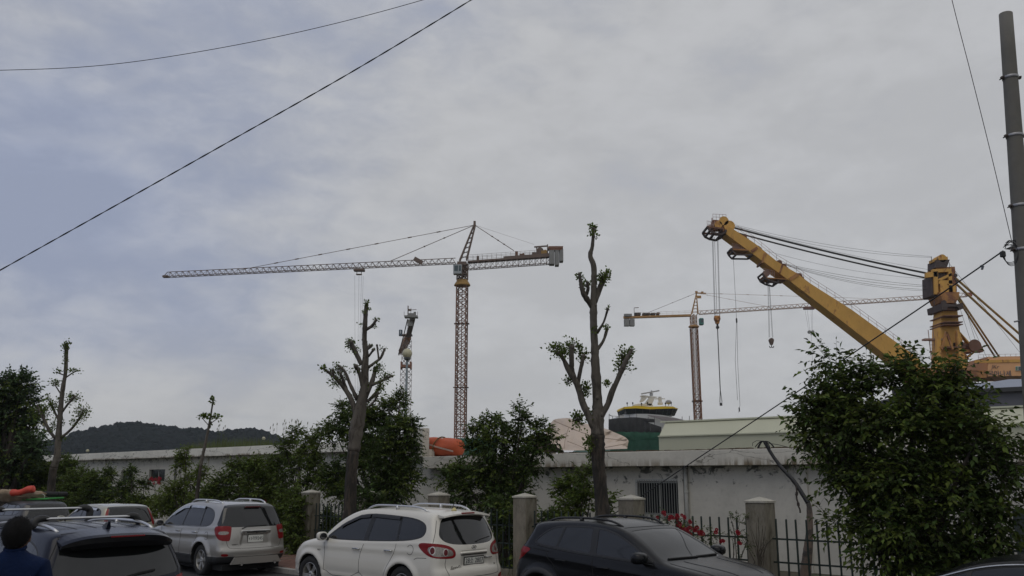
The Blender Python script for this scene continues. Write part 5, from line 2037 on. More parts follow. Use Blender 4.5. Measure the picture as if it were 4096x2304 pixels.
# big round-headed tree far left
lb = lobes_px([(20, 1560, 100, 80), (90, 1540, 60, 60), (110, 1610, 50, 60), (30, 1680, 120, 90), (120, 1700, 55, 60), (60, 1800, 120, 100), (130, 1790, 60, 60), (-60, 1700, 120, 140), (-100, 1600, 100, 100), (40, 1880, 130, 80),
               (-90, 1850, 120, 110)], Y=41, jitter=1.0, seed=5)
bt = thing('round_tree', (at(20, 1900, Y=41).x, 41, 0), 0, 'tall round-headed dark tree at the left edge, behind the building', 'tree')
q = MB()
bx = at(20, 1900, Y=41).x
for (cc, r) in lb:
    b = Vector((bx, 41, 0))
    pts = spline([(*b, .22), (bx + (cc[0] - bx) * .3, 41, cc[2] * .55, .14), (*cc, .04)], 6)
    q.tube(pts[:, :3], [float(x) for x in pts[:, 3]], 7)
q.build('trunk', bark_low, bt, world=True, smooth=True)
crown(bt, lb, 15, 11, .19, leaf_blue, 130, (.4, .9), .2, .1, .62)
# tiny-leaved tall grass and weeds on the roof of the left wing
rr = np.random.default_rng(5)
vs, fs = [], []
n = 0
for k in range(2600):
    px = rr.uniform(690, 1130)
    env = np.interp(px, [690, 760, 900, 1050, 1130], [.10, .55, .75, .6, .3])
    c0 = 30 + rr.uniform(1.0, 5.5)
    s = line_s(px, 1790, c0)
    h = env * rr.uniform(.3, 1.0) * (1.4 if rr.random() < .03 else 1)
    p = np.array(P3(s, c0 / KS, Z_LT - .05))
    lean = rr.normal(0, .16, 2) * h
    w = .008
    a = rr.uniform(0, 3.14)
    dx = np.array([math.cos(a) * w, math.sin(a) * w, 0])
    m1 = p + np.array([lean[0] * .4, lean[1] * .4, h * .55])
    t_ = p + np.array([lean[0], lean[1], h])
    vs += [p - dx, p + dx, m1 + dx * .8, m1 - dx * .8, t_]
    fs += [(n, n + 1, n + 2, n + 3), (n + 3, n + 2, n + 4)]
    n += 5
for k in range(26):      # tall flowering stalks against the sky
    px = rr.choice([875, 890, 1080, 1100, 1112, 1135, 1165, 1135, 1222, 1180, 1095]) + rr.uniform(-8, 8)
    c0 = 31.5
    s = line_s(px, 1790, c0)
    h = rr.uniform(.6, 1.15)
    p = np.array(P3(s, c0 / KS, Z_LT - .05))
    q_ = p + np.array([rr.normal(0, .05), 0, h])
    for (A_, B_, w) in ((p, q_, .005), (q_, q_ + np.array([0.01, 0, .11]), .02)):
        vs += [A_ + [-w, 0, 0], A_ + [w, 0, 0], B_ + [w * .6, 0, 0], B_ + [-w * .6, 0, 0], A_ + [0, -w, 0], A_ + [0, w, 0], B_ + [0, w * .6, 0], B_ + [0, -w * .6, 0]]
        fs += [(n, n + 1, n + 2, n + 3), (n + 4, n + 5, n + 6, n + 7)]
        n += 8
tag(mesh_obj('roof_grass', vs, fs, MA('dry_grass', (.075, .095, .030), .8, island=.4, trans=.3)), 'yellow-green tall grass growing on the roof of the left building', 'grass', kind='stuff')
# grass tufts on the verge and garden bed
vs, fs = [], []
n = 0
for k in range(9000):
    s = rr.uniform(-26, 12)
    d = rr.uniform(D_FENCE - .35, D_FENCE + 2.0)
    h = rr.uniform(.08, .32)
    p = np.array(P3(s, d, .05))
    a = rr.uniform(0, 3.14)
    w = .007
    dx = np.array([math.cos(a) * w, math.sin(a) * w, 0])
    t_ = p + np.array([rr.normal(0, .06), rr.normal(0, .06), h])
    vs += [p - dx, p + dx, t_]
    fs.append((n, n + 1, n + 2))
    n += 3
tag(mesh_obj('verge_grass', np.array(vs), np.array(fs), MA('verge_grass', (.06, .09, .025), .8, island=.4)), 'rough grass along the foot of the fence', 'grass', kind='stuff')


# ---------------------------------------------------------------- roses
rose_red = MA('rose_red', (.26, .006, .014), .5, var=.2, island=.35)


def roses(label, c, blobs, flowers, seed, fr=.032):
    rg = random.Random(seed)
    b = at(blobs[0][0], 2250, c=c)
    t = thing('rose_bush', (b.x, b.y, .1), 0, label, 'rose bush', 'red climbing roses on the fence')
    lb = lobes_px(blobs, c=c, seed=seed, jitter=.15)
    crown(t, lb, 42, 8, .045, leaf_dark, seed, (.12, .28), .3, .3, .6)
    q = MB()
    for (cc, r) in lb:
        pts = [Vector((b.x + rg.uniform(-.2, .2), b.y, .1)), Vector(cc) + Vector((rg.uniform(-.2, .2), 0, -.3)), Vector(cc)]
        q.tube(pts, [.012, .008, .004], 5)
    q.build('stem', twig_m, t, world=True)
    for (px, py) in flowers:
        p = at(px, py, c=c - .25 + rg.uniform(-.1, .1))
        vs, fs = [], []
        k = 0
        r = fr * rg.uniform(.75, 1.15)
        for ring in range(4):
            m_ = 5 + ring
            rad = r * (.25 + .25 * ring)
            for i in range(m_):
                a = 2 * math.pi * i / m_ + ring * .7
                ca, sa = math.cos(a), math.sin(a)
                ta, tb = -sa * rad * .7, ca * rad * .7
                up_ = Vector((0, -1, .4)).normalized()
                X_ = Vector((1, 0, 0))
                Z_ = up_.cross(X_)
                def W_(x, y, h):
                    return p + X_ * x + Z_ * y + up_ * h
                vs += [W_(ca * rad * .4, sa * rad * .4, 0), W_(ca * rad + ta, sa * rad + tb, r * (.7 - ring * .12)), W_(ca * rad * 1.15, sa * rad * 1.15, r * (.62 - ring * .16)), W_(ca * rad - ta, sa * rad - tb, r * (.7 - ring * .12))]
                fs.append((k, k + 1, k + 2, k + 3))
                k += 4
        mesh_obj('rose', vs, fs, rose_red, t, world=True)
    return t


fl = []
rg = random.Random(3)
for (px, py, n_) in ((2684, 2072, 3), (2706, 2068, 3), (2714, 2096, 3), (2727, 2115, 4), (2745, 2125, 4), (2755, 2118, 2), (2757, 2092, 1), (2760, 2145, 2), (2786, 2116, 2), (2796, 2128, 3), (2805, 2135, 3), (2735, 2068, 2), (2656, 2052, 2), (2633, 2070, 1), (2862, 2126, 1), (2888, 2168, 2)):
    for _ in range(n_ * 2):
        fl.append((px + rg.uniform(-8, 8), py + rg.uniform(-8, 8)))
roses('red rose bush behind the bonnet of the black crossover', 22.0, [(2680, 2085, 50, 30), (2740, 2110, 50, 40), (2800, 2140, 40, 40), (2840, 2130, 30, 25), (2840, 2190, 24, 40), (2870, 2160, 24, 16), (2620, 2090, 50, 25)], fl, 201)
roses('thin rose creeper beside the mossy pillar', 22.1, [(2925, 2080, 32, 22), (2960, 2090, 30, 26), (2960, 2140, 26, 30), (2985, 2180, 24, 40), (2930, 2150, 14, 30), (2990, 2080, 20, 12)], [(2950, 2128), (2953, 2133), (2962, 2175), (2957, 2172)], 202)
fl = [(620 + rg.uniform(-26, 26), 1925 + rg.uniform(-16, 10)) for _ in range(26)]
roses('distant red roses below the left window', 24.0, [(610, 1930, 45, 22), (650, 1925, 30, 18)], fl, 203, .04)
fl = [(988 + rg.uniform(-6, 6), 1980 + rg.uniform(-9, 14)) for _ in range(9)] + [(1022 + rg.uniform(-10, 10), 1976 + rg.uniform(-9, 9)) for _ in range(9)] + [(1060, 2006), (1062, 2000)]
roses('red roses over the rear roof of the silver car', 23.6, [(1005, 1990, 40, 26), (1050, 2005, 26, 20)], fl, 204, .04)
# bare creeper on the mossy pillar
cr = thing('bare_creeper', P3(pil_s[9], D_FENCE - .25, .1), 0, 'leafless brown creeper clinging to the mossy pillar', 'creeper')
q = MB()
rg = random.Random(9)
for k in range(16):
    px = 3040 + rg.uniform(-14, 20)
    pts = [at(3040 + rg.uniform(-10, 8), 2290, c=21.85), at(px, 2290 - rg.uniform(60, 110), c=21.9), at(px + rg.uniform(-34, 40), 2290 - rg.uniform(120, 230), c=21.95)]
    pp = spline([tuple(p) for p in pts], 4)
    q.tube(pp, [.008 * (1 - i / len(pp) * .7) for i in range(len(pp))], 4)
q.build('creeper_stems', twig_m, cr, world=True)
# ================================================================ cars
# A car body is the skin of a smooth solid: side outline, width, wheel arches; the skin is then cut along
# the window, door and lamp outlines so that each becomes a mesh of its own.
def chaikin(P, n=2, closed=True):
    P = np.array(P, float)
    for _ in range(n):
        Q = np.roll(P, -1, 0)
        A = .75 * P + .25 * Q
        B = .25 * P + .75 * Q
        P = np.stack([A, B], 1).reshape(-1, 2)
    return P


def sdf_poly(P, u, v):
    """signed distance to a closed polygon, negative inside"""
    P = np.asarray(P, float)
    u = np.asarray(u, float)
    v = np.asarray(v, float)
    d = np.full(u.shape, 1e9)
    ins = np.zeros(u.shape, bool)
    for i in range(len(P)):
        ax, ay = P[i - 1]
        bx, by = P[i]
        ex, ey = bx - ax, by - ay
        wx, wy = u - ax, v - ay
        t = np.clip((wx * ex + wy * ey) / (ex * ex + ey * ey + 1e-12), 0, 1)
        d = np.minimum(d, (wx - ex * t) ** 2 + (wy - ey * t) ** 2)
        c1 = (ay <= v) & (by > v)
        c2 = (ay > v) & (by <= v)
        cr = ex * wy - ey * wx
        ins ^= (c1 & (cr > 0)) | (c2 & (cr < 0))
    return np.sqrt(d) * np.where(ins, -1, 1)


def smax(a, b, r):
    h = np.maximum(r - np.abs(a - b), 0) / r
    return np.maximum(a, b) + h * h * r * .25


def sstep(x, a, b):
    t = np.clip((x - a) / (b - a), 0, 1)
    return t * t * (3 - 2 * t)


class CarShape:
    def __init__(s, sp):
        s.sp = sp
        P = chaikin(sp['side'], 3)
        s.x0, s.x1 = P[:, 0].min() - .15, P[:, 0].max() + .15
        s.z0, s.z1 = 0.05, P[:, 1].max() + .3
        s.g = .02
        gx = np.arange(s.x0 - .4, s.x1 + .4, s.g)
        gz = np.arange(s.z0 - .1, s.z1 + .3, s.g)
        X, Z = np.meshgrid(gx, gz, indexing='ij')
        s.gx, s.gz = gx, gz
        s.tab = sdf_poly(P, X, Z)
        s.bx = np.array(sp['belt'])      # (x, z) of the belt line
        s.W = sp['W'] / 2

    def belt(s, x):
        return np.interp(x, s.bx[:, 0], s.bx[:, 1])

    def width(s, x, z):
        sp = s.sp
        zb = s.belt(x)
        w = s.W - sp.get('tuck', .05) * sstep(-z, -.62, -.22)
        w = w - sp.get('lean', .05) * sstep(z, .62, 1.15) * 1.0
        w = w - np.maximum(z - zb, 0) * sp['tumble'] * (1 + .35 * np.maximum(z - zb, 0)) - .012 * sstep(z, zb - .02, zb + .03)
        cz, ca = sp.get('crease', (.9, .02))
        zz = z - (cz + sp.get('crease_k', 0) * x)
        w = w + ca * np.exp(-(zz / .05) ** 2) * sstep(-np.abs(x), -2.2, -1.6) * 1.0
        lz = sp.get('lower', .52)
        w = w + sp.get('lowamp', .012) * sstep(-z, -lz - .03, -lz + .03)
        if x is not None:
            xr, xf = sp['xr'], sp['xf']
            w = w - sp['tr'] * np.clip((xr - x) / .6, 0, 2) ** 2 - sp['tf'] * np.clip((x - xf) / .7, 0, 2) ** 2
            for wx in sp['wheels']:
                d = np.hypot(x - wx, z - sp['wr'])
                w = w + sp.get('flare', .025) * sstep(-d, -sp['ar'] - .14, -sp['ar'] - .03) * sstep(-z, -1.0, -.8)
        return w

    def F(s, p, arches=True):
        sp = s.sp
        x, y, z = p[..., 0], p[..., 1], p[..., 2]
        ay = np.abs(y)
        q = np.clip(ay / s.W, 0, 1.1)
        xw = x + np.where(x > 0, sp['cf'], -sp['cr']) * q ** 3 * sstep(np.abs(x), .6, 1.8)
        zw = z + sp['crown'] * q ** 2 * sstep(z, .8, 1.2)
        fx = np.clip((xw - s.gx[0]) / s.g, 0, len(s.gx) - 1.001)
        fz = np.clip((zw - s.gz[0]) / s.g, 0, len(s.gz) - 1.001)
        i, k = fx.astype(int), fz.astype(int)
        a, b = fx - i, fz - k
        T = s.tab
        f1 = (T[i, k] * (1 - a) * (1 - b) + T[i + 1, k] * a * (1 - b) + T[i, k + 1] * (1 - a) * b + T[i + 1, k + 1] * a * b)
        f2 = ay - s.width(x, z)
        f = smax(f1, f2, sp.get('round', .09))
        for (kind, poly, lo, depth) in sp.get('dents', []):     # shallow pressings: number plate recess and the like
            if kind == 'rear':
                dd = sdf_poly(poly, y, z)
                f = f + depth * sstep(-dd, -.01, .03) * (x < 0)
        if arches:
            for wx in sp['wheels']:
                d = np.hypot(x - wx, z - sp['wr'])
                arch = np.maximum(d - sp['ar'], (s.W - .30) - ay)
                f = smax(f, -arch, .012)
        return f

    def grad(s, p, e=.004):
        g = np.zeros_like(p)
        for k in range(3):
            dp = np.zeros(3)
            dp[k] = e
            g[:, k] = (s.F(p + dp) - s.F(p - dp)) / (2 * e)
        return g

    def project(s, p, it=3):
        for _ in range(it):
            f = s.F(p)
            g = s.grad(p)
            n2 = np.maximum((g * g).sum(1), .2)
            p = p - (np.clip(f, -.03, .03) / n2)[:, None] * g
        return p

    def side_y(s, x, z, sgn=1):
        x, z = np.broadcast_arrays(np.asarray(x, float), np.asarray(z, float))
        lo = np.full(x.shape, .2)
        hi = np.full(x.shape, s.W + .15)
        for _ in range(22):
            m = (lo + hi) / 2
            f = s.F(np.stack([x, m, z], -1), False)
            lo = np.where(f < 0, m, lo)
            hi = np.where(f < 0, hi, m)
        return sgn * lo

    def end_x(s, y, z, sgn=-1):
        y, z = np.broadcast_arrays(np.asarray(y, float), np.asarray(z, float))
        lo = np.full(y.shape, .2)
        hi = np.full(y.shape, 2.7)
        for _ in range(22):
            m = (lo + hi) / 2
            f = s.F(np.stack([sgn * m, y, z], -1), False)
            lo = np.where(f < 0, m, lo)
            hi = np.where(f < 0, hi, m)
        return sgn * lo

    def top_z(s, x, y):
        x, y = np.broadcast_arrays(np.asarray(x, float), np.asarray(y, float))
        lo = np.full(x.shape, .5)
        hi = np.full(x.shape, 2.1)
        for _ in range(22):
            m = (lo + hi) / 2
            f = s.F(np.stack([x, y, m], -1), False)
            lo = np.where(f < 0, m, lo)
            hi = np.where(f < 0, hi, m)
        return lo

    def skin(s, h):
        """surface nets"""
        xs = np.arange(s.x0, s.x1 + h, h)
        ny = int((s.W + .12) / h) + 1
        ys = (np.arange(-ny, ny + 1)) * h
        zs = np.arange(.1, s.z1, h)
        G = np.stack(np.meshgrid(xs, ys, zs, indexing='ij'), -1)
        V = s.F(G)
        neg = V < 0
        c = neg[:-1, :-1, :-1].astype(np.int8)
        cnt = np.zeros(c.shape, np.int8)
        for dx in (0, 1):
            for dy in (0, 1):
                for dz in (0, 1):
                    cnt += neg[dx:dx + c.shape[0], dy:dy + c.shape[1], dz:dz + c.shape[2]]
        act = (cnt > 0) & (cnt < 8)
        idx = -np.ones(act.shape, int)
        ai = np.argwhere(act)
        idx[act] = np.arange(len(ai))
        acc = np.zeros((len(ai), 3))
        n = np.zeros(len(ai))
        cor = [(a, b, c2) for a in (0, 1) for b in (0, 1) for c2 in (0, 1)]
        for i0 in range(8):
            for j0 in range(i0 + 1, 8):
                A, B = np.array(cor[i0]), np.array(cor[j0])
                if np.abs(A - B).sum() != 1:
                    continue
                va = V[ai[:, 0] + A[0], ai[:, 1] + A[1], ai[:, 2] + A[2]]
                vb = V[ai[:, 0] + B[0], ai[:, 1] + B[1], ai[:, 2] + B[2]]
                cr = (va < 0) != (vb < 0)
                t = np.where(cr, va / np.where(cr, va - vb, 1), 0)
                p = A + (B - A) * t[:, None]
                acc[cr] += p[cr]
                n[cr] += 1
        P = (ai + acc / n[:, None]) * h + np.array([xs[0], ys[0], zs[0]])
        quads = []
        # x edges
        e = neg[:-1, 1:-1, 1:-1] != neg[1:, 1:-1, 1:-1]
        q = np.argwhere(e)
        i, j, k = q[:, 0], q[:, 1] + 1, q[:, 2] + 1
        Q = np.stack([idx[i, j - 1, k - 1], idx[i, j, k - 1], idx[i, j, k], idx[i, j - 1, k]], 1)
        fl = neg[i, j, k]
        Q[~fl] = Q[~fl][:, ::-1]
        quads.append(Q)
        e = neg[1:-1, :-1, 1:-1] != neg[1:-1, 1:, 1:-1]
        q = np.argwhere(e)
        i, j, k = q[:, 0] + 1, q[:, 1], q[:, 2] + 1
        Q = np.stack([idx[i - 1, j, k - 1], idx[i - 1, j, k], idx[i, j, k], idx[i, j, k - 1]], 1)
        fl = neg[i, j, k]
        Q[~fl] = Q[~fl][:, ::-1]
        quads.append(Q)
        e = neg[1:-1, 1:-1, :-1] != neg[1:-1, 1:-1, 1:]
        q = np.argwhere(e)
        i, j, k = q[:, 0] + 1, q[:, 1] + 1, q[:, 2]
        Q = np.stack([idx[i - 1, j - 1, k], idx[i, j - 1, k], idx[i, j, k], idx[i - 1, j, k]], 1)
        fl = neg[i, j, k]
        Q[~fl] = Q[~fl][:, ::-1]
        quads.append(Q)
        Q = np.concatenate(quads)
        return s.project(P), Q[(Q >= 0).all(1)]


def cut_skin(P, faces, field):
    """split a polygon list by field < 0; returns vertices, inside faces, rest"""
    g = field(P)
    V = list(map(tuple, P))
    cache = {}
    ins, out = [], []
    neg = g < 0
    for f in faces:
        k = sum(neg[i] for i in f)
        if k == len(f):
            ins.append(f)
        elif k == 0:
            out.append(f)
        else:
            a, b = [], []
            for n_ in range(len(f)):
                i, j = f[n_], f[(n_ + 1) % len(f)]
                (a if neg[i] else b).append(i)
                if neg[i] != neg[j]:
                    key = (i, j) if i < j else (j, i)
                    if key not in cache:
                        t = g[i] / (g[i] - g[j])
                        t = min(max(t, .02), .98)
                        cache[key] = len(V)
                        V.append(tuple(P[i] + (P[j] - P[i]) * t))
                    a.append(cache[key])
                    b.append(cache[key])
            if len(a) >= 3:
                ins.append(a)
            if len(b) >= 3:
                out.append(b)
    return np.array(V), ins, out


def sub_mesh(V, faces):
    used = {}
    vs, fs = [], []
    for f in faces:
        g = []
        for i in f:
            if i not in used:
                used[i] = len(vs)
                vs.append(V[i])
            g.append(used[i])
        fs.append(g)
    return np.array(vs).reshape(-1, 3), fs


def round_poly(P, n=2):
    return chaikin(P, n)


def region(kind, poly, sgn=1, n=2, xlim=None):
    P = chaikin(poly, n) if n else np.array(poly, float)

    def f(p):
        x, y, z = p[:, 0], p[:, 1], p[:, 2]
        if kind == 'side':
            return np.maximum(sdf_poly(P, x, z), .30 - sgn * y)
        if kind == 'rear':
            return np.maximum(sdf_poly(P, y, z), x - (xlim if xlim is not None else -1.2))
        if kind == 'front':
            return np.maximum(sdf_poly(P, y, z), (xlim if xlim is not None else .2) - x)
        if kind == 'top':
            return np.maximum(sdf_poly(P, x, y), .7 - z)
        if kind == 'wrap':       # round the rear corner: u grows along the side and on across the tail
            return np.maximum(sdf_poly(P, -x - sgn * y, z), np.maximum(x + .8, .05 - sgn * y))
        if kind == 'wrapf':
            return np.maximum(sdf_poly(P, x - sgn * y, z), np.maximum(.8 - x, .05 - sgn * y))
        if kind == 'zbelow':
            return z - P[0][0]
    return f


def strip(shape, pts, kind, sgn=1, r=.004, lift=0.0, closed=False, n=5):
    """a line laid on the skin, from side (x, z) or rear/front (y, z) points"""
    if len(pts[0]) == 2 and not closed:
        q = spline(pts, 10)
    else:
        q = np.array(pts, float)
    if kind == 'side':
        y = shape.side_y(q[:, 0], q[:, 1], 1)
        P = np.stack([q[:, 0], sgn * (y + lift), q[:, 1]], 1)
    elif kind in ('rear', 'front'):
        sg = -1 if kind == 'rear' else 1
        x = shape.end_x(q[:, 0], q[:, 1], sg)
        P = np.stack([x + sg * lift, q[:, 0], q[:, 1]], 1)
    else:
        z = shape.top_z(q[:, 0], q[:, 1])
        P = np.stack([q[:, 0], q[:, 1], z + lift], 1)
    m = MB()
    m.tube(P, r, n, closed=closed)
    return m


def make_wheel(parent, x, y, r, spec, sgn):
    """wheel > tyre, rim; axis along y, outer face towards sgn"""
    w = bpy.data.objects.new('wheel', None)
    COL.objects.link(w)
    w.parent = parent
    w.location = (x, y, r)
    w.rotation_euler = (0, R(spec.get('spin', 20)), 0 if sgn > 0 else math.pi)
    wd = spec.get('ww', .22)
    rr = spec['rim']
    ty = MB()
    h = wd / 2
    prof = [(rr - .01, -h * .8), (rr + .02, -h * .95), (r - .05, -h), (r - .015, -h * .85), (r, -h * .6), (r, h * .6), (r - .015, h * .85), (r - .05, h),
            (rr + .02, h * .95), (rr - .01, h * .8)]
    ty.lathe(prof, 40, 'y', cap=False)
    # tread grooves read as fine rings
    ty.build('tyre', M['tyre'], w, smooth=True)
    rm = MB()
    rm.lathe([(rr - .03, -h * .5), (rr + .004, -h * .5), (rr + .004, h * .80), (rr - .012, h * .84), (rr - .022, h * .55), (rr - .05, -h * .4)], 40, 'y', cap=False)
    ns, st = spec.get('spokes', 6), spec.get('style', 'single')
    for k in range(ns):
        a = 2 * math.pi * k / ns
        offs = (-.13, .13) if st == 'twin' else (0,)
        for o in offs:
            a0, a1 = a + o * .6, a + o
            w0 = .030 if st == 'single' else .02
            w1 = .046 if st == 'single' else .024
            p0 = Vector((math.cos(a0) * .05, h * .62, math.sin(a0) * .05))
            p1 = Vector((math.cos(a1) * (rr - .015), h * .72, math.sin(a1) * (rr - .015)))
            d = (p1 - p0).normalized()
            t = d.cross(Vector((0, 1, 0)))
            vs = [p0 - t * w0, p0 + t * w0, p1 + t * w1, p1 - t * w1]
            vs += [v + Vector((0, -.035, 0)) for v in vs]
            rm.add(vs, [(0, 1, 2, 3), (7, 6, 5, 4), (0, 4, 5, 1), (1, 5, 6, 2), (2, 6, 7, 3), (3, 7, 4, 0)])
    rm.lathe([(.001, h * .60), (.035, h * .72), (.06, h * .66), (.075, h * .4), (.08, 0)], 20, 'y', cap=False)
    rm.build('rim', M[spec.get('rimmat', 'rim')], w)
    b = MB()
    b.lathe([(.001, -h * .35), (rr - .055, -h * .35)], 24, 'y', cap=False)
    b.lathe([(.001, h * .05), (.15, h * .05), (.16, 0)], 24, 'y', cap=False)
    b.build('brake_disc', M['brake'], w)
    return w


def build_car(sp, name, label, cat, loc, rz, h=.03, group=None):
    sh = CarShape(sp)
    car = thing(name, loc, rz, label, cat, group)
    P, Q = sh.skin(h)
    faces = [list(q) for q in Q]
    V = P
    pal = sp['mats']

    def liner(p):
        d = np.min([np.hypot(p[:, 0] - wx, p[:, 2] - sp['wr']) for wx in sp['wheels']], 0)
        return np.maximum(d - (sp['ar'] + .006), np.abs(p[:, 1]) - (sh.width(p[:, 0], p[:, 2]) - .012))
    regs = [('wheel_liner', liner, 'liner', None)]
    regs += sp['regions'](sh)
    parts, pend = {}, []
    for (nm, fld, mt, key, par) in [r if len(r) == 5 else (*r, None) for r in regs]:
        V, ins, faces = cut_skin(np.asarray(V), faces, fld)
        if not ins:
            continue
        vs, fs = sub_mesh(V, ins)
        inset = {'glass': -.004, 'windscreen': -.004, 'lamp_red': .004, 'lamp_clear': .004, 'lamp_ring': .006, 'lamp_dull': .005}.get(mt, 0)
        if inset:
            g = sh.grad(vs)
            g /= np.linalg.norm(g, axis=1)[:, None] + 1e-9
            vs = vs + g * inset
        o = mesh_obj(nm, vs, fs, M[pal.get(mt, mt)], car, smooth=True)
        parts[key or nm] = o
        if par:
            pend.append((o, par))
    for o, par in pend:
        if par in parts:
            o.parent = parts[par]
    vs, fs = sub_mesh(np.asarray(V), faces)
    body = mesh_obj('body', vs, fs, M[pal['paint']], car, smooth=True)
    for wx in sp['wheels']:
        for sg in (1, -1):
            make_wheel(car, wx, sg * (sh.W - sp.get('wheel_in', .13)), sp['wr'] - .0, sp, sg)
    return car, sh, parts, body


def mirror_part(car, sp, sh, x, z, sgn, mt, size=(.12, .23, .17)):
    y0 = float(sh.side_y(x, z))
    mb = MB()
    mb.sphere((x + .03, sgn * (y0 + .15), z + .06), 1, 16, 10, (size[0] * .75, size[1] * .5, size[2] * .5))
    o = mb.build('wing_mirror', mt, car, smooth=True)
    for v in o.data.vertices:      # square the shell off
        for ax, c0, h_ in ((1, sgn * (y0 + .15), size[1] * .5), (2, z + .06, size[2] * .5)):
            t = (v.co[ax] - c0) / h_
            v.co[ax] = c0 + h_ * math.copysign(abs(t) ** .62, t)
    for v in o.data.vertices:
        if v.co.x < x - .01:
            v.co.x = x - .01
    g = MB()
    g.sphere((x - .014, sgn * (y0 + .15), z + .06), 1, 14, 8, (.006, size[1] * .40, size[2] * .38))
    g.build('mirror_glass', M['mirror'], o, smooth=True)
    a = MB()
    a.beam((x + .03, sgn * (y0 - .01), z - .01), (x + .03, sgn * (y0 + .07), z + .03), .07, .05)
    a.build('mirror_arm', M['trim'], o)
    return o


def rail_part(car, sh, x0, x1, y, mt, up=.05, r=.018, sgn=1):
    xs = np.linspace(x0, x1, 22)
    t = np.linspace(0, 1, 22)
    hump = up * np.clip(np.minimum(t, 1 - t) / .16, 0, 1) ** .6 - .008
    yy = y - .03 * (2 * t - 1) ** 2
    z = sh.top_z(xs, yy) + hump
    m = MB()
    m.tube(np.stack([xs, sgn * yy, z], 1), r, 8)
    for k in (0.5,):
        i = int(k * 21)
        m.beam((xs[i], sgn * yy[i], z[i] - up - .01), (xs[i], sgn * yy[i], z[i]), .07, .03)
    return m.build('roof_rail', mt, car, smooth=True)


def handle_part(par, sh, x, z, sgn, mt):
    y = float(sh.side_y(x, z))
    m = MB()
    pts = [(x - .10, sgn * (y + .002), z), (x - .08, sgn * (y + .03), z), (x, sgn * (y + .04), z + .004), (x + .08, sgn * (y + .03), z), (x + .10, sgn * (y + .002), z)]
    m.tube([tuple(p) for p in spline(pts, 4)], .014, 6)
    return m.build('door_handle', mt, par, smooth=True)


def wiper_part(car, pts, r=.012):
    m = MB()
    m.tube(pts, r, 6)
    return m.build('wiper', M['trim'], car)


def plate_part(car, x, z, w, h, text, size, tx=1.0, tilt=0.0, frame=.018, yoff=0.0):
    o = bpy.data.objects.new('number_plate', None)
    fr = MB()
    fr.box((0, 0, 0), (.012, w + 2 * frame, h + 2 * frame), bevel=.004)
    f = fr.build('number_plate', M['plate_frame'], car)
    f.location = (x, yoff, z)
    f.rotation_euler = (0, R(tilt), 0)
    bpy.data.objects.remove(o)
    pl = MB()
    pl.box((-.0085, 0, 0), (.006, w, h), bevel=.002)
    p = pl.build('plate_face', M['plate'], f)
    t = add_text(text, 'plate_text', size, M['plate_text'], f, (-.0135, 0, -.002), (math.pi / 2, 0, -math.pi / 2), .0008, sx=tx)
    for yy in (-1, 1):
        b = MB()
        b.lathe([(.001, -.014), (.008, -.014), (.009, -.011)], 8, 'x')
        for i, v in enumerate(b.v):
            b.v[i] = (v[0], v[1] + yy * w * .43, v[2] + h * .0)
        b.build('plate_bolt', M['chrome'], f)
    return f
M = {}


def paint(name, col, metal=0.0, rough=.35, coat=1.0, ior=1.5, spec=.5):
    return mat(name, col, rough, metal, var=.03, vscale=1.2, coat=coat, ior=ior, spec=spec)


M['white_paint'] = paint('white_paint', (.64, .615, .545), rough=.45, coat=.6)
M['silver_paint'] = paint('silver_paint', (.36, .345, .315), metal=.55, rough=.38)
M['black_paint'] = paint('black_paint', (.008, .0085, .0095), rough=.25, coat=0, spec=.3)
M['navy_paint'] = paint('navy_paint', (.007, .009, .018), rough=.22, coat=0, spec=.3)
M['beige_paint'] = paint('beige_paint', (.36, .345, .26), metal=.2, rough=.45)
M['gray_paint'] = paint('gray_paint', (.05, .05, .053), rough=.35, coat=0)
M['glass'] = mat('tinted_glass', (.010, .011, .011), .04, ior=1.6)
M['windscreen'] = mat('windscreen_glass', (.012, .013, .014), .04, ior=1.5)
M['trim'] = mat('black_trim', (.014, .014, .014), .5)
M['cladding'] = mat('cladding_plastic', (.022, .023, .024), .62, var=.1, vscale=4)
M['liner'] = mat('arch_liner', (.008, .008, .008), .9)
M['tyre'] = mat('tyre_rubber', (.018, .018, .018), .85, var=.25, vscale=8)
M['rim'] = mat('rim_alloy', (.48, .47, .44), .35, .85, var=.12, vscale=9)
M['brake'] = mat('brake_dark', (.03, .028, .026), .6, .4)
M['chrome'] = mat('chrome', (.52, .52, .51), .22, 1.0, var=.25, vscale=7)
M['alloy'] = mat('brushed_alloy', (.62, .62, .62), .35, .8)
M['mirror'] = mat('mirror_glass', (.12, .12, .13), .05, .9)
M['lamp_red'] = mat('lamp_red', (.20, .003, .005), .3, coat=0, spec=.35)
M['lamp_dull'] = mat('lamp_dull_red', (.11, .010, .012), .3, coat=0, spec=.35)
M['lamp_clear'] = mat('lamp_clear', (.26, .235, .21), .2, .3, coat=.3, var=.35, vscale=40)
M['lamp_ring'] = mat('lamp_ring', (.7, .66, .62), .2, .6)
M['plate'] = mat('plate_white', (.74, .74, .68), .5)
M['plate_text'] = mat('plate_ink', (.02, .022, .03), .6)
M['plate_frame'] = mat('plate_frame', (.06, .06, .055), .4, .3)
M['seam'] = mat('panel_gap', (.010, .010, .010), .9)
M['white_trim'] = mat('white_lining', (.40, .39, .36), .5)


def band_field(sh, poly, sgn, shrink, xa, xb, n=2):
    P = chaikin(poly, n)

    def f(p):
        x, y, z = p[:, 0], p[:, 1], p[:, 2]
        d = sdf_poly(P, x, z) + shrink
        lim = x - np.interp(z, *xa) if xa else np.full(len(x), -9.)
        lim2 = np.interp(z, *xb) - x if xb else np.full(len(x), -9.)
        return np.maximum(np.maximum(d, np.maximum(lim, lim2)), .30 - sgn * y)
    return f


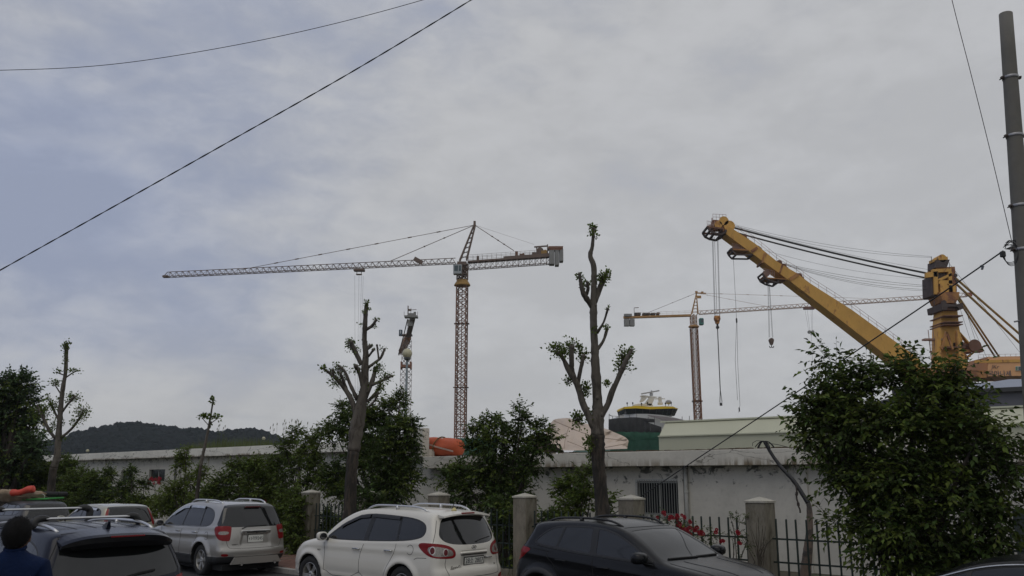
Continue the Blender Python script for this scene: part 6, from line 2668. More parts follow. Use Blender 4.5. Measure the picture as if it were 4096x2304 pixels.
def std_regions(sp):
    def go(sh):
        out = []
        for sg, nm in ((1, 'L'), (-1, 'R')):
            for i, (xa, xb) in enumerate(sp['panes']):
                par = None
                if i < len(sp.get('doors', [])):
                    par = 'door%d%s' % (i, nm)
                out.append(('window', band_field(sh, sp['band'], sg, sp.get('shrink', .022), xa, xb, sp.get('bn', 2)), 'glass', 'win%d%s' % (i, nm), par))
            out.append(('window_frame', band_field(sh, sp['band'], sg, 0, None, None, sp.get('bn', 2)), 'trim', 'frame' + nm, None))
            for (n2, kind, poly, mt, key, par) in sp.get('lamps', []):
                out.append((n2, region(kind, poly, sg, 2), mt, key + nm, (par + nm) if par else None))
        for (n2, kind, poly, mt, key, par) in sp.get('ends', []):
            out.append((n2, region(kind, poly, 1, 2), mt, key, par))
        if 'cladding' in sp:
            zc, ra = sp['cladding']

            def clad(p):
                d = np.min([np.hypot(p[:, 0] - wx, p[:, 2] - sp['wr']) for wx in sp['wheels']], 0)
                return np.minimum(d - (sp['ar'] + ra) + np.maximum(0, .2 - p[:, 2]), p[:, 2] - zc)
            out.append(('cladding', clad, 'cladding', 'cladding', None))
        for sg, nm in ((1, 'L'), (-1, 'R')):
            for i, poly in enumerate(sp.get('doors', [])):
                fd = region('side', poly, sg, 1)
                out.append(('door', (lambda p, fd=fd: np.maximum(fd(p), p[:, 2] - sh.belt(p[:, 0]) - .01)), 'paint', 'door%d%s' % (i, nm), None))
        for (n2, kind, poly, mt, key, par) in sp.get('late', []):
            fd = region(kind, poly, 1, 1)
            out.append((n2, (lambda p, fd=fd, zt=(1.12 if n2 == 'tailgate' else 9): np.maximum(fd(p), p[:, 2] - zt)), mt, key, par))
        return out
    return go


def sym(h):
    return h + [(-a, b) for a, b in h[::-1]]


def seams(car, sh, sp):
    k = sp.get('seam_r', .0045)
    for sg in (1, -1):
        for poly in sp.get('doors', []):
            P = chaikin(poly, 1)
            zb = sh.belt(P[:, 0])
            keep = P[:, 1] < zb + .01
            # the longest run below the belt
            n = len(P)
            st = next((i for i in range(n) if not keep[i]), 0)
            run = [P[(st + j) % n] for j in range(n) if keep[(st + j) % n]]
            d = []
            for a, b in zip(run[:-1], run[1:]):
                m = max(2, int(np.hypot(*(b - a)) / .05))
                d += [a + (b - a) * t for t in np.linspace(0, 1, m, endpoint=False)]
            d.append(run[-1])
            d = [q for q in d if min(np.hypot(q[0] - wx, q[1] - sp['wr']) for wx in sp['wheels']) > sp['ar'] + .01]
            if len(d) > 2:
                strip(sh, np.array([list(q) for q in d]), 'side', sg, k, closed=False).build('door_seam', M['seam'], car)
    for (kind, pts) in sp.get('lines', []):
        for sg in ((1, -1) if kind == 'side' else (1,)):
            strip(sh, pts, kind, sg, k).build('panel_seam', M['seam'], car)


# ---------------------------------------------------------------- white sport utility, second in the near row
SP = dict(
    W=1.89, side=[(-2.18, .26), (-2.31, .34), (-2.36, .50), (-2.345, .66), (-2.285, .74), (-2.28, .92), (-2.24, 1.10), (-2.12, 1.36), (-2.0, 1.60),
                  (-1.95, 1.685), (-1.55, 1.715), (-.8, 1.735), (-.1, 1.725), (.35, 1.66), (.75, 1.46), (1.12, 1.20), (1.28, 1.12), (1.75, 1.055),
                  (2.05, .97), (2.22, .84), (2.31, .66), (2.34, .45), (2.26, .26), (1.2, .20), (-1.2, .20)],
    belt=[(-2.3, 1.17), (-1.6, 1.15), (-.2, 1.08), (1.2, 1.03), (2.3, .98)], tumble=.30, tuck=.06, lean=.035, crease=(.965, .010), crease_k=-.015,
    lower=.46, lowamp=.014, xr=-1.55, xf=1.35, tr=.035, tf=.15, cf=.36, cr=.20, crown=.05, round=.10, wheels=(-1.30, 1.40), wr=.36, ar=.405, flare=.03,
    rim=.235, spokes=5, style='twin', spin=12, wheel_in=.125,
    dents=[('rear', sym([(-.37, .72), (-.34, 1.0)]), 0, .03)],
    band=[(.98, 1.075), (-.2, 1.10), (-1.1, 1.145), (-1.55, 1.19), (-1.82, 1.27), (-1.80, 1.47), (-1.55, 1.565), (-1.1, 1.60), (-.3, 1.62), (.10, 1.585), (.48, 1.43), (.86, 1.20)],
    panes=[(None, ((1., 1.6), (-.16, -.22))), (((1., 1.6), (-.28, -.34)), ((1., 1.6), (-1.10, -1.04))), (((1., 1.6), (-1.15, -1.09)), None)],
    doors=[[(.97, 1.0), (1.02, 1.08), (.6, 1.6), (-.22, 1.64), (-.24, 1.2), (-.20, 1.0), (-.12, .85), (-.12, .42), (.93, .40), (.93, .8)],
           [(-.20, 1.0), (-.24, 1.2), (-.24, 1.64), (-1.10, 1.63), (-1.12, 1.15), (-1.10, .98), (-1.0, .82), (-.90, .66), (-.80, .42), (-.12, .42), (-.12, .85)]],
    lamps=[('lamp_bulb', 'wrap', [(1.16 + .062 * math.cos(t), 1.035 + .062 * math.sin(t)) for t in np.linspace(0, 6.28, 13)[:-1]], 'lamp_dull', 'b1', 'tail'),
           ('lamp_ring', 'wrap', [(1.16 + .076 * math.cos(t), 1.035 + .076 * math.sin(t)) for t in np.linspace(0, 6.28, 13)[:-1]], 'lamp_ring', 'r1', 'tail'),
           ('lamp_bulb', 'wrap', [(1.50 + .055 * math.cos(t), 1.00 + .060 * math.sin(t)) for t in np.linspace(0, 6.28, 13)[:-1]], 'lamp_dull', 'b2', 'tail'),
           ('lamp_ring', 'wrap', [(1.50 + .068 * math.cos(t), 1.00 + .072 * math.sin(t)) for t in np.linspace(0, 6.28, 13)[:-1]], 'lamp_ring', 'r2', 'tail'),
           ('lamp_lens', 'wrap', [(1.0, 1.08), (1.2, 1.115), (1.6, 1.06), (1.70, 1.0), (1.70, .935), (1.4, .925), (1.12, .945)], 'lamp_clear', 'cl', 'tail'),
           ('tail_lamp', 'wrap', [(.80, 1.15), (1.0, 1.165), (1.36, 1.15), (1.60, 1.11), (1.76, 1.03), (1.76, .895), (1.45, .895), (1.1, .92), (.92, 1.0), (.80, 1.09)], 'lamp_red', 'tail', None),
           ('fog_reflector', 'wrap', [(1.22, .58), (1.62, .55), (1.62, .47), (1.36, .47)], 'lamp_red', 'fog', None),
           ('head_lamp', 'wrapf', [(.98, .98), (1.25, .95), (1.6, .84), (1.5, .76), (1.2, .80), (1.0, .88)], 'lamp_clear', 'head', None)],
    ends=[('rear_window', 'rear', sym([(-.50, 1.62), (-.62, 1.54), (-.70, 1.38), (-.74, 1.26), (-.62, 1.15), (-.28, 1.115)]), 'glass', 'rw', None),
          ('windscreen', 'front', sym([(-.52, 1.64), (-.62, 1.5), (-.74, 1.17), (-.4, 1.13)]), 'windscreen', 'ws', None)],
    late=[('tailgate', 'rear', sym([(-.60, 1.70), (-.79, 1.25), (-.70, 1.10), (-.72, .80), (-.66, .60), (-.5, .57)]), 'paint', 'gate', None),
          ('bonnet', 'top', [(1.22, -.72), (1.22, .72), (2.1, .62), (2.2, .2), (2.2, -.2), (2.1, -.62)], 'paint', 'bonnet', None)],
    lines=[('rear', sym([(-.79, 1.25), (-.745, 1.14)])[:2]), ('rear', [(-.69, .90), (-.71, .78), (-.68, .64), (-.60, .575), (0, .56), (.60, .575), (.68, .64), (.71, .78), (.69, .90)]),
           ('side', [(-1.92, .90), (-1.70, .89), (-1.62, .86)]), ('side', [(-1.93, 1.55), (-1.99, 1.35), (-2.02, 1.16)]),
           ('side', [(-1.50 + .085 * math.cos(t), 1.02 + .085 * math.sin(t)) for t in np.linspace(.6, 5.6, 14)])],
    mats={'paint': 'white_paint'})
SP['regions'] = std_regions(SP)


def finish_white(sp, loc, rz):
    car, sh, parts, body = build_car(sp, 'white_suv', 'white sport utility car with silver roof rails, second of the large parked cars',
                                     'car', loc, rz, h=.027)
    seams(car, sh, sp)
    for sg in (1, -1):
        mirror_part(car, sp, sh, .88, 1.08, sg, M['white_paint'])
        rail_part(car, sh, -1.62, .10, .60, M['alloy'], .075, .019, sg)
        for k, xx in enumerate((-.02, -.93)):
            handle_part(parts['door%d%s' % (k, 'L' if sg > 0 else 'R')], sh, xx, .955 + k * .02, sg, M['chrome'])
        for (x0, x1) in ((.60, -.19), (-.24, -1.06)):
            xs = np.linspace(x0, x1, 12)
            zt = np.interp(xs, [-1.1, -.3, .10, .48, .86], [1.585, 1.605, 1.565, 1.415, 1.2])
            y = sh.side_y(xs, zt)
            vs = []
            for x, yy, z in zip(xs, y, zt):
                vs += [(x, sg * (yy + .004), z + .012), (x, sg * (yy + .032), z - .005), (x, sg * (yy + .044), z - .055)]
            fs = []
            for i in range(len(xs) - 1):
                for j in (0, 1):
                    fs.append((i * 3 + j, i * 3 + j + 1, i * 3 + j + 4, i * 3 + j + 3))
            mesh_obj('window_visor', vs, fs, M['trim'], car, smooth=True)
    # spoiler lip over the tailgate glass
    sp_ = MB()
    ys = np.linspace(-.64, .64, 15)
    vs, fs = [], []
    for y in ys:
        e = 1 - abs(y / .64) ** 4 * .35
        z = 1.695 - .05 * (y / .64) ** 2
        vs += [(-1.90, y, z + .012), (-2.04 - .05 * e, y, z - .018), (-2.045 - .05 * e, y, z - .045), (-1.96, y, z - .05)]
    for i in range(len(ys) - 1):
        for j in range(4):
            fs.append((i * 4 + j, i * 4 + (j + 1) % 4, (i + 1) * 4 + (j + 1) % 4, (i + 1) * 4 + j))
    fs += [(3, 2, 1, 0), tuple((len(ys) - 1) * 4 + j for j in range(4))]
    mesh_obj('spoiler', vs, fs, M['white_paint'], car, smooth=False)
    b = MB()
    b.box((-2.083, 0, 1.672), (.03, .36, .028), bevel=.006)
    b.build('brake_light', M['lamp_red'], car)
    # antenna foot
    a = MB()
    a.lathe([(.06, 0), (.045, .03), (.02, .06), (.004, .065)], 12, c=(-1.72, 0, 1.70))
    a.build('antenna_foot', mat('amber_cap', (.55, .47, .22), .5), car, smooth=True)
    a = MB()
    a.tube([(-1.70, .02, 1.72), (-1.78, .05, 1.90)], .008, 6)
    a.build('antenna', M['trim'], car)
    # number plate in its recess, grab strip above
    plate_part(car, float(sh.end_x(0, .83)) - .006, .83, .52, .115, '28소 2807', .125, .93, tilt=-4, frame=.022)
    g = MB()
    g.box((float(sh.end_x(0, .985)) - .010, 0, .975), (.05, .74, .05), bevel=.018)
    g.build('gate_grip', M['white_paint'], parts['gate'])
    g = MB()
    g.box((float(sh.end_x(0, .945)) - .006, 0, .942), (.03, .72, .012))
    g.build('grip_shadow_gap', M['seam'], parts['gate'])
    g = MB()
    g.tube([(float(sh.end_x(-.33, .86)) - .004, -.30, .865), (float(sh.end_x(-.4, .86)) - .03, -.38, .87), (float(sh.end_x(-.5, .86)) - .004, -.50, .865)], .012, 6)
    g.build('gate_handle', M['chrome'], parts['gate'])
    # oval badge: ring and slanted letter
    cx, cz = float(sh.end_x(0, 1.07)) - .008, 1.065
    e = MB()
    e.tube([(cx - .004, .062 * math.cos(t), cz + .036 * math.sin(t)) for t in np.linspace(0, 2 * math.pi, 25)[:-1]], .006, 6, closed=True)
    for (a0, b0) in (((.030, -.027), (.018, .029)), ((-.018, -.029), (-.030, .027)), ((.026, -.010), (-.026, .010))):
        e.beam((cx - .004, a0[0], cz + a0[1]), (cx - .004, b0[0], cz + b0[1]), .013, .006)
    e.build('badge', M['chrome'], parts['gate'])
    add_text('SantaFe', 'model_script', .085, M['chrome'], car, (float(sh.end_x(.5, .73)) - .004, .51, .735), (math.pi / 2, 0, -math.pi / 2 - .06), .003, shear=.35)
    add_text('2.0', 'model_script', .05, M['chrome'], car, (float(sh.end_x(-.58, .73)) - .004, -.58, .735), (math.pi / 2, 0, -math.pi / 2 + .08), .003)
    add_text('VGT', 'side_script', .05, M['chrome'], car, (1.12, float(sh.side_y(1.12, .86)) + .003, .86), (math.pi / 2, 0, math.pi), .003)
    xw = lambda y, z: float(sh.end_x(y, z)) - .012
    wiper_part(car, [(xw(-.10, 1.16), -.10, 1.16), (xw(-.2, 1.185), -.2, 1.19), (xw(-.55, 1.22), -.55, 1.23)], .012)
    m = MB()
    m.box((0, 0, .25), (3.5, 1.3, .12))
    m.build('underbody', M['liner'], car)
    return car, sh, parts


# ---------------------------------------------------------------- silver sport utility
SS = dict(SP)
SS.update(
    W=1.85, side=[(-2.10, .30), (-2.24, .34), (-2.31, .48), (-2.32, .62), (-2.27, .68), (-2.26, .90), (-2.22, 1.10), (-2.14, 1.30), (-2.02, 1.54),
                  (-1.96, 1.65), (-1.6, 1.705), (-.8, 1.735), (-.1, 1.72), (.35, 1.64), (.72, 1.46), (1.08, 1.22), (1.26, 1.12), (1.75, 1.05),
                  (2.05, .97), (2.22, .82), (2.30, .62), (2.30, .42), (2.2, .26), (1.2, .22), (-1.2, .22)],
    belt=[(-2.3, 1.14), (-1.4, 1.13), (-.2, 1.10), (1.2, 1.06), (2.3, .98)], tumble=.30, crease=(.93, .022), crease_k=-.02,
    wheels=(-1.285, 1.42), wr=.36, ar=.42, flare=.045, rim=.24, spokes=6, style='single', spin=10, xr=-1.5, tr=.035, cr=.20, crown=.055,
    dents=[('rear', sym([(-.40, .70), (-.36, 1.0)]), 0, .028)],
    band=[(.98, 1.10), (-.2, 1.115), (-1.0, 1.13), (-1.44, 1.135), (-1.66, 1.20), (-1.68, 1.38), (-1.52, 1.53), (-1.15, 1.60), (-.4, 1.625), (.08, 1.59), (.5, 1.43), (.86, 1.21)],
    panes=[(None, ((1., 1.6), (-.08, -.16))), (((1., 1.6), (-.13, -.21)), ((1., 1.6), (-1.08, -1.02))), (((1., 1.6), (-1.12, -1.06)), None)],
    doors=[[(.97, 1.0), (1.02, 1.1), (.6, 1.62), (-.18, 1.64), (-.18, 1.2), (-.15, .6), (-.12, .42), (.93, .40), (.93, .8)],
           [(-.18, 1.2), (-.18, 1.64), (-1.08, 1.63), (-1.10, 1.15), (-1.08, .98), (-.98, .84), (-.86, .66), (-.78, .42), (-.12, .42), (-.15, .6)]],
    lamps=[('lamp_lens', 'wrap', [(1.15, 1.05), (1.50, 1.05), (1.50, .97), (1.15, .97)], 'lamp_clear', 'cl', 'tail'),
           ('tail_lamp', 'wrap', [(.98, 1.14), (1.1, 1.17), (1.53, 1.17), (1.56, 1.1), (1.56, .84), (1.50, .82), (1.25, .84), (1.12, .90), (.98, 1.04)], 'lamp_red', 'tail', None),
           ('fog_reflector', 'wrap', [(1.30, .54), (1.55, .54), (1.55, .48), (1.34, .48)], 'lamp_red', 'fog', None)],
    ends=[('rear_window', 'rear', sym([(-.60, 1.66), (-.70, 1.58), (-.78, 1.38), (-.86, 1.16), (-.82, 1.135)]), 'glass', 'rw', None),
          ('windscreen', 'front', sym([(-.52, 1.64), (-.62, 1.5), (-.74, 1.17), (-.4, 1.13)]), 'windscreen', 'ws', None)],
    late=[('tailgate', 'rear', sym([(-.64, 1.70), (-.86, 1.16), (-.74, 1.10), (-.72, .85), (-.66, .68), (-.5, .655)]), 'paint', 'gate', None)],
    lines=[('rear', [(-.72, 1.12), (-.72, .85), (-.67, .69), (-.55, .66), (0, .65), (.55, .66), (.67, .69), (.72, .85), (.72, 1.12)]),
           ('side', [(-1.52 + .09 * math.cos(t), .93 + .09 * math.sin(t)) for t in np.linspace(.6, 5.6, 14)])],
    cladding=(.47, -.03), mats={'paint': 'silver_paint'})
SS['regions'] = std_regions(SS)


def finish_silver(sp, loc, rz):
    car, sh, parts, body = build_car(sp, 'silver_suv', 'silver sport utility car with chrome tailgate strip, left of the white one', 'car', loc, rz, h=.03)
    seams(car, sh, sp)
    for sg in (1, -1):
        mirror_part(car, sp, sh, .86, 1.10, sg, M['silver_paint'])
        rail_part(car, sh, -1.62, .05, .60, M['alloy'], .06, .019, sg)
        for k, xx in enumerate((.02, -.90)):
            handle_part(parts['door%d%s' % (k, 'L' if sg > 0 else 'R')], sh, xx, 1.0, sg, M['chrome'])
        strip(sh, [(.95, 1.10), (-.2, 1.118), (-1.0, 1.13), (-1.44, 1.14)], 'side', sg, .008, .004).build('waist_strip', M['chrome'], car)
        xs = np.linspace(.55, -1.04, 18)
        zt = np.interp(xs, [-1.1, -.4, .08, .5, .86], [1.60, 1.615, 1.58, 1.42, 1.21])
        y = sh.side_y(xs, zt)
        vs, fs = [], []
        for x, yy, z in zip(xs, y, zt):
            vs += [(x, sg * (yy + .004), z + .01), (x, sg * (yy + .030), z - .005), (x, sg * (yy + .045), z - .05)]
        for i in range(len(xs) - 1):
            if i == 8:
                continue
            for j in (0, 1):
                fs.append((i * 3 + j, i * 3 + j + 1, i * 3 + j + 4, i * 3 + j + 3))
        mesh_obj('window_visor', vs, fs, M['chrome'], car, smooth=True)
    b = MB()
    b.box((-2.02, 0, 1.60), (.05, .40, .022))
    b.build('brake_light', M['lamp_dull'], car)
    plate_part(car, float(sh.end_x(0, .86)) - .004, .865, .40, .165, '11러9245', .105, .90, tilt=-3, frame=.012)
    g = MB()
    g.box((float(sh.end_x(0, 1.02)) - .008, 0, 1.02), (.05, .78, .085), bevel=.014)
    g.build('tailgate_strip', M['chrome'], parts['gate'])
    g = MB()
    g.box((float(sh.end_x(0, 1.02)) - .034, .0, 1.018), (.012, .52, .03), bevel=.004)
    g.prism([(-.10, .02), (.10, .02), (.04, -.015), (0, -.03), (-.04, -.015)], (float(sh.end_x(0, 1.02)) - .034, 0, 1.02), (0, 1, 0), (0, 0, 1), (1, 0, 0), -.009, .006)
    g.build('badge', M['trim'], parts['gate'])
    xw = lambda y, z: float(sh.end_x(y, z)) - .014
    wiper_part(car, [(xw(.36, 1.10), .36, 1.10), (xw(.2, 1.14), .22, 1.15), (xw(-.25, 1.155), -.30, 1.165)], .012)
    g = MB()
    g.prism([(-.66, .30), (-.56, .46), (.56, .46), (.66, .30)], (-2.335, 0, 0), (0, 1, 0), (0, 0, 1), (1, 0, 0), -.012, .05)
    g.build('skid_plate', M['silver_paint'], car)
    for y in (-.48, .40):
        e = MB()
        e.lathe([(.045, -2.36), (.045, -2.1)], 14, 'x', c=(0, y, .30), cap=False)
        e.lathe([(.038, -2.34), (.001, -2.3)], 14, 'x', c=(0, y, .30), cap=False)
        e.build('exhaust', M['chrome'], car, smooth=True)
    add_text('WINSTORM', 'model_script', .04, M['trim'], car, (float(sh.end_x(.5, .74)) - .003, .50, .74), (math.pi / 2, 0, -math.pi / 2 - .05), .002)
    m = MB()
    m.box((-.1, 0, .22), (4.0, 1.5, .14))
    m.build('underbody', M['liner'], car)
    return car


# ---------------------------------------------------------------- black crossover facing right
SK = dict(
    W=1.80, side=[(-1.86, .28), (-2.02, .40), (-2.08, .58), (-2.06, .78), (-1.99, .92), (-1.96, 1.06), (-1.84, 1.20), (-1.70, 1.38), (-1.66, 1.46),
                  (-1.35, 1.50), (-.8, 1.535), (-.25, 1.53), (.15, 1.46), (.50, 1.30), (.82, 1.12), (.98, 1.055), (1.40, 1.01), (1.75, .95), (1.95, .86), (2.05, .70),
                  (2.08, .48), (1.98, .27), (1.1, .18), (-1.1, .18)],
    belt=[(-2.0, 1.10), (-1.5, 1.09), (-.3, 1.03), (1.0, .98), (2.0, .90)], tumble=.32, tuck=.07, lean=.03, crease=(.90, .022), crease_k=-.06, lower=.45, lowamp=.02,
    xr=-1.30, xf=1.2, tr=.06, tf=.13, cf=.34, cr=.24, crown=.05, round=.09, wheels=(-1.30, 1.30), wr=.335, ar=.385, flare=.05, rim=.225, spokes=5, style='twin', spin=20,
    wheel_in=.12,
    band=[(.86, 1.02), (-.25, 1.055), (-.9, 1.09), (-1.40, 1.13), (-1.50, 1.17), (-1.24, 1.37), (-1.0, 1.435), (-.4, 1.455), (-.02, 1.42), (.36, 1.27), (.68, 1.10)],
    panes=[(None, ((1., 1.4), (-.22, -.26))), (((1., 1.4), (-.34, -.38)), ((1., 1.4), (-1.02, -.90))), (((1., 1.4), (-1.06, -.94)), None)],
    doors=[[(.84, .98), (.9, 1.06), (.5, 1.42), (-.28, 1.5), (-.28, 1.1), (-.26, .98), (-.22, .40), (.80, .40), (.80, .8)],
           [(-.28, 1.1), (-.28, 1.5), (-1.2, 1.45), (-1.26, 1.2), (-1.16, .98), (-1.0, .84), (-.86, .66), (-.80, .40), (-.22, .40), (-.26, .98)]],
    lamps=[('tail_lamp', 'wrap', [(.60, 1.05), (.8, 1.09), (1.35, 1.07), (1.6, 1.0), (1.35, .92), (1.02, .85), (.84, .92)], 'lamp_red', 'tail', None)],
    ends=[('rear_window', 'rear', sym([(-.5, 1.42), (-.66, 1.20), (-.62, 1.12), (-.3, 1.09)]), 'glass', 'rw', None),
          ('windscreen', 'front', sym([(-.50, 1.455), (-.54, 1.44), (-.62, 1.27), (-.72, 1.09), (-.68, 1.06), (-.35, 1.065)]), 'windscreen', 'ws', None)],
    late=[('bonnet', 'top', [(.95, -.68), (.95, .68), (1.8, .60), (1.95, .2), (1.95, -.2), (1.8, -.60)], 'paint', 'bonnet', None)],
    lines=[('side', [(-1.86, 1.075), (-1.5, 1.075), (-1.1, 1.04)]),
           ('top', [(.08, -.56), (.12, 0), (.08, .56)]), ('top', [(.97, -.70), (1.3, -.69), (1.75, -.62), (1.93, -.45)]), ('top', [(.97, .70), (1.3, .69), (1.75, .62), (1.93, .45)])],
    cladding=(.40, .085), mats={'paint': 'black_paint'})
SK['regions'] = std_regions(SK)


def finish_kona(sp, loc, rz):
    car, sh, parts, body = build_car(sp, 'black_crossover', 'black crossover car facing right, parked in front of the tallest lopped tree', 'car', loc, rz, h=.026)
    seams(car, sh, sp)
    for sg in (1, -1):
        mirror_part(car, sp, sh, .62, 1.04, sg, M['black_paint'], size=(.16, .25, .16))
        rail_part(car, sh, -1.45, .02, .54, M['trim'], .045, .017, sg)
        for k, xx in enumerate((-.05, -.86)):
            handle_part(parts['door%d%s' % (k, 'L' if sg > 0 else 'R')], sh, xx, .905 + k * .035, sg, M['black_paint'])
        strip(sh, [(.80, 1.012), (-.25, 1.045), (-.9, 1.08), (-1.40, 1.12)], 'side', sg, .006, .002).build('waist_strip', M['trim'], car)
    for sg in (1, -1):      # bonnet ridges
        xs = np.linspace(1.0, 1.85, 10)
        strip(sh, [(1.0, sg * .42), (1.4, sg * .38), (1.8, sg * .30)], 'top', 1, .010, -.004).build('bonnet_ridge', M['black_paint'], parts['bonnet'])
    xw = lambda y, z: float(sh.end_x(y, z, 1)) + .012
    wiper_part(car, [(xw(-.60, 1.085), -.60, 1.085), (xw(-.30, 1.085), -.3, 1.088), (xw(.0, 1.08), .02, 1.085)], .014)
    wiper_part(car, [(xw(.02, 1.09), .04, 1.088), (xw(.3, 1.085), .3, 1.088), (xw(.6, 1.08), .62, 1.085)], .014)
    # rear roof spoiler
    vs, fs = [], []
    ys = np.linspace(-.50, .50, 11)
    for y in ys:
        z = 1.462 - .04 * (y / .5) ** 2
        vs += [(-1.5, y, z + .010), (-1.80, y, z - .02), (-1.79, y, z - .045), (-1.6, y, z - .06)]
    for i in range(len(ys) - 1):
        for j in range(4):
            fs.append((i * 4 + j, i * 4 + (j + 1) % 4, (i + 1) * 4 + (j + 1) % 4, (i + 1) * 4 + j))
    fs += [(3, 2, 1, 0), tuple((len(ys) - 1) * 4 + j for j in range(4))]
    mesh_obj('spoiler', vs, fs, M['black_paint'], car)
    m = MB()
    m.box((0, 0, .22), (3.4, 1.4, .14))
    m.build('underbody', M['liner'], car)
    return car


# ---------------------------------------------------------------- navy estate with roof bars, nearest on the left
SN = dict(SP)
SN.update(
    W=1.90, side=[(-2.20, .26), (-2.36, .40), (-2.40, .60), (-2.36, .80), (-2.35, 1.02), (-2.28, 1.18), (-2.16, 1.42), (-2.06, 1.60), (-1.98, 1.655), (-1.55, 1.695),
                  (-.8, 1.715), (-.1, 1.70), (.35, 1.63), (.78, 1.44), (1.18, 1.18), (1.34, 1.10), (1.85, 1.03), (2.15, .93), (2.32, .78), (2.40, .58), (2.34, .30), (1.2, .20), (-1.2, .20)],
    wheels=(-1.38, 1.40), cr=.16, crown=.045, tumble=.30, dents=[],
    band=[(1.02, 1.09), (-.2, 1.12), (-1.1, 1.15), (-1.72, 1.24), (-1.90, 1.32), (-1.80, 1.45), (-1.5, 1.54), (-1.1, 1.585), (-.3, 1.60), (.10, 1.57), (.52, 1.42), (.88, 1.2)],
    lamps=[('tail_lamp', 'wrap', [(1.0, 1.10), (1.6, 1.08), (1.6, .92), (1.1, .95)], 'lamp_red', 'tail', None)],
    ends=[('rear_window', 'rear', sym([(-.60, 1.60), (-.66, 1.5), (-.76, 1.26), (-.80, 1.16), (-.74, 1.11), (-.3, 1.075)]), 'glass', 'rw', None),
          ('windscreen', 'front', sym([(-.52, 1.62), (-.62, 1.5), (-.74, 1.17), (-.4, 1.13)]), 'windscreen', 'ws', None)],
    late=[('tailgate', 'rear', sym([(-.70, 1.66), (-.84, 1.20), (-.80, 1.05), (-.72, .80), (-.60, .6)]), 'paint', 'gate', None)],
    lines=[('rear', [(-.66, 1.60), (-.80, 1.30), (-.845, 1.13), (-.78, 1.0)]), ('rear', [(.66, 1.60), (.80, 1.30), (.845, 1.13), (.78, 1.0)]), ('rear', [(-.78, 1.04), (0, 1.0), (.78, 1.04)]),
           ('top', [(-1.93, -.62), (-1.95, 0), (-1.93, .62)]), ('top', [(-1.75, -.36), (-.8, -.38), (.2, -.37)]), ('top', [(-1.75, .36), (-.8, .38), (.2, .37)]),
           ('top', [(-1.75, -.12), (-.8, -.12), (.2, -.12)]), ('top', [(-1.75, .12), (-.8, .12), (.2, .12)])],
    mats={'paint': 'navy_paint'})
SN['regions'] = std_regions(SN)


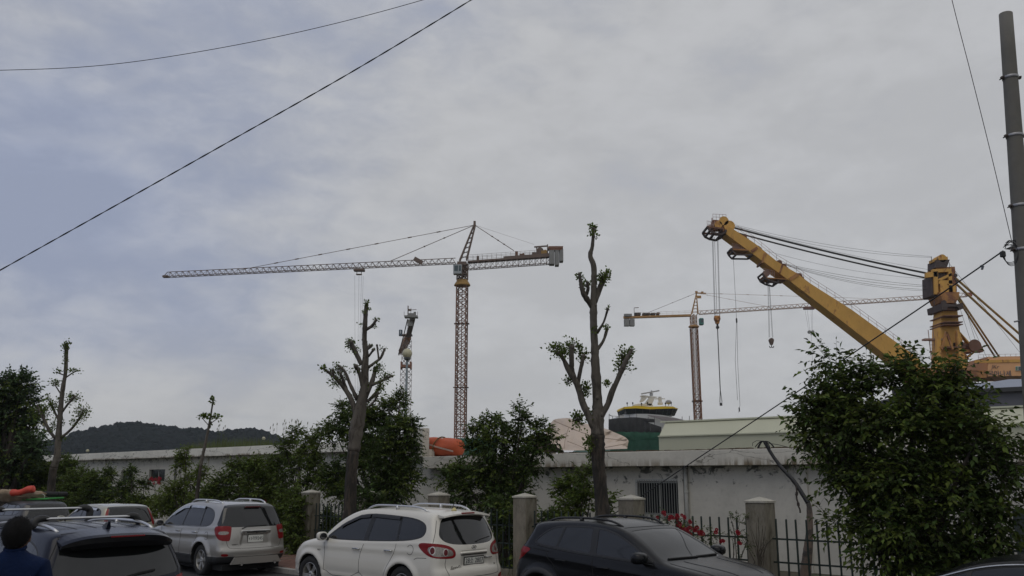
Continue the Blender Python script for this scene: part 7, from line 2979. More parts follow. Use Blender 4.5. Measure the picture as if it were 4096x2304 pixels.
def finish_navy(sp, loc, rz):
    car, sh, parts, body = build_car(sp, 'navy_suv', 'dark navy car with two pale roof bars and shark fin aerial', 'car', loc, rz, h=.03)
    seams(car, sh, sp)
    for sg in (1, -1):
        rail_part(car, sh, -1.78, .45, .63, M['alloy'], .045, .020, sg)
        strip(sh, [(.98, 1.09), (-.2, 1.115), (-1.1, 1.145), (-1.72, 1.235)], 'side', sg, .009, .004).build('waist_strip', M['chrome'], car)
        mirror_part(car, sp, sh, .90, 1.10, sg, M['navy_paint'])
    for xb in (-1.22, .30):
        zr_ = float(sh.top_z(xb, .64))
        z0 = 1.785 if xb < 0 else 1.86
        bar = MB()
        bar.box((xb, 0, z0), (.075, 1.10, .030), bevel=.012)
        bo = bar.build('roof_bar', M['alloy'], car)
        for sg in (1, -1):
            ft = MB()
            rr = [.030, .042, .048, .050, .052]
            pts = [(xb, sg * .50, z0), (xb, sg * .57, z0 + .008), (xb, sg * .64, z0 - .01), (xb, sg * .675, z0 - .06), (xb, sg * .65, zr_ + .02)]
            ft.tube([tuple(p) for p in spline([(*p, r) for p, r in zip(pts, rr)], 3)[:, :3]], [float(q) for q in spline([(*p, r) for p, r in zip(pts, rr)], 3)[:, 3]], 10)
            ft.build('bar_foot', M['trim'], bo, smooth=True)
    # deep spoiler: painted top, gloss black back
    ys = np.linspace(-.69, .69, 25)
    for nm, mt in (('spoiler', M['navy_paint']), ('spoiler_back', mat('gloss_black', (.006, .006, .007), .25, ior=1.4))):
        vs, fs = [], []
        for y in ys:
            q = abs(y / .69)
            e = 1 - q ** 3 * .95
            z = 1.665 - .03 * q ** 2 - .07 * q ** 5
            xb = -2.16 - .19 * e
            if nm == 'spoiler':
                vs += [(-1.98, y, z + .002), (xb + .06, y, z - .035), (xb, y, z - .060), (-2.02, y, z - .065)]
            else:
                d = .055 + .075 * (1 - q ** 6)
                vs += [(xb + .004, y, z - .062), (xb + .006, y, z - .062 - d * .5), (xb + .05, y, z - .062 - d), (-2.12, y, z - .07)]
        for i in range(len(ys) - 1):
            for j in range(4):
                fs.append((i * 4 + j, i * 4 + (j + 1) % 4, (i + 1) * 4 + (j + 1) % 4, (i + 1) * 4 + j))
        fs += [(3, 2, 1, 0), tuple((len(ys) - 1) * 4 + j for j in range(4))]
        mesh_obj(nm, vs, fs, mt, car)
    b = MB()
    b.box((-2.372, 0, 1.600), (.012, .42, .016))
    b.build('brake_light', M['lamp_red'], car)
    zf = float(sh.top_z(-1.72, 0))
    f = MB()
    prof = [(-.10, 0), (-.115, .085), (-.10, .088), (-.02, .055), (.05, .02), (.08, 0)]
    vs = [(-1.72 + a, 0, zf - .006 + b) for a, b in prof]
    L = len(prof)
    vs = [(-1.72 + a, sy * (.030 if b < .01 else .012), zf - .006 + b) for sy in (-1, 1) for a, b in prof]
    fs = [tuple(range(L)), tuple(range(2 * L - 1, L - 1, -1))] + [(i, L + i, L + (i + 1) % L, (i + 1) % L) for i in range(L)]
    mesh_obj('shark_fin', vs, fs, M['navy_paint'], car)
    xw = lambda y, z: float(sh.end_x(y, z)) - .014
    wiper_part(car, [(xw(.02, 1.10), .0, 1.10), (xw(-.2, 1.14), -.2, 1.14), (xw(-.42, 1.16), -.42, 1.165)], .016)
    m = MB()
    m.box((0, 0, .22), (4.0, 1.5, .14))
    m.build('underbody', M['liner'], car)
    return car, sh


# ---------------------------------------------------------------- beige hatchback
SB = dict(SK)
SB.update(
    W=1.75, side=[(-1.95, .28), (-2.12, .42), (-2.14, .70), (-2.10, .90), (-2.02, 1.10), (-1.86, 1.36), (-1.76, 1.47), (-1.4, 1.515), (-.7, 1.535), (-.1, 1.52), (.35, 1.42),
                  (.80, 1.18), (1.1, 1.02), (1.6, .94), (1.95, .84), (2.1, .66), (2.12, .45), (2.0, .27), (1.1, .18), (-1.1, .18)],
    belt=[(-2.0, 1.04), (-1.5, 1.02), (-.3, .98), (1.0, .96), (2.0, .88)], tumble=.30, lean=.03, crease=(.86, .01), flare=.02,
    band=[(.90, 1.0), (-.25, 1.02), (-1.2, 1.05), (-1.62, 1.12), (-1.66, 1.28), (-1.45, 1.40), (-1.0, 1.44), (-.4, 1.45), (.0, 1.42), (.40, 1.27), (.72, 1.10)],
    panes=[(None, ((1., 1.4), (-.22, -.22))), (((1., 1.4), (-.27, -.27)), ((1., 1.4), (-1.05, -1.0))), (((1., 1.4), (-1.10, -1.05)), None)],
    lamps=[('tail_lamp', 'wrap', [(1.10, 1.40), (1.17, 1.42), (1.26, 1.1), (1.34, .92), (1.20, .90), (1.12, 1.1)], 'lamp_red', 'tail', None)],
    ends=[('rear_window', 'rear', sym([(-.56, 1.46), (-.62, 1.40), (-.70, 1.1), (-.66, .99), (-.3, .97)]), 'glass', 'rw', None),
          ('windscreen', 'front', sym([(-.50, 1.44), (-.60, 1.3), (-.72, 1.05), (-.35, 1.03)]), 'windscreen', 'ws', None)],
    late=[], lines=[('rear', [(-.72, .96), (0, .93), (.72, .96)])], dents=[], mats={'paint': 'beige_paint'})
del SB['cladding']
SB['regions'] = std_regions(SB)


def finish_beige(sp, loc, rz):
    car, sh, parts, body = build_car(sp, 'beige_hatchback', 'beige hatchback with tall red lamps beside its rear window, behind the silver car', 'car', loc, rz, h=.035)
    seams(car, sh, sp)
    for sg in (1, -1):
        mirror_part(car, sp, sh, .72, 1.0, sg, M['beige_paint'])
        xs = np.linspace(.30, -1.30, 14)
        zt = np.interp(xs, [-1.4, -.4, .0, .4], [1.39, 1.435, 1.41, 1.27])
        y = sh.side_y(xs, zt)
        vs, fs = [], []
        for x, yy, z in zip(xs, y, zt):
            vs += [(x, sg * (yy + .004), z + .012), (x, sg * (yy + .035), z - .005), (x, sg * (yy + .05), z - .05)]
        for i in range(len(xs) - 1):
            for j in (0, 1):
                fs.append((i * 3 + j, i * 3 + j + 1, i * 3 + j + 4, i * 3 + j + 3))
        mesh_obj('window_visor', vs, fs, M['alloy'], car, smooth=True)
    return car


# ---------------------------------------------------------------- grey car with a load on its roof
SG = dict(SB)
SG.update(mats={'paint': 'gray_paint'}, lamps=[('tail_lamp', 'wrap', [(1.0, .98), (1.35, .98), (1.35, .84), (1.05, .84)], 'lamp_red', 'tail', None)])
SG['regions'] = std_regions(SG)

# ---------------------------------------------------------------- black saloon at the right edge
SD = dict(SK)
SD.update(
    W=1.86, side=[(-2.25, .28), (-2.42, .42), (-2.45, .65), (-2.40, .88), (-2.32, 1.00), (-1.95, 1.05), (-1.70, 1.10), (-1.30, 1.28), (-.90, 1.40), (-.45, 1.455), (0, 1.465), (.35, 1.42),
                  (.75, 1.26), (1.15, 1.05), (1.35, .98), (1.9, .90), (2.25, .80), (2.42, .62), (2.45, .42), (2.3, .27), (1.2, .18), (-1.2, .18)],
    belt=[(-2.3, .98), (-1.5, .99), (-.3, .96), (1.0, .92), (2.3, .85)], tumble=.34, lean=.03, crease=(.80, .012), flare=.02, crown=.045, cr=.22,
    band=[(1.05, .97), (-.25, .985), (-1.1, 1.0), (-1.58, 1.04), (-1.60, 1.085), (-1.20, 1.235), (-.85, 1.34), (-.45, 1.39), (.1, 1.385), (.40, 1.32), (.75, 1.17)],
    panes=[(None, ((.9, 1.4), (-.02, -.02))), (((.9, 1.4), (-.10, -.10)), ((.9, 1.4), (-.95, -.95))), (((.9, 1.4), (-1.0, -1.0)), None)],
    doors=[], wheels=(-1.40, 1.42), wr=.34, ar=.375, xr=-1.6, xf=1.5,
    lamps=[('tail_lamp', 'wrap', [(1.1, .98), (1.6, .98), (1.6, .84), (1.15, .84)], 'lamp_red', 'tail', None)],
    ends=[('rear_window', 'rear', sym([(-.50, 1.38), (-.60, 1.28), (-.66, 1.12), (-.3, 1.10)]), 'glass', 'rw', None),
          ('windscreen', 'front', sym([(-.50, 1.41), (-.60, 1.25), (-.72, 1.02), (-.35, 1.0)]), 'windscreen', 'ws', None)],
    late=[], lines=[], mats={'paint': 'black_paint'})
del SD['cladding']
SD['regions'] = std_regions(SD)


def finish_sedan(sp, loc, rz):
    car, sh, parts, body = build_car(sp, 'black_saloon', 'black saloon with bright chrome around its side windows, at the right edge', 'car', loc, rz, h=.03)
    for sg in (1, -1):
        P = chaikin(sp['band'], 2)
        top = [q for q in P if q[0] < .9 and (q[1] > 1.03 or q[0] < -1.5)]
        y = sh.side_y(P[:, 0], P[:, 1])
        pts = np.stack([P[:, 0], sg * (y + .006), P[:, 1]], 1)
        m = MB()
        wd = [(.020 if (q[0] < -1.30) else (.013 if q[1] > 1.1 else .007)) for q in P]
        m.tube(pts, wd, 6, closed=True)
        m.build('window_chrome', M['chrome'], car, smooth=True)
        mirror_part(car, sp, sh, .85, .98, sg, M['black_paint'])
    return car
CAR_ROT = math.pi + ST_ROT           # noses to the left, along the street
finish_white(SP, (-2.46, 18.2, 0), R(140.5))[0].rotation_euler[1] = R(-.8)
finish_silver(SS, (-7.80, 23.25, 0), R(135.5))
_k = finish_kona(SK, (2.08, 14.35, 0), R(-45))
_k.scale = (1.06, 1.06, 1.06)
_k.rotation_euler[1] = R(1.2)
finish_navy(SN, (-6.50, 12.55, 0), R(139))
finish_beige(SB, (-12.75, 27.8, 0), R(137))
build_car(SG, 'gray_hatchback', 'dark grey car farthest left, carrying a green board and an orange bundle on its roof', 'car', (-17.0, 31.2, 0), R(137), h=.04)
finish_sedan(SD, (6.3, 9.9, 0), R(-43))
# ================================================================ things on roofs, wires, lamps, the man
# orange canvas roll on the parapet
orange_c = MA('orange_canvas', (.44, .085, .03), .75, var=.16, vscale=3, bump=.012, bscale=7)
ro_a, ro_b = at(1684, 1795, c=31.2), at(1846, 1795, c=31.2)
roll = thing('orange_roll', (ro_a.lerp(ro_b, .5)), 0, 'fat orange canvas roll with rope and strap, lying on the roof edge', 'canvas roll')
ax = (ro_b - ro_a)
LR = ax.length
ax.normalize()
side = Vector((DX, DY, 0))
rad = at(1766, 1748, c=31.2).z - Z_RT
rad *= .5
ro_c0 = Vector((ro_a.x, ro_a.y, Z_RT + rad + .02))
vs, fs = [], []
rg = random.Random(4)
nr, nc = 18, 26
fold = [rg.uniform(-1, 1) for _ in range(nc)]
for i in range(nr + 1):
    t = i / nr
    e = min(1, (min(t, 1 - t) * 8) ** .5 * .5 + .58) * (1 - .14 * t)
    for j in range(nc):
        a = 2 * math.pi * j / nc
        r = rad * e * (1 + .07 * fold[j] * math.sin(t * 5 + j) + .05 * math.sin(a * 3 + t * 6) + .03 * math.sin(a * 7 - t * 11))
        pinch = 1 - .10 * math.exp(-((t - .52) / .03) ** 2)
        r *= pinch
        p = Vector((ro_c0.x, ro_c0.y, Z_RT + rad * (1 + .0) + .01)) + ax * (LR * t) + side * (math.cos(a) * r) + Vector((0, 0, math.sin(a) * r * (1.0)))
        vs.append(p)
for i in range(nr):
    for j in range(nc):
        fs.append((i * nc + j, i * nc + (j + 1) % nc, (i + 1) * nc + (j + 1) % nc, (i + 1) * nc + j))
fs.append(tuple(range(nc - 1, -1, -1)))
fs.append(tuple(nr * nc + j for j in range(nc)))
mesh_obj('canvas', vs, fs, orange_c, roll, world=True, smooth=True)
q = MB()
pc = Vector((ro_c0.x, ro_c0.y, Z_RT + rad + .01)) + ax * (LR * .5)
q.tube([pc + ax * (.10 * math.sin(a * 1) - .02) + side * (math.cos(a) * rad * 1.02) + Vector((0, 0, math.sin(a) * rad * 1.03)) for a in np.linspace(0, 2 * math.pi, 30)[:-1]], .025, 6, closed=True)
q.build('strap', MA('olive_strap', (.13, .085, .03), .9), roll, world=True)
q = MB()
for dz in (0, .03):
    q.tube(spline([tuple(Vector((ro_c0.x, ro_c0.y, Z_RT + rad * 1.75 + dz)) - side * rad * .75), tuple(pc - side * (rad * 1.03) + Vector((0, 0, .02 + dz)) + ax * .05), tuple(pc + ax * LR * .47 - side * rad * .95 - Vector((0, 0, rad * .45 - dz)))], 6), .009, 5)
q.build('rope', MA('pale_rope', (.45, .42, .36), .8), roll, world=True)

# cream tent fly slumped on the roof
cream = MA('cream_canvas', (.52, .43, .355), .8, var=.08, vscale=1.2, bump=.01, bscale=4)
tent = thing('tent_fly', at(2350, 1790, c=32), 0, 'slumped cream-pink tent canvas on the roof behind the tallest lopped tree', 'tent')
rim = [(2183, 1726), (2190, 1712), (2213, 1681), (2240, 1674), (2280, 1673), (2330, 1690), (2420, 1714), (2455, 1728), (2488, 1742), (2505, 1752), (2514, 1764), (2511, 1780), (2509, 1794)]
gnd = [(2183, 1740), (2205, 1775), (2250, 1801), (2290, 1802), (2340, 1801), (2400, 1799), (2450, 1797), (2509, 1795)]
rimp = spline(rim, 3)
gp = []
for i in range(len(rimp)):
    t = i / (len(rimp) - 1) * (len(gnd) - 1)
    k = min(int(t), len(gnd) - 2)
    gp.append((gnd[k][0] + (gnd[k + 1][0] - gnd[k][0]) * (t - k), gnd[k][1] + (gnd[k + 1][1] - gnd[k][1]) * (t - k)))
vs, fs = [], []
M_ = 9
rg = random.Random(8)
for i, (r_, g_) in enumerate(zip(rimp, gp)):
    for j in range(M_):
        u = j / (M_ - 1)
        c0 = 33.6 - 2.6 * u ** 1.5 + .10 * math.sin(i * .9 + j * 1.3) + .08 * math.sin(i * 2.3 - j)
        if j == 0:
            c0 = 33.6
        vs.append(at(r_[0] * (1 - u) + g_[0] * u, r_[1] * (1 - u) + g_[1] * u, c=c0))
    vs.append(at(r_[0] * .5 + 2350 * .5, 1790, c=36))
K_ = M_ + 1
for i in range(len(rimp) - 1):
    for j in range(M_ - 1):
        a = i * K_ + j
        fs.append((a, a + 1, a + K_ + 1, a + K_))
    fs.append((i * K_, (i + 1) * K_, (i + 1) * K_ + M_, i * K_ + M_))
mesh_obj('canvas', vs, fs, cream, tent, world=True, smooth=True)
q = MB()
for pts in ([(2213, 1682), (2300, 1720), (2380, 1748), (2455, 1757), (2505, 1762)], [(2274, 1712), (2262, 1750), (2255, 1795)], [(2270, 1765), (2310, 1780), (2355, 1800)], [(2420, 1790), (2460, 1783), (2500, 1776)], [(2213, 1682), (2330, 1731), (2345, 1735)]):
    q.tube([at(a, b, c=31.9 - .8 * max(0, (b - 1740) / 60)) for a, b in pts], .012, 5)
q.build('seam_welt', MA('cream_dark', (.38, .30, .24), .8), tent, world=True)
q = MB()
A = at(2196, 1765, c=32.6)
q.prism([(-.45, -.35), (.5, -.35), (.1, .15), (-.4, .3)], A, (1, 0, 0), (0, 0, 1), (0, 1, 0), -.1, .9)
q.build('open_flap', MA('tent_inside', (.10, .08, .065), .9), tent, world=True)
# teal site hoarding beyond
hd_ = thing('teal_hoarding', at(1890, 1800, Y=70), 0, 'strip of teal site hoarding right of the orange roll', 'hoarding')
for k in range(5):
    q = MB()
    a, b = at(1826 + k * 32, 1753, Y=70), at(1826 + k * 32 + 31, 1752, Y=70)
    q.box(((a.x + b.x) / 2, 70, a.z - .75), (b.x - a.x, .12, 1.5))
    q.build('hoarding_panel', MA('teal_panel', (.04, .13, .10), .7), hd_, world=True)

# ---------------------------------------------------------------- lamps
globe_m = MA('lamp_globe', (.55, .52, .36), .35, trans=.15)
pole_m = MA('lamp_pole_paint', (.16, .19, .20), .6)
GL = 'street lamps with pale globes'


def globe_lamp(px, py, Y, r, pr, label, groupname=GL):
    p = at(px, py, Y=Y)
    t = thing('street_lamp', (p.x, p.y, 0), 0, label, 'street lamp', groupname)
    q = MB()
    q.sphere((0, 0, p.z), r, 24, 16)
    q.build('globe', globe_m, t, smooth=True)
    q = MB()
    q.lathe([(pr * 1.3, 0), (pr, p.z * .3), (pr * .85, p.z - r * 1.35)], 12)
    q.build('pole', pole_m, t, smooth=True)
    q = MB()
    q.lathe([(pr, p.z - r * 1.4), (r * .62, p.z - r * 1.2), (r * .66, p.z - r * .8)], 16)
    q.build('collar', MA('collar_dark', (.07, .075, .075), .6), t, smooth=True)
    return t


globe_lamp(1629, 1414, 37.0, .215, .055, 'street lamp with a large cream globe, right of the second lopped tree')
globe_lamp(350, 1803, 80, .14, .05, 'small globe lamp peeping over the left end of the parapet')
globe_lamp(1054.6, 1754, 78, .155, .05, 'small globe lamp above the roof grass on the left building')
p = at(179.5, 1692, Y=50)
t = thing('lantern_lamp', (p.x, p.y, 0), 0, 'slim lamp post with yellowish faceted lantern, before the round-headed tree', 'street lamp')
q = MB()
q.lathe([(.09, p.z - .14), (.16, p.z + .02), (.10, p.z + .18), (.01, p.z + .24)], 6)
q.build('lantern', MA('lantern_yellow', (.42, .38, .20), .5), t)
q = MB()
q.lathe([(.06, 0), (.045, p.z - .14)], 10)
q.build('pole', MA('lamp_pole_pale', (.30, .32, .32), .6), t)

# ---------------------------------------------------------------- concrete mast on the right with its fittings
YP = 12.0
ptop = at(4023, 56, Y=YP)
pbot_x = at(4080, 1000, Y=YP).x
pz = ptop.z
pole = thing('power_pole', (ptop.x + .25, YP, 0), 0, 'tall tapering concrete power pole at the right edge', 'power pole')
conc_pole = MA('pole_concrete', (.15, .142, .122), .85, var=.12, vscale=4, bump=.003, bscale=30, col2=(.14, .135, .12), mixscale=2)
dzp = at(4090, 1230, Y=YP).z
xb = at(4096 + 10, 1250, Y=YP).x
dirx = (xb - ptop.x) / (pz - dzp)


def pole_x(z):
    return ptop.x + (pz - z) * dirx * .93


q = MB()
n = 16
pts = [(pole_x(z), YP, z) for z in np.linspace(0, pz, n)]
q.tube(pts, [.095 + (pz - z) * .0068 for z in np.linspace(0, pz, n)], 28)
q.build('shaft', conc_pole, pole, world=True, smooth=True)
galv = MA('galvanised', (.33, .33, .34), .5, .6, var=.2, vscale=8)
for py in (312, 545, 825, 1000):
    z = at(4040, py, Y=YP).z
    x = pole_x(z)
    r = .095 + (pz - z) * .0068 + .006
    q = MB()
    q.lathe([(r, z - .022), (r + .004, z - .02), (r + .004, z + .02), (r, z + .022)], 24, c=(x, YP, 0))
    b = q.build('band', galv, pole, world=True, smooth=True)
    for sg in (-1, 1):
        q = MB()
        q.box((x + sg * (r + .02), YP - .01, z), (.05, .05, .045), bevel=.01)
        q.tube([(x + sg * (r + .02), YP - .06, z), (x + sg * (r + .02), YP + .06, z)], .010, 6)
        q.build('band_bolt', MA('bolt_rust', (.09, .07, .06), .7), b, world=True)
z = at(4060, 1285, Y=YP).z
q = MB()
q.tube([at(4057, 1287, Y=YP), (pole_x(z), YP, z + .03)], .012, 6)
q.build('step_bolt', galv, pole, world=True)

cable_m = MA('cable_black', (.018, .018, .019), .6)


def wire(name, label, pts, r, grp=None, twist=0, m=None):
    """top-level cable through points (x, y, z)"""
    P = spline([tuple(p) for p in pts], 14)
    mid = Vector(P[len(P) // 2])
    t = MB()
    P = [Vector(p) - mid for p in P]
    if twist:
        L = sum((b - a).length for a, b in zip(P[:-1], P[1:]))
        n = int(L / .05)
        Q = []
        for i in range(n + 1):
            f = i / n * (len(P) - 1)
            k = min(int(f), len(P) - 2)
            Q.append(P[k].lerp(P[k + 1], f - k))
        for ph in (0, math.pi):
            t.tube([q_ + Vector((0, math.cos(i * .45 + ph), math.sin(i * .45 + ph))) * r * .7 for i, q_ in enumerate(Q)], r * .72, 5)
    else:
        t.tube(P, r, 6)
    o = t.build(name, m or cable_m, None)
    o.location = mid
    return tag(o, label, 'cable', grp)


CG = 'overhead cables crossing the sky'
w1 = [at(-1800, 2100, Y=14), at(-500, 1362, Y=13), at(0, 1081, Y=13), at(480, 812, Y=12.6), at(954, 545, Y=12.3), at(1420, 280, Y=12.0), at(1884, 0, Y=11.8), at(2300, -260, Y=11.5), at(3000, -760, Y=11)]
wire('twisted_cable', 'thick twisted cable crossing the left sky diagonally from lower left to top centre', w1, .0085, CG, twist=1)
w2 = [at(-2000, 270, Y=14), at(-600, 288, Y=14), at(0, 281, Y=14), at(400, 262, Y=14), at(795, 207, Y=14), at(1240, 118, Y=14), at(1690, 0, Y=14), at(2200, -160, Y=14), at(3000, -440, Y=14)]
wire('thin_cable', 'thin sagging cable in the top left corner of the sky', w2, .0065, CG)
w3 = [at(3600, -1100, Y=10.6), at(3720, -380, Y=11.0), at(3808, 0, Y=11.3), at(3885, 300, Y=11.5), at(3965, 620, Y=11.7), at(4046, 962, Y=11.9)]
wire('thin_cable', 'thin steep cable dropping to the pole at the top right', w3, .0055, CG)
# service cable from the pole down to the left, passing behind the fence pillar
pj, pe = at(4014, 1003, Y=11.9), at(2380, 2090, c=24.0)
pts = []
for (px, py, f) in ((4014, 1003, 0), (3900, 1082, .07), (3732, 1197, .17), (3384, 1432, .38), (3141, 1600, .52), (2748, 1862, .77), (2552, 1993, .89), (2380, 2104, 1.0)):
    Yf = 11.9 + (pe.y - 11.9) * (f ** 1.25)
    pts.append(at(px, py, Y=Yf))
wire('service_cable', 'black service cable slanting from the pole down across the barred window', pts, .011, None)
box = thing('cable_box', at(4010, 1018, Y=11.85), 0, 'small black splice box hanging from the cable beside the pole', 'splice box')
q = MB()
A = at(4011, 1017, Y=11.85)
q.box(A, (.065, .06, .085), bevel=.01)
q.build('case', cable_m, box, world=True)
q = MB()
A = at(3930, 1071, Y=11.7)
clamp = thing('cable_clamp', A, 0, 'little grey clamp hanging under the slanting service cable', 'clamp')
q.box((0, 0, 0), (.022, .03, .055), rot=rotm(0, .4, 0))
q.box((-.01, 0, .03), (.03, .03, .02), rot=rotm(0, -.5, 0))
q.build('clamp_body', MA('clamp_grey', (.10, .11, .13), .6), clamp)
loop = thing('cable_loop', at(4046, 1020, Y=11.85), 0, 'coil of spare cable looped against the power pole', 'cable coil')
for k in range(4):
    q = MB()
    cx, cy = 4040 + k * 2, 1012 + k * 2.5
    rx, ry = 32 - k * 1.5, 38 + k * 2
    q.tube([at(cx + rx * math.cos(a), cy + ry * math.sin(a), Y=11.86 + .01 * k) for a in np.linspace(-.9, 3.4, 22)], .0045, 5)
    q.build('loop', cable_m, loop, world=True)
for k in range(7):
    q = MB()
    rg = random.Random(40 + k)
    pts = [(4020 + rg.uniform(-8, 8), 985 + rg.uniform(-14, 14)), (4045 + rg.uniform(-10, 10), 968 + rg.uniform(-12, 14)), (4066 + rg.uniform(-4, 4), 980 + rg.uniform(-14, 14)), (4052, 992 + rg.uniform(-12, 8)), (4030 + rg.uniform(-8, 8), 996)]
    q.tube(spline([tuple(at(a, b, Y=11.84)) for a, b in pts], 5), .005, 5)
    q.build('loop', cable_m, loop, world=True)

# bent cable mast by the wall with coils at its head
CB = 25.5
bp_ = [(3221, 2304, 46), (3232, 2200, 36), (3238, 2120, 28), (3238, 2040, 22), (3232, 2012, 18), (3217, 1988, 16), (3175, 1924, 15), (3120, 1863, 13), (3084, 1812, 12), (3057, 1766, 11)]
bm_t = thing('bent_mast', P3(line_s(3221, 2290, CB), CB / KS, .06), 0, 'bent dark service mast carrying a bundle of cables up to the parapet', 'cable mast')
pp = []
for (px, py, w) in bp_:
    p = at(px, py, c=CB)
    pp.append((*p, w / 2 * p.y / 3531.0))
p0_ = pp[0]
pp = [(p0_[0], p0_[1], .05, p0_[3] * 1.1)] + pp
sp_ = spline(pp, 5)
q = MB()
kk = 26
q.tube(sp_[:kk, :3], [float(x) for x in sp_[:kk, 3]], 10, wob=.08, seed=3)
q.build('stump', MA('stump_wood', (.16, .12, .095), .9, var=.3, vscale=6, bump=.01, bscale=20, col2=(.06, .055, .05), mixscale=3), bm_t, world=True, smooth=True)
q = MB()
q.tube(sp_[kk - 1:, :3], [float(x) * 1.15 for x in sp_[kk - 1:, 3]], 8, wob=.10, seed=5)
q.build('cable_bundle', cable_m, bm_t, world=True, smooth=True)
hpt = at(3057, 1766, c=CB)
for k in range(9):
    rg = random.Random(70 + k)
    sg = -1 if k % 2 else 1
    wpx = rg.uniform(14, 42)
    hpx = rg.uniform(20, 30)
    q = MB()
    pts = [tuple(at(3057 + sg * wpx * t, 1766 + hpx * (t ** 2) * 1.0 - 3 * math.sin(t * 3), c=CB - .1)) for t in np.linspace(0, 1, 7)]
    q.tube(pts, .011, 5)
    q.build('head_wire', cable_m, bm_t, world=True)
q = MB()
q.tube([at(a, b, c=CB - .1) for a, b in ((3066, 1772), (3110, 1778), (3150, 1788), (3170, 1795))], .006, 4)
q.tube([at(a, b, c=CB - .1) for a, b in ((3057, 1764), (3025, 1763), (3010, 1772), (3010, 1784))], .006, 4)
q.build('head_wire', cable_m, bm_t, world=True)
q = MB()
rg = random.Random(12)
prev = at(3182, 1940, c=CB - .1)
for k in range(9):
    nx_ = at(3182 + k * 2.2 + rg.uniform(-4, 4), 1940 + k * 14, c=CB - .1)
    q.tube([prev, nx_], .018 if k % 3 else .03, 5)
    prev = nx_
q.build('hanging_tape', MA('tape_dark', (.05, .04, .035), .9), bm_t, world=True)

# ---------------------------------------------------------------- load on the farthest car's roof
rx_ = Vector((math.cos(R(137)), math.sin(R(137)), 0))
ry_ = Vector((-rx_.y, rx_.x, 0))
CARG = Vector((-17.0, 31.2, 0))


def onroof(fx, fy, z):
    return CARG + rx_ * fx + ry_ * fy + Vector((0, 0, z))


zr = 1.545
q = MB()
A, Bq = at(72, 2010, Y=30.6), at(184, 2006, Y=30.6)
cx_ = A.lerp(Bq, .5)
g_t = MB()
g_t.box((0, 0, 0), (Bq.x - A.x + .35, .9, .05), rot=rotm(.02, -.03, 0), bevel=.01)
o = g_t.build('green_board', MA('board_green', (.045, .30, .06), .6))
o.location = (cx_.x, 31.0, zr + .03)
o.rotation_euler = (0, 0, R(-8))
tag(o, 'bright green flat board lying on the roof of the farthest grey car', 'board')
# crumpled beige cloth
A = at(45, 1992, Y=30.6)
ct = thing('cloth_bundle', (A.x, 30.7, zr + .05), 0, 'crumpled beige cloth bundle under the orange bag on the far car roof', 'cloth bundle')
for (mx, ln, hh, seed) in ((at(35, 1998, Y=30.6).x, .95, .17, 1), (at(112, 1990, Y=30.6).x, .75, .15, 2)):
    q = MB()
    q.sphere((0, 0, 0), 1, 26, 14, (1, 1, 1))
    rr2 = np.random.default_rng(seed)
    V = np.array(q.v)
    nrm = V.copy()
    for fq in (3, 6, 11):
        V = V + nrm * (np.sin(V @ rr2.normal(0, fq * 1.3, 3) + 2) * .55 / fq * 2)[:, None]
    V = V * np.array([ln / 2, .32, hh]) + np.array([mx, 30.7, zr + hh * .75])
    mesh_obj('cloth', V, q.f, MA('cloth_beige', (.30, .23, .16), .9, var=.2, vscale=6), ct, world=True, smooth=True)
a_, b_ = at(42, 1973, Y=30.4), at(138, 1956, Y=30.4)
ob = thing('orange_bag', a_.lerp(b_, .5), 0, 'orange-red tarpaulin roll on top of the beige cloth, far left', 'tarpaulin')
q = MB()
pp = spline([(*a_, .07), (*(a_ + (b_ - a_) * .1), .12), (*(a_ + (b_ - a_) * .4 + Vector((0, 0, -.03))), .10), (*(a_ + (b_ - a_) * .75 + Vector((0, 0, .02))), .115), (*(a_ + (b_ - a_) * .95), .12), (*b_, .08)], 5)
q.tube(pp[:, :3], [float(x) for x in pp[:, 3]], 16, wob=.07, seed=6)
q.build('tarpaulin', MA('tarp_red', (.50, .055, .03), .6, var=.15, vscale=5, bump=.01, bscale=12), ob, world=True, smooth=True)
q = MB()
q.tube([at(a, b, Y=30.6) for a, b in ((150, 1980), (172, 1976), (180, 1984), (176, 1994), (168, 1997))], .012, 5)
o = q.build('wire_hook', MA('wire_pale', (.4, .4, .38), .5))
tag(o, 'pale curved wire sticking up behind the green board', 'wire hook')
q = MB()
q.box((0, 0, 0), (1.9, .7, .16), bevel=.05)
o = q.build('dark_bag', MA('bag_black', (.012, .012, .013), .8))
o.location = (at(140, 1990, Y=31.3).x, 31.4, zr + .18)
tag(o, 'low black bag beneath the orange tarpaulin roll, on the far car', 'bag')


# ---------------------------------------------------------------- the man in the blue shirt, seen from behind
def skin_body(name, m, parent, nodes, edges, sub=2, root=0):
    me = bpy.data.meshes.new(name)
    me.from_pydata([n[:3] for n in nodes], edges, [])
    o = bpy.data.objects.new(name, me)
    COL.objects.link(o)
    md = o.modifiers.new('skin', 'SKIN')
    md.use_smooth_shade = True
    for i, n in enumerate(nodes):
        sv = me.skin_vertices[0].data[i]
        sv.radius = (n[3], n[4] if len(n) > 4 else n[3])
        sv.use_root = (i == root)
    if sub:
        sb = o.modifiers.new('sub', 'SUBSURF')
        sb.levels = sub
        sb.render_levels = sub
    dg = bpy.context.evaluated_depsgraph_get()
    me2 = bpy.data.meshes.new_from_object(o.evaluated_get(dg))
    bpy.data.objects.remove(o)
    for pl in me2.polygons:
        pl.use_smooth = True
    me2.materials.clear()
    me2.materials.append(m)
    o2 = bpy.data.objects.new(name, me2)
    COL.objects.link(o2)
    o2.parent = parent
    return o2


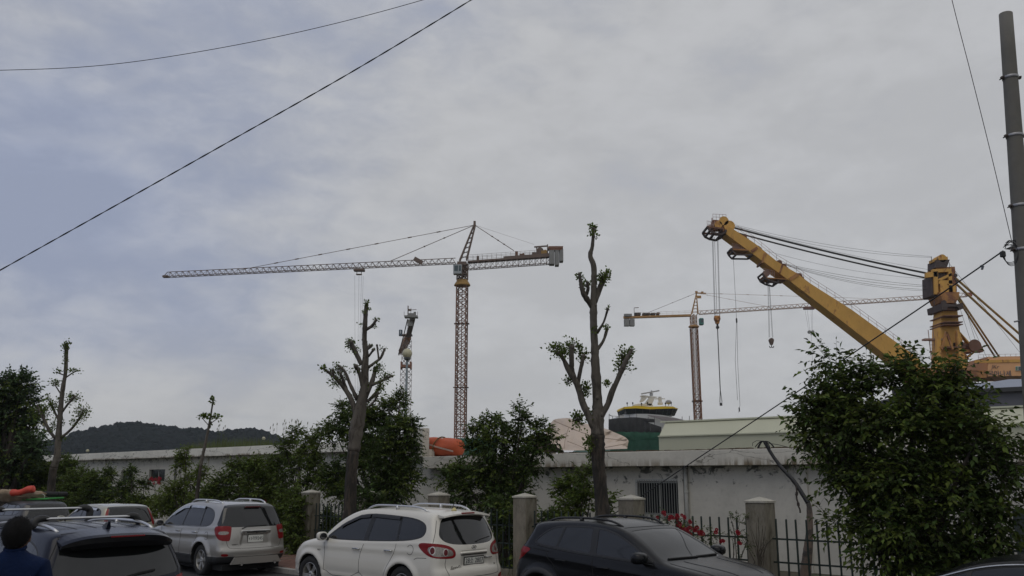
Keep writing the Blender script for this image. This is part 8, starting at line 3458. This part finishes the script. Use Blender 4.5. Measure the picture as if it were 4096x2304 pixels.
YM = 6.2
hp = at(75, 2068, Y=YM)           # crown of the head
GZ0 = .17
HT = hp.z - GZ0
man = thing('person', (hp.x, YM, GZ0), R(8), 'person with short black hair in a royal blue shirt, seen from behind', 'person')
skin_m = MA('skin', (.16, .085, .055), .55, var=.06, vscale=10)
blue = MA('blue_shirt', (.002, .010, .042), .9, spec=.2, var=.3, vscale=5, bump=.03, bscale=7)
k = HT / 1.75
sh_y = 1.44 * k
# bare body: legs, arms, neck and head are one surface; he faces +y (away from the camera)
nodes = [(0, 0, .93 * k, .11, .08), (0, 0, 1.12 * k, .14, .10), (0, .0, 1.32 * k, .16, .11), (0, .0, 1.44 * k, .10, .085), (0, .005, 1.50 * k, .056, .06), (0, .015, 1.56 * k, .056, .062),
         (.19, 0, 1.42 * k, .062), (.225, -.01, 1.18 * k, .047), (.215, .06, .94 * k, .034), (-.19, 0, 1.42 * k, .062), (-.225, -.01, 1.18 * k, .047), (-.215, .06, .94 * k, .034),
         (.10, 0, .80 * k, .06), (.11, .01, .48 * k, .05), (.11, -.01, .09, .045), (.11, .13, .04, .035), (-.10, 0, .80 * k, .06), (-.11, .01, .48 * k, .05), (-.11, -.01, .09, .045), (-.11, .13, .04, .035)]
edges = [(0, 1), (1, 2), (2, 3), (3, 4), (4, 5), (3, 6), (6, 7), (7, 8), (3, 9), (9, 10), (10, 11), (0, 12), (12, 13), (13, 14), (14, 15), (0, 16), (16, 17), (17, 18), (18, 19)]
body = skin_body('body', skin_m, man, nodes, edges)
# head with face, joined onto the same skin object
hb_ = MB()
hb_.sphere((0, 0, 0), 1, 28, 20)
V = np.array(hb_.v)
cz_ = HT - .125
x, y, z = V.T
fw = np.clip(y, 0, 1)
jaw = np.clip(-z, 0, 1)
hx_ = x * .078 * (1 - .22 * jaw ** 1.5)
hy_ = y * .098 * (1 - .05 * jaw) + .012 * jaw
hz_ = z * .118
nose = np.exp(-((x / .16) ** 2 + ((z + .12) / .20) ** 2)) * (y > .3)
hy_ = hy_ + nose * .022
eye = (np.exp(-(((np.abs(x) - .38) / .16) ** 2 + ((z - .06) / .10) ** 2))) * (y > .2)
hy_ = hy_ - eye * .010
mouth = np.exp(-((x / .30) ** 2 + ((z + .48) / .05) ** 2)) * (y > .2)
hy_ = hy_ - mouth * .004
HV = np.stack([hx_, hy_ + .02, hz_ + cz_], 1)
bm = bmesh.new()
bm.from_mesh(body.data)
nv = [bm.verts.new(tuple(p)) for p in HV]
for f in hb_.f:
    try:
        fc = bm.faces.new([nv[i] for i in f])
        fc.smooth = True
    except ValueError:
        pass
for sg in (-1, 1):          # ears
    e = MB()
    e.sphere((sg * .081, .012, cz_ - .012), 1, 10, 8, (.010, .020, .034))
    ev = [bm.verts.new(p) for p in e.v]
    for f in e.f:
        fc = bm.faces.new([ev[i] for i in f])
        fc.smooth = True


def hand(bm, wx, wy, wz, sg):
    """palm and five curled fingers in one shell each, sunk into the palm"""
    h = MB()
    h.sphere((wx, wy + .01, wz - .05), 1, 12, 8, (.018, .042, .055))
    for i, (dy, ln) in enumerate(((-.032, .062), (-.011, .075), (.011, .08), (.032, .070))):
        p0 = Vector((wx, wy + .01 + dy, wz - .085))
        h.tube([p0, p0 + Vector((-sg * .006, .004, -ln * .45)), p0 + Vector((-sg * .020, .010, -ln * .8)), p0 + Vector((-sg * .034, .010, -ln * .95))], [.0095, .009, .008, .0065], 7)
    p0 = Vector((wx, wy + .045, wz - .045))
    h.tube([p0, p0 + Vector((-sg * .012, .020, -.028)), p0 + Vector((-sg * .022, .022, -.056))], [.012, .010, .008], 7)
    ev = [bm.verts.new(p) for p in h.v]
    for f in h.f:
        fc = bm.faces.new([ev[i] for i in f])
        fc.smooth = True


hand(bm, .215, .065, .93 * k, 1)
hand(bm, -.215, .065, .93 * k, -1)
bm.to_mesh(body.data)
bm.free()
# hair: cap over crown and nape with an uneven edge
hr = MB()
hr.sphere((0, 0, 0), 1, 40, 26)
V = np.array(hr.v)
x, y, z = V.T
lim = np.where(y > 0, .15 + .75 * np.clip(y, 0, 1), -.86 + .40 * np.abs(x) ** 2 + .8 * np.clip(y + .25, 0, 1))
lump = 1 + .018 * np.sin(x * 17 + z * 9) * np.sin(z * 21 + y * 13) + .012 * np.sin(x * 41) * np.sin(z * 37)
G = np.stack([x * .094 * lump * (1 - .10 * np.clip(-z, 0, 1)), (y * .112 * lump + .008), z * .118 * lump + cz_ + .010], 1)
keepf = [f for f in hr.f if sum(z[i] > lim[i] for i in f) >= len(f) - 1]
hair_m = MA('hair_black', (.005, .0045, .0045), .75, spec=.2, var=.3, vscale=40, bump=.004, bscale=60)
ho = mesh_obj('hair', G, keepf, hair_m, man, smooth=True)
sd_ = ho.modifiers.new('solid', 'SOLIDIFY')
sd_.thickness = .012
# short tufts roughen the outline
tv, tf, n = [], [], 0
rr = np.random.default_rng(2)
for _ in range(2600):
    u = rr.normal(0, 1, 3)
    u /= np.linalg.norm(u)
    l_ = .15 + .75 * max(0, u[1]) if u[1] > 0 else -.84 + .40 * u[0] ** 2 + .8 * max(0, u[1] + .25)
    if u[2] < l_:
        continue
    p = np.array([u[0] * .094, u[1] * .112 + .008, u[2] * .118 + cz_ + .010])
    d = u + np.array([0, -.2, -.9]) * .6 + rr.normal(0, .25, 3)
    d /= np.linalg.norm(d)
    sdv = np.cross(d, u) * .002
    tv += [p - sdv, p + sdv, p + d * rr.uniform(.010, .022)]
    tf.append((n, n + 1, n + 2))
    n += 3
mesh_obj('hair_tips', np.array(tv), np.array(tf), hair_m, ho)
# shirt: torso and sleeves with collar
nodes = [(0, 0, .80 * k, .175, .135), (0, 0, 1.10 * k, .17, .125), (0, -.005, 1.28 * k, .19, .13), (0, -.005, HT - .325, .165, .11), (0, .0, HT - .245, .088, .082), (0, .002, HT - .200, .070, .068),
         (.175, 0, HT - .345, .088), (.225, -.005, 1.29 * k, .072), (.235, -.01, 1.16 * k, .072), (-.175, 0, HT - .345, .088), (-.225, -.005, 1.29 * k, .072), (-.235, -.01, 1.16 * k, .072)]
edges = [(0, 1), (1, 2), (2, 3), (3, 4), (4, 5), (3, 6), (6, 7), (7, 8), (3, 9), (9, 10), (10, 11)]
skin_body('shirt', blue, man, nodes, edges)
cl = MB()
cl.tube([(.062 * math.cos(a), .064 * math.sin(a) + .004, HT - .208 + .014 * math.sin(a)) for a in np.linspace(0, 2 * math.pi, 20)[:-1]], .012, 8, closed=True)
cl.build('collar', blue, man, smooth=True)
nodes = [(0, 0, .99 * k, .13, .10), (.10, 0, .76 * k, .10), (.112, .01, .48 * k, .085), (.112, -.005, .08, .075), (-.10, 0, .76 * k, .10), (-.112, .01, .48 * k, .085), (-.112, -.005, .08, .075)]
skin_body('trousers', MA('trouser_dark', (.02, .02, .025), .9), man, nodes, [(0, 1), (1, 2), (2, 3), (0, 4), (4, 5), (5, 6)])
for sg in (-1, 1):
    s_ = MB()
    s_.sphere((sg * .112, .06, .045), 1, 14, 8, (.05, .135, .045))
    s_.build('shoe', MA('shoe_black', (.015, .015, .015), .6), man, smooth=True)

# ================================================================ the air
hz_ = MB()
hz_.box((0, 2050, 39.5), (6400, 5300, 81))
hm = bpy.data.materials.new('haze_air')
hm.use_nodes = True
hm.node_tree.nodes.clear()
_o = hm.node_tree.nodes.new('ShaderNodeOutputMaterial')
_v = hm.node_tree.nodes.new('ShaderNodeVolumePrincipled')
_v.inputs['Color'].default_value = (.82, .87, .95, 1)
_v.inputs['Density'].default_value = 0.00018
hm.node_tree.links.new(_v.outputs[0], _o.inputs['Volume'])
tag(hz_.build('haze', hm), kind='stuff')
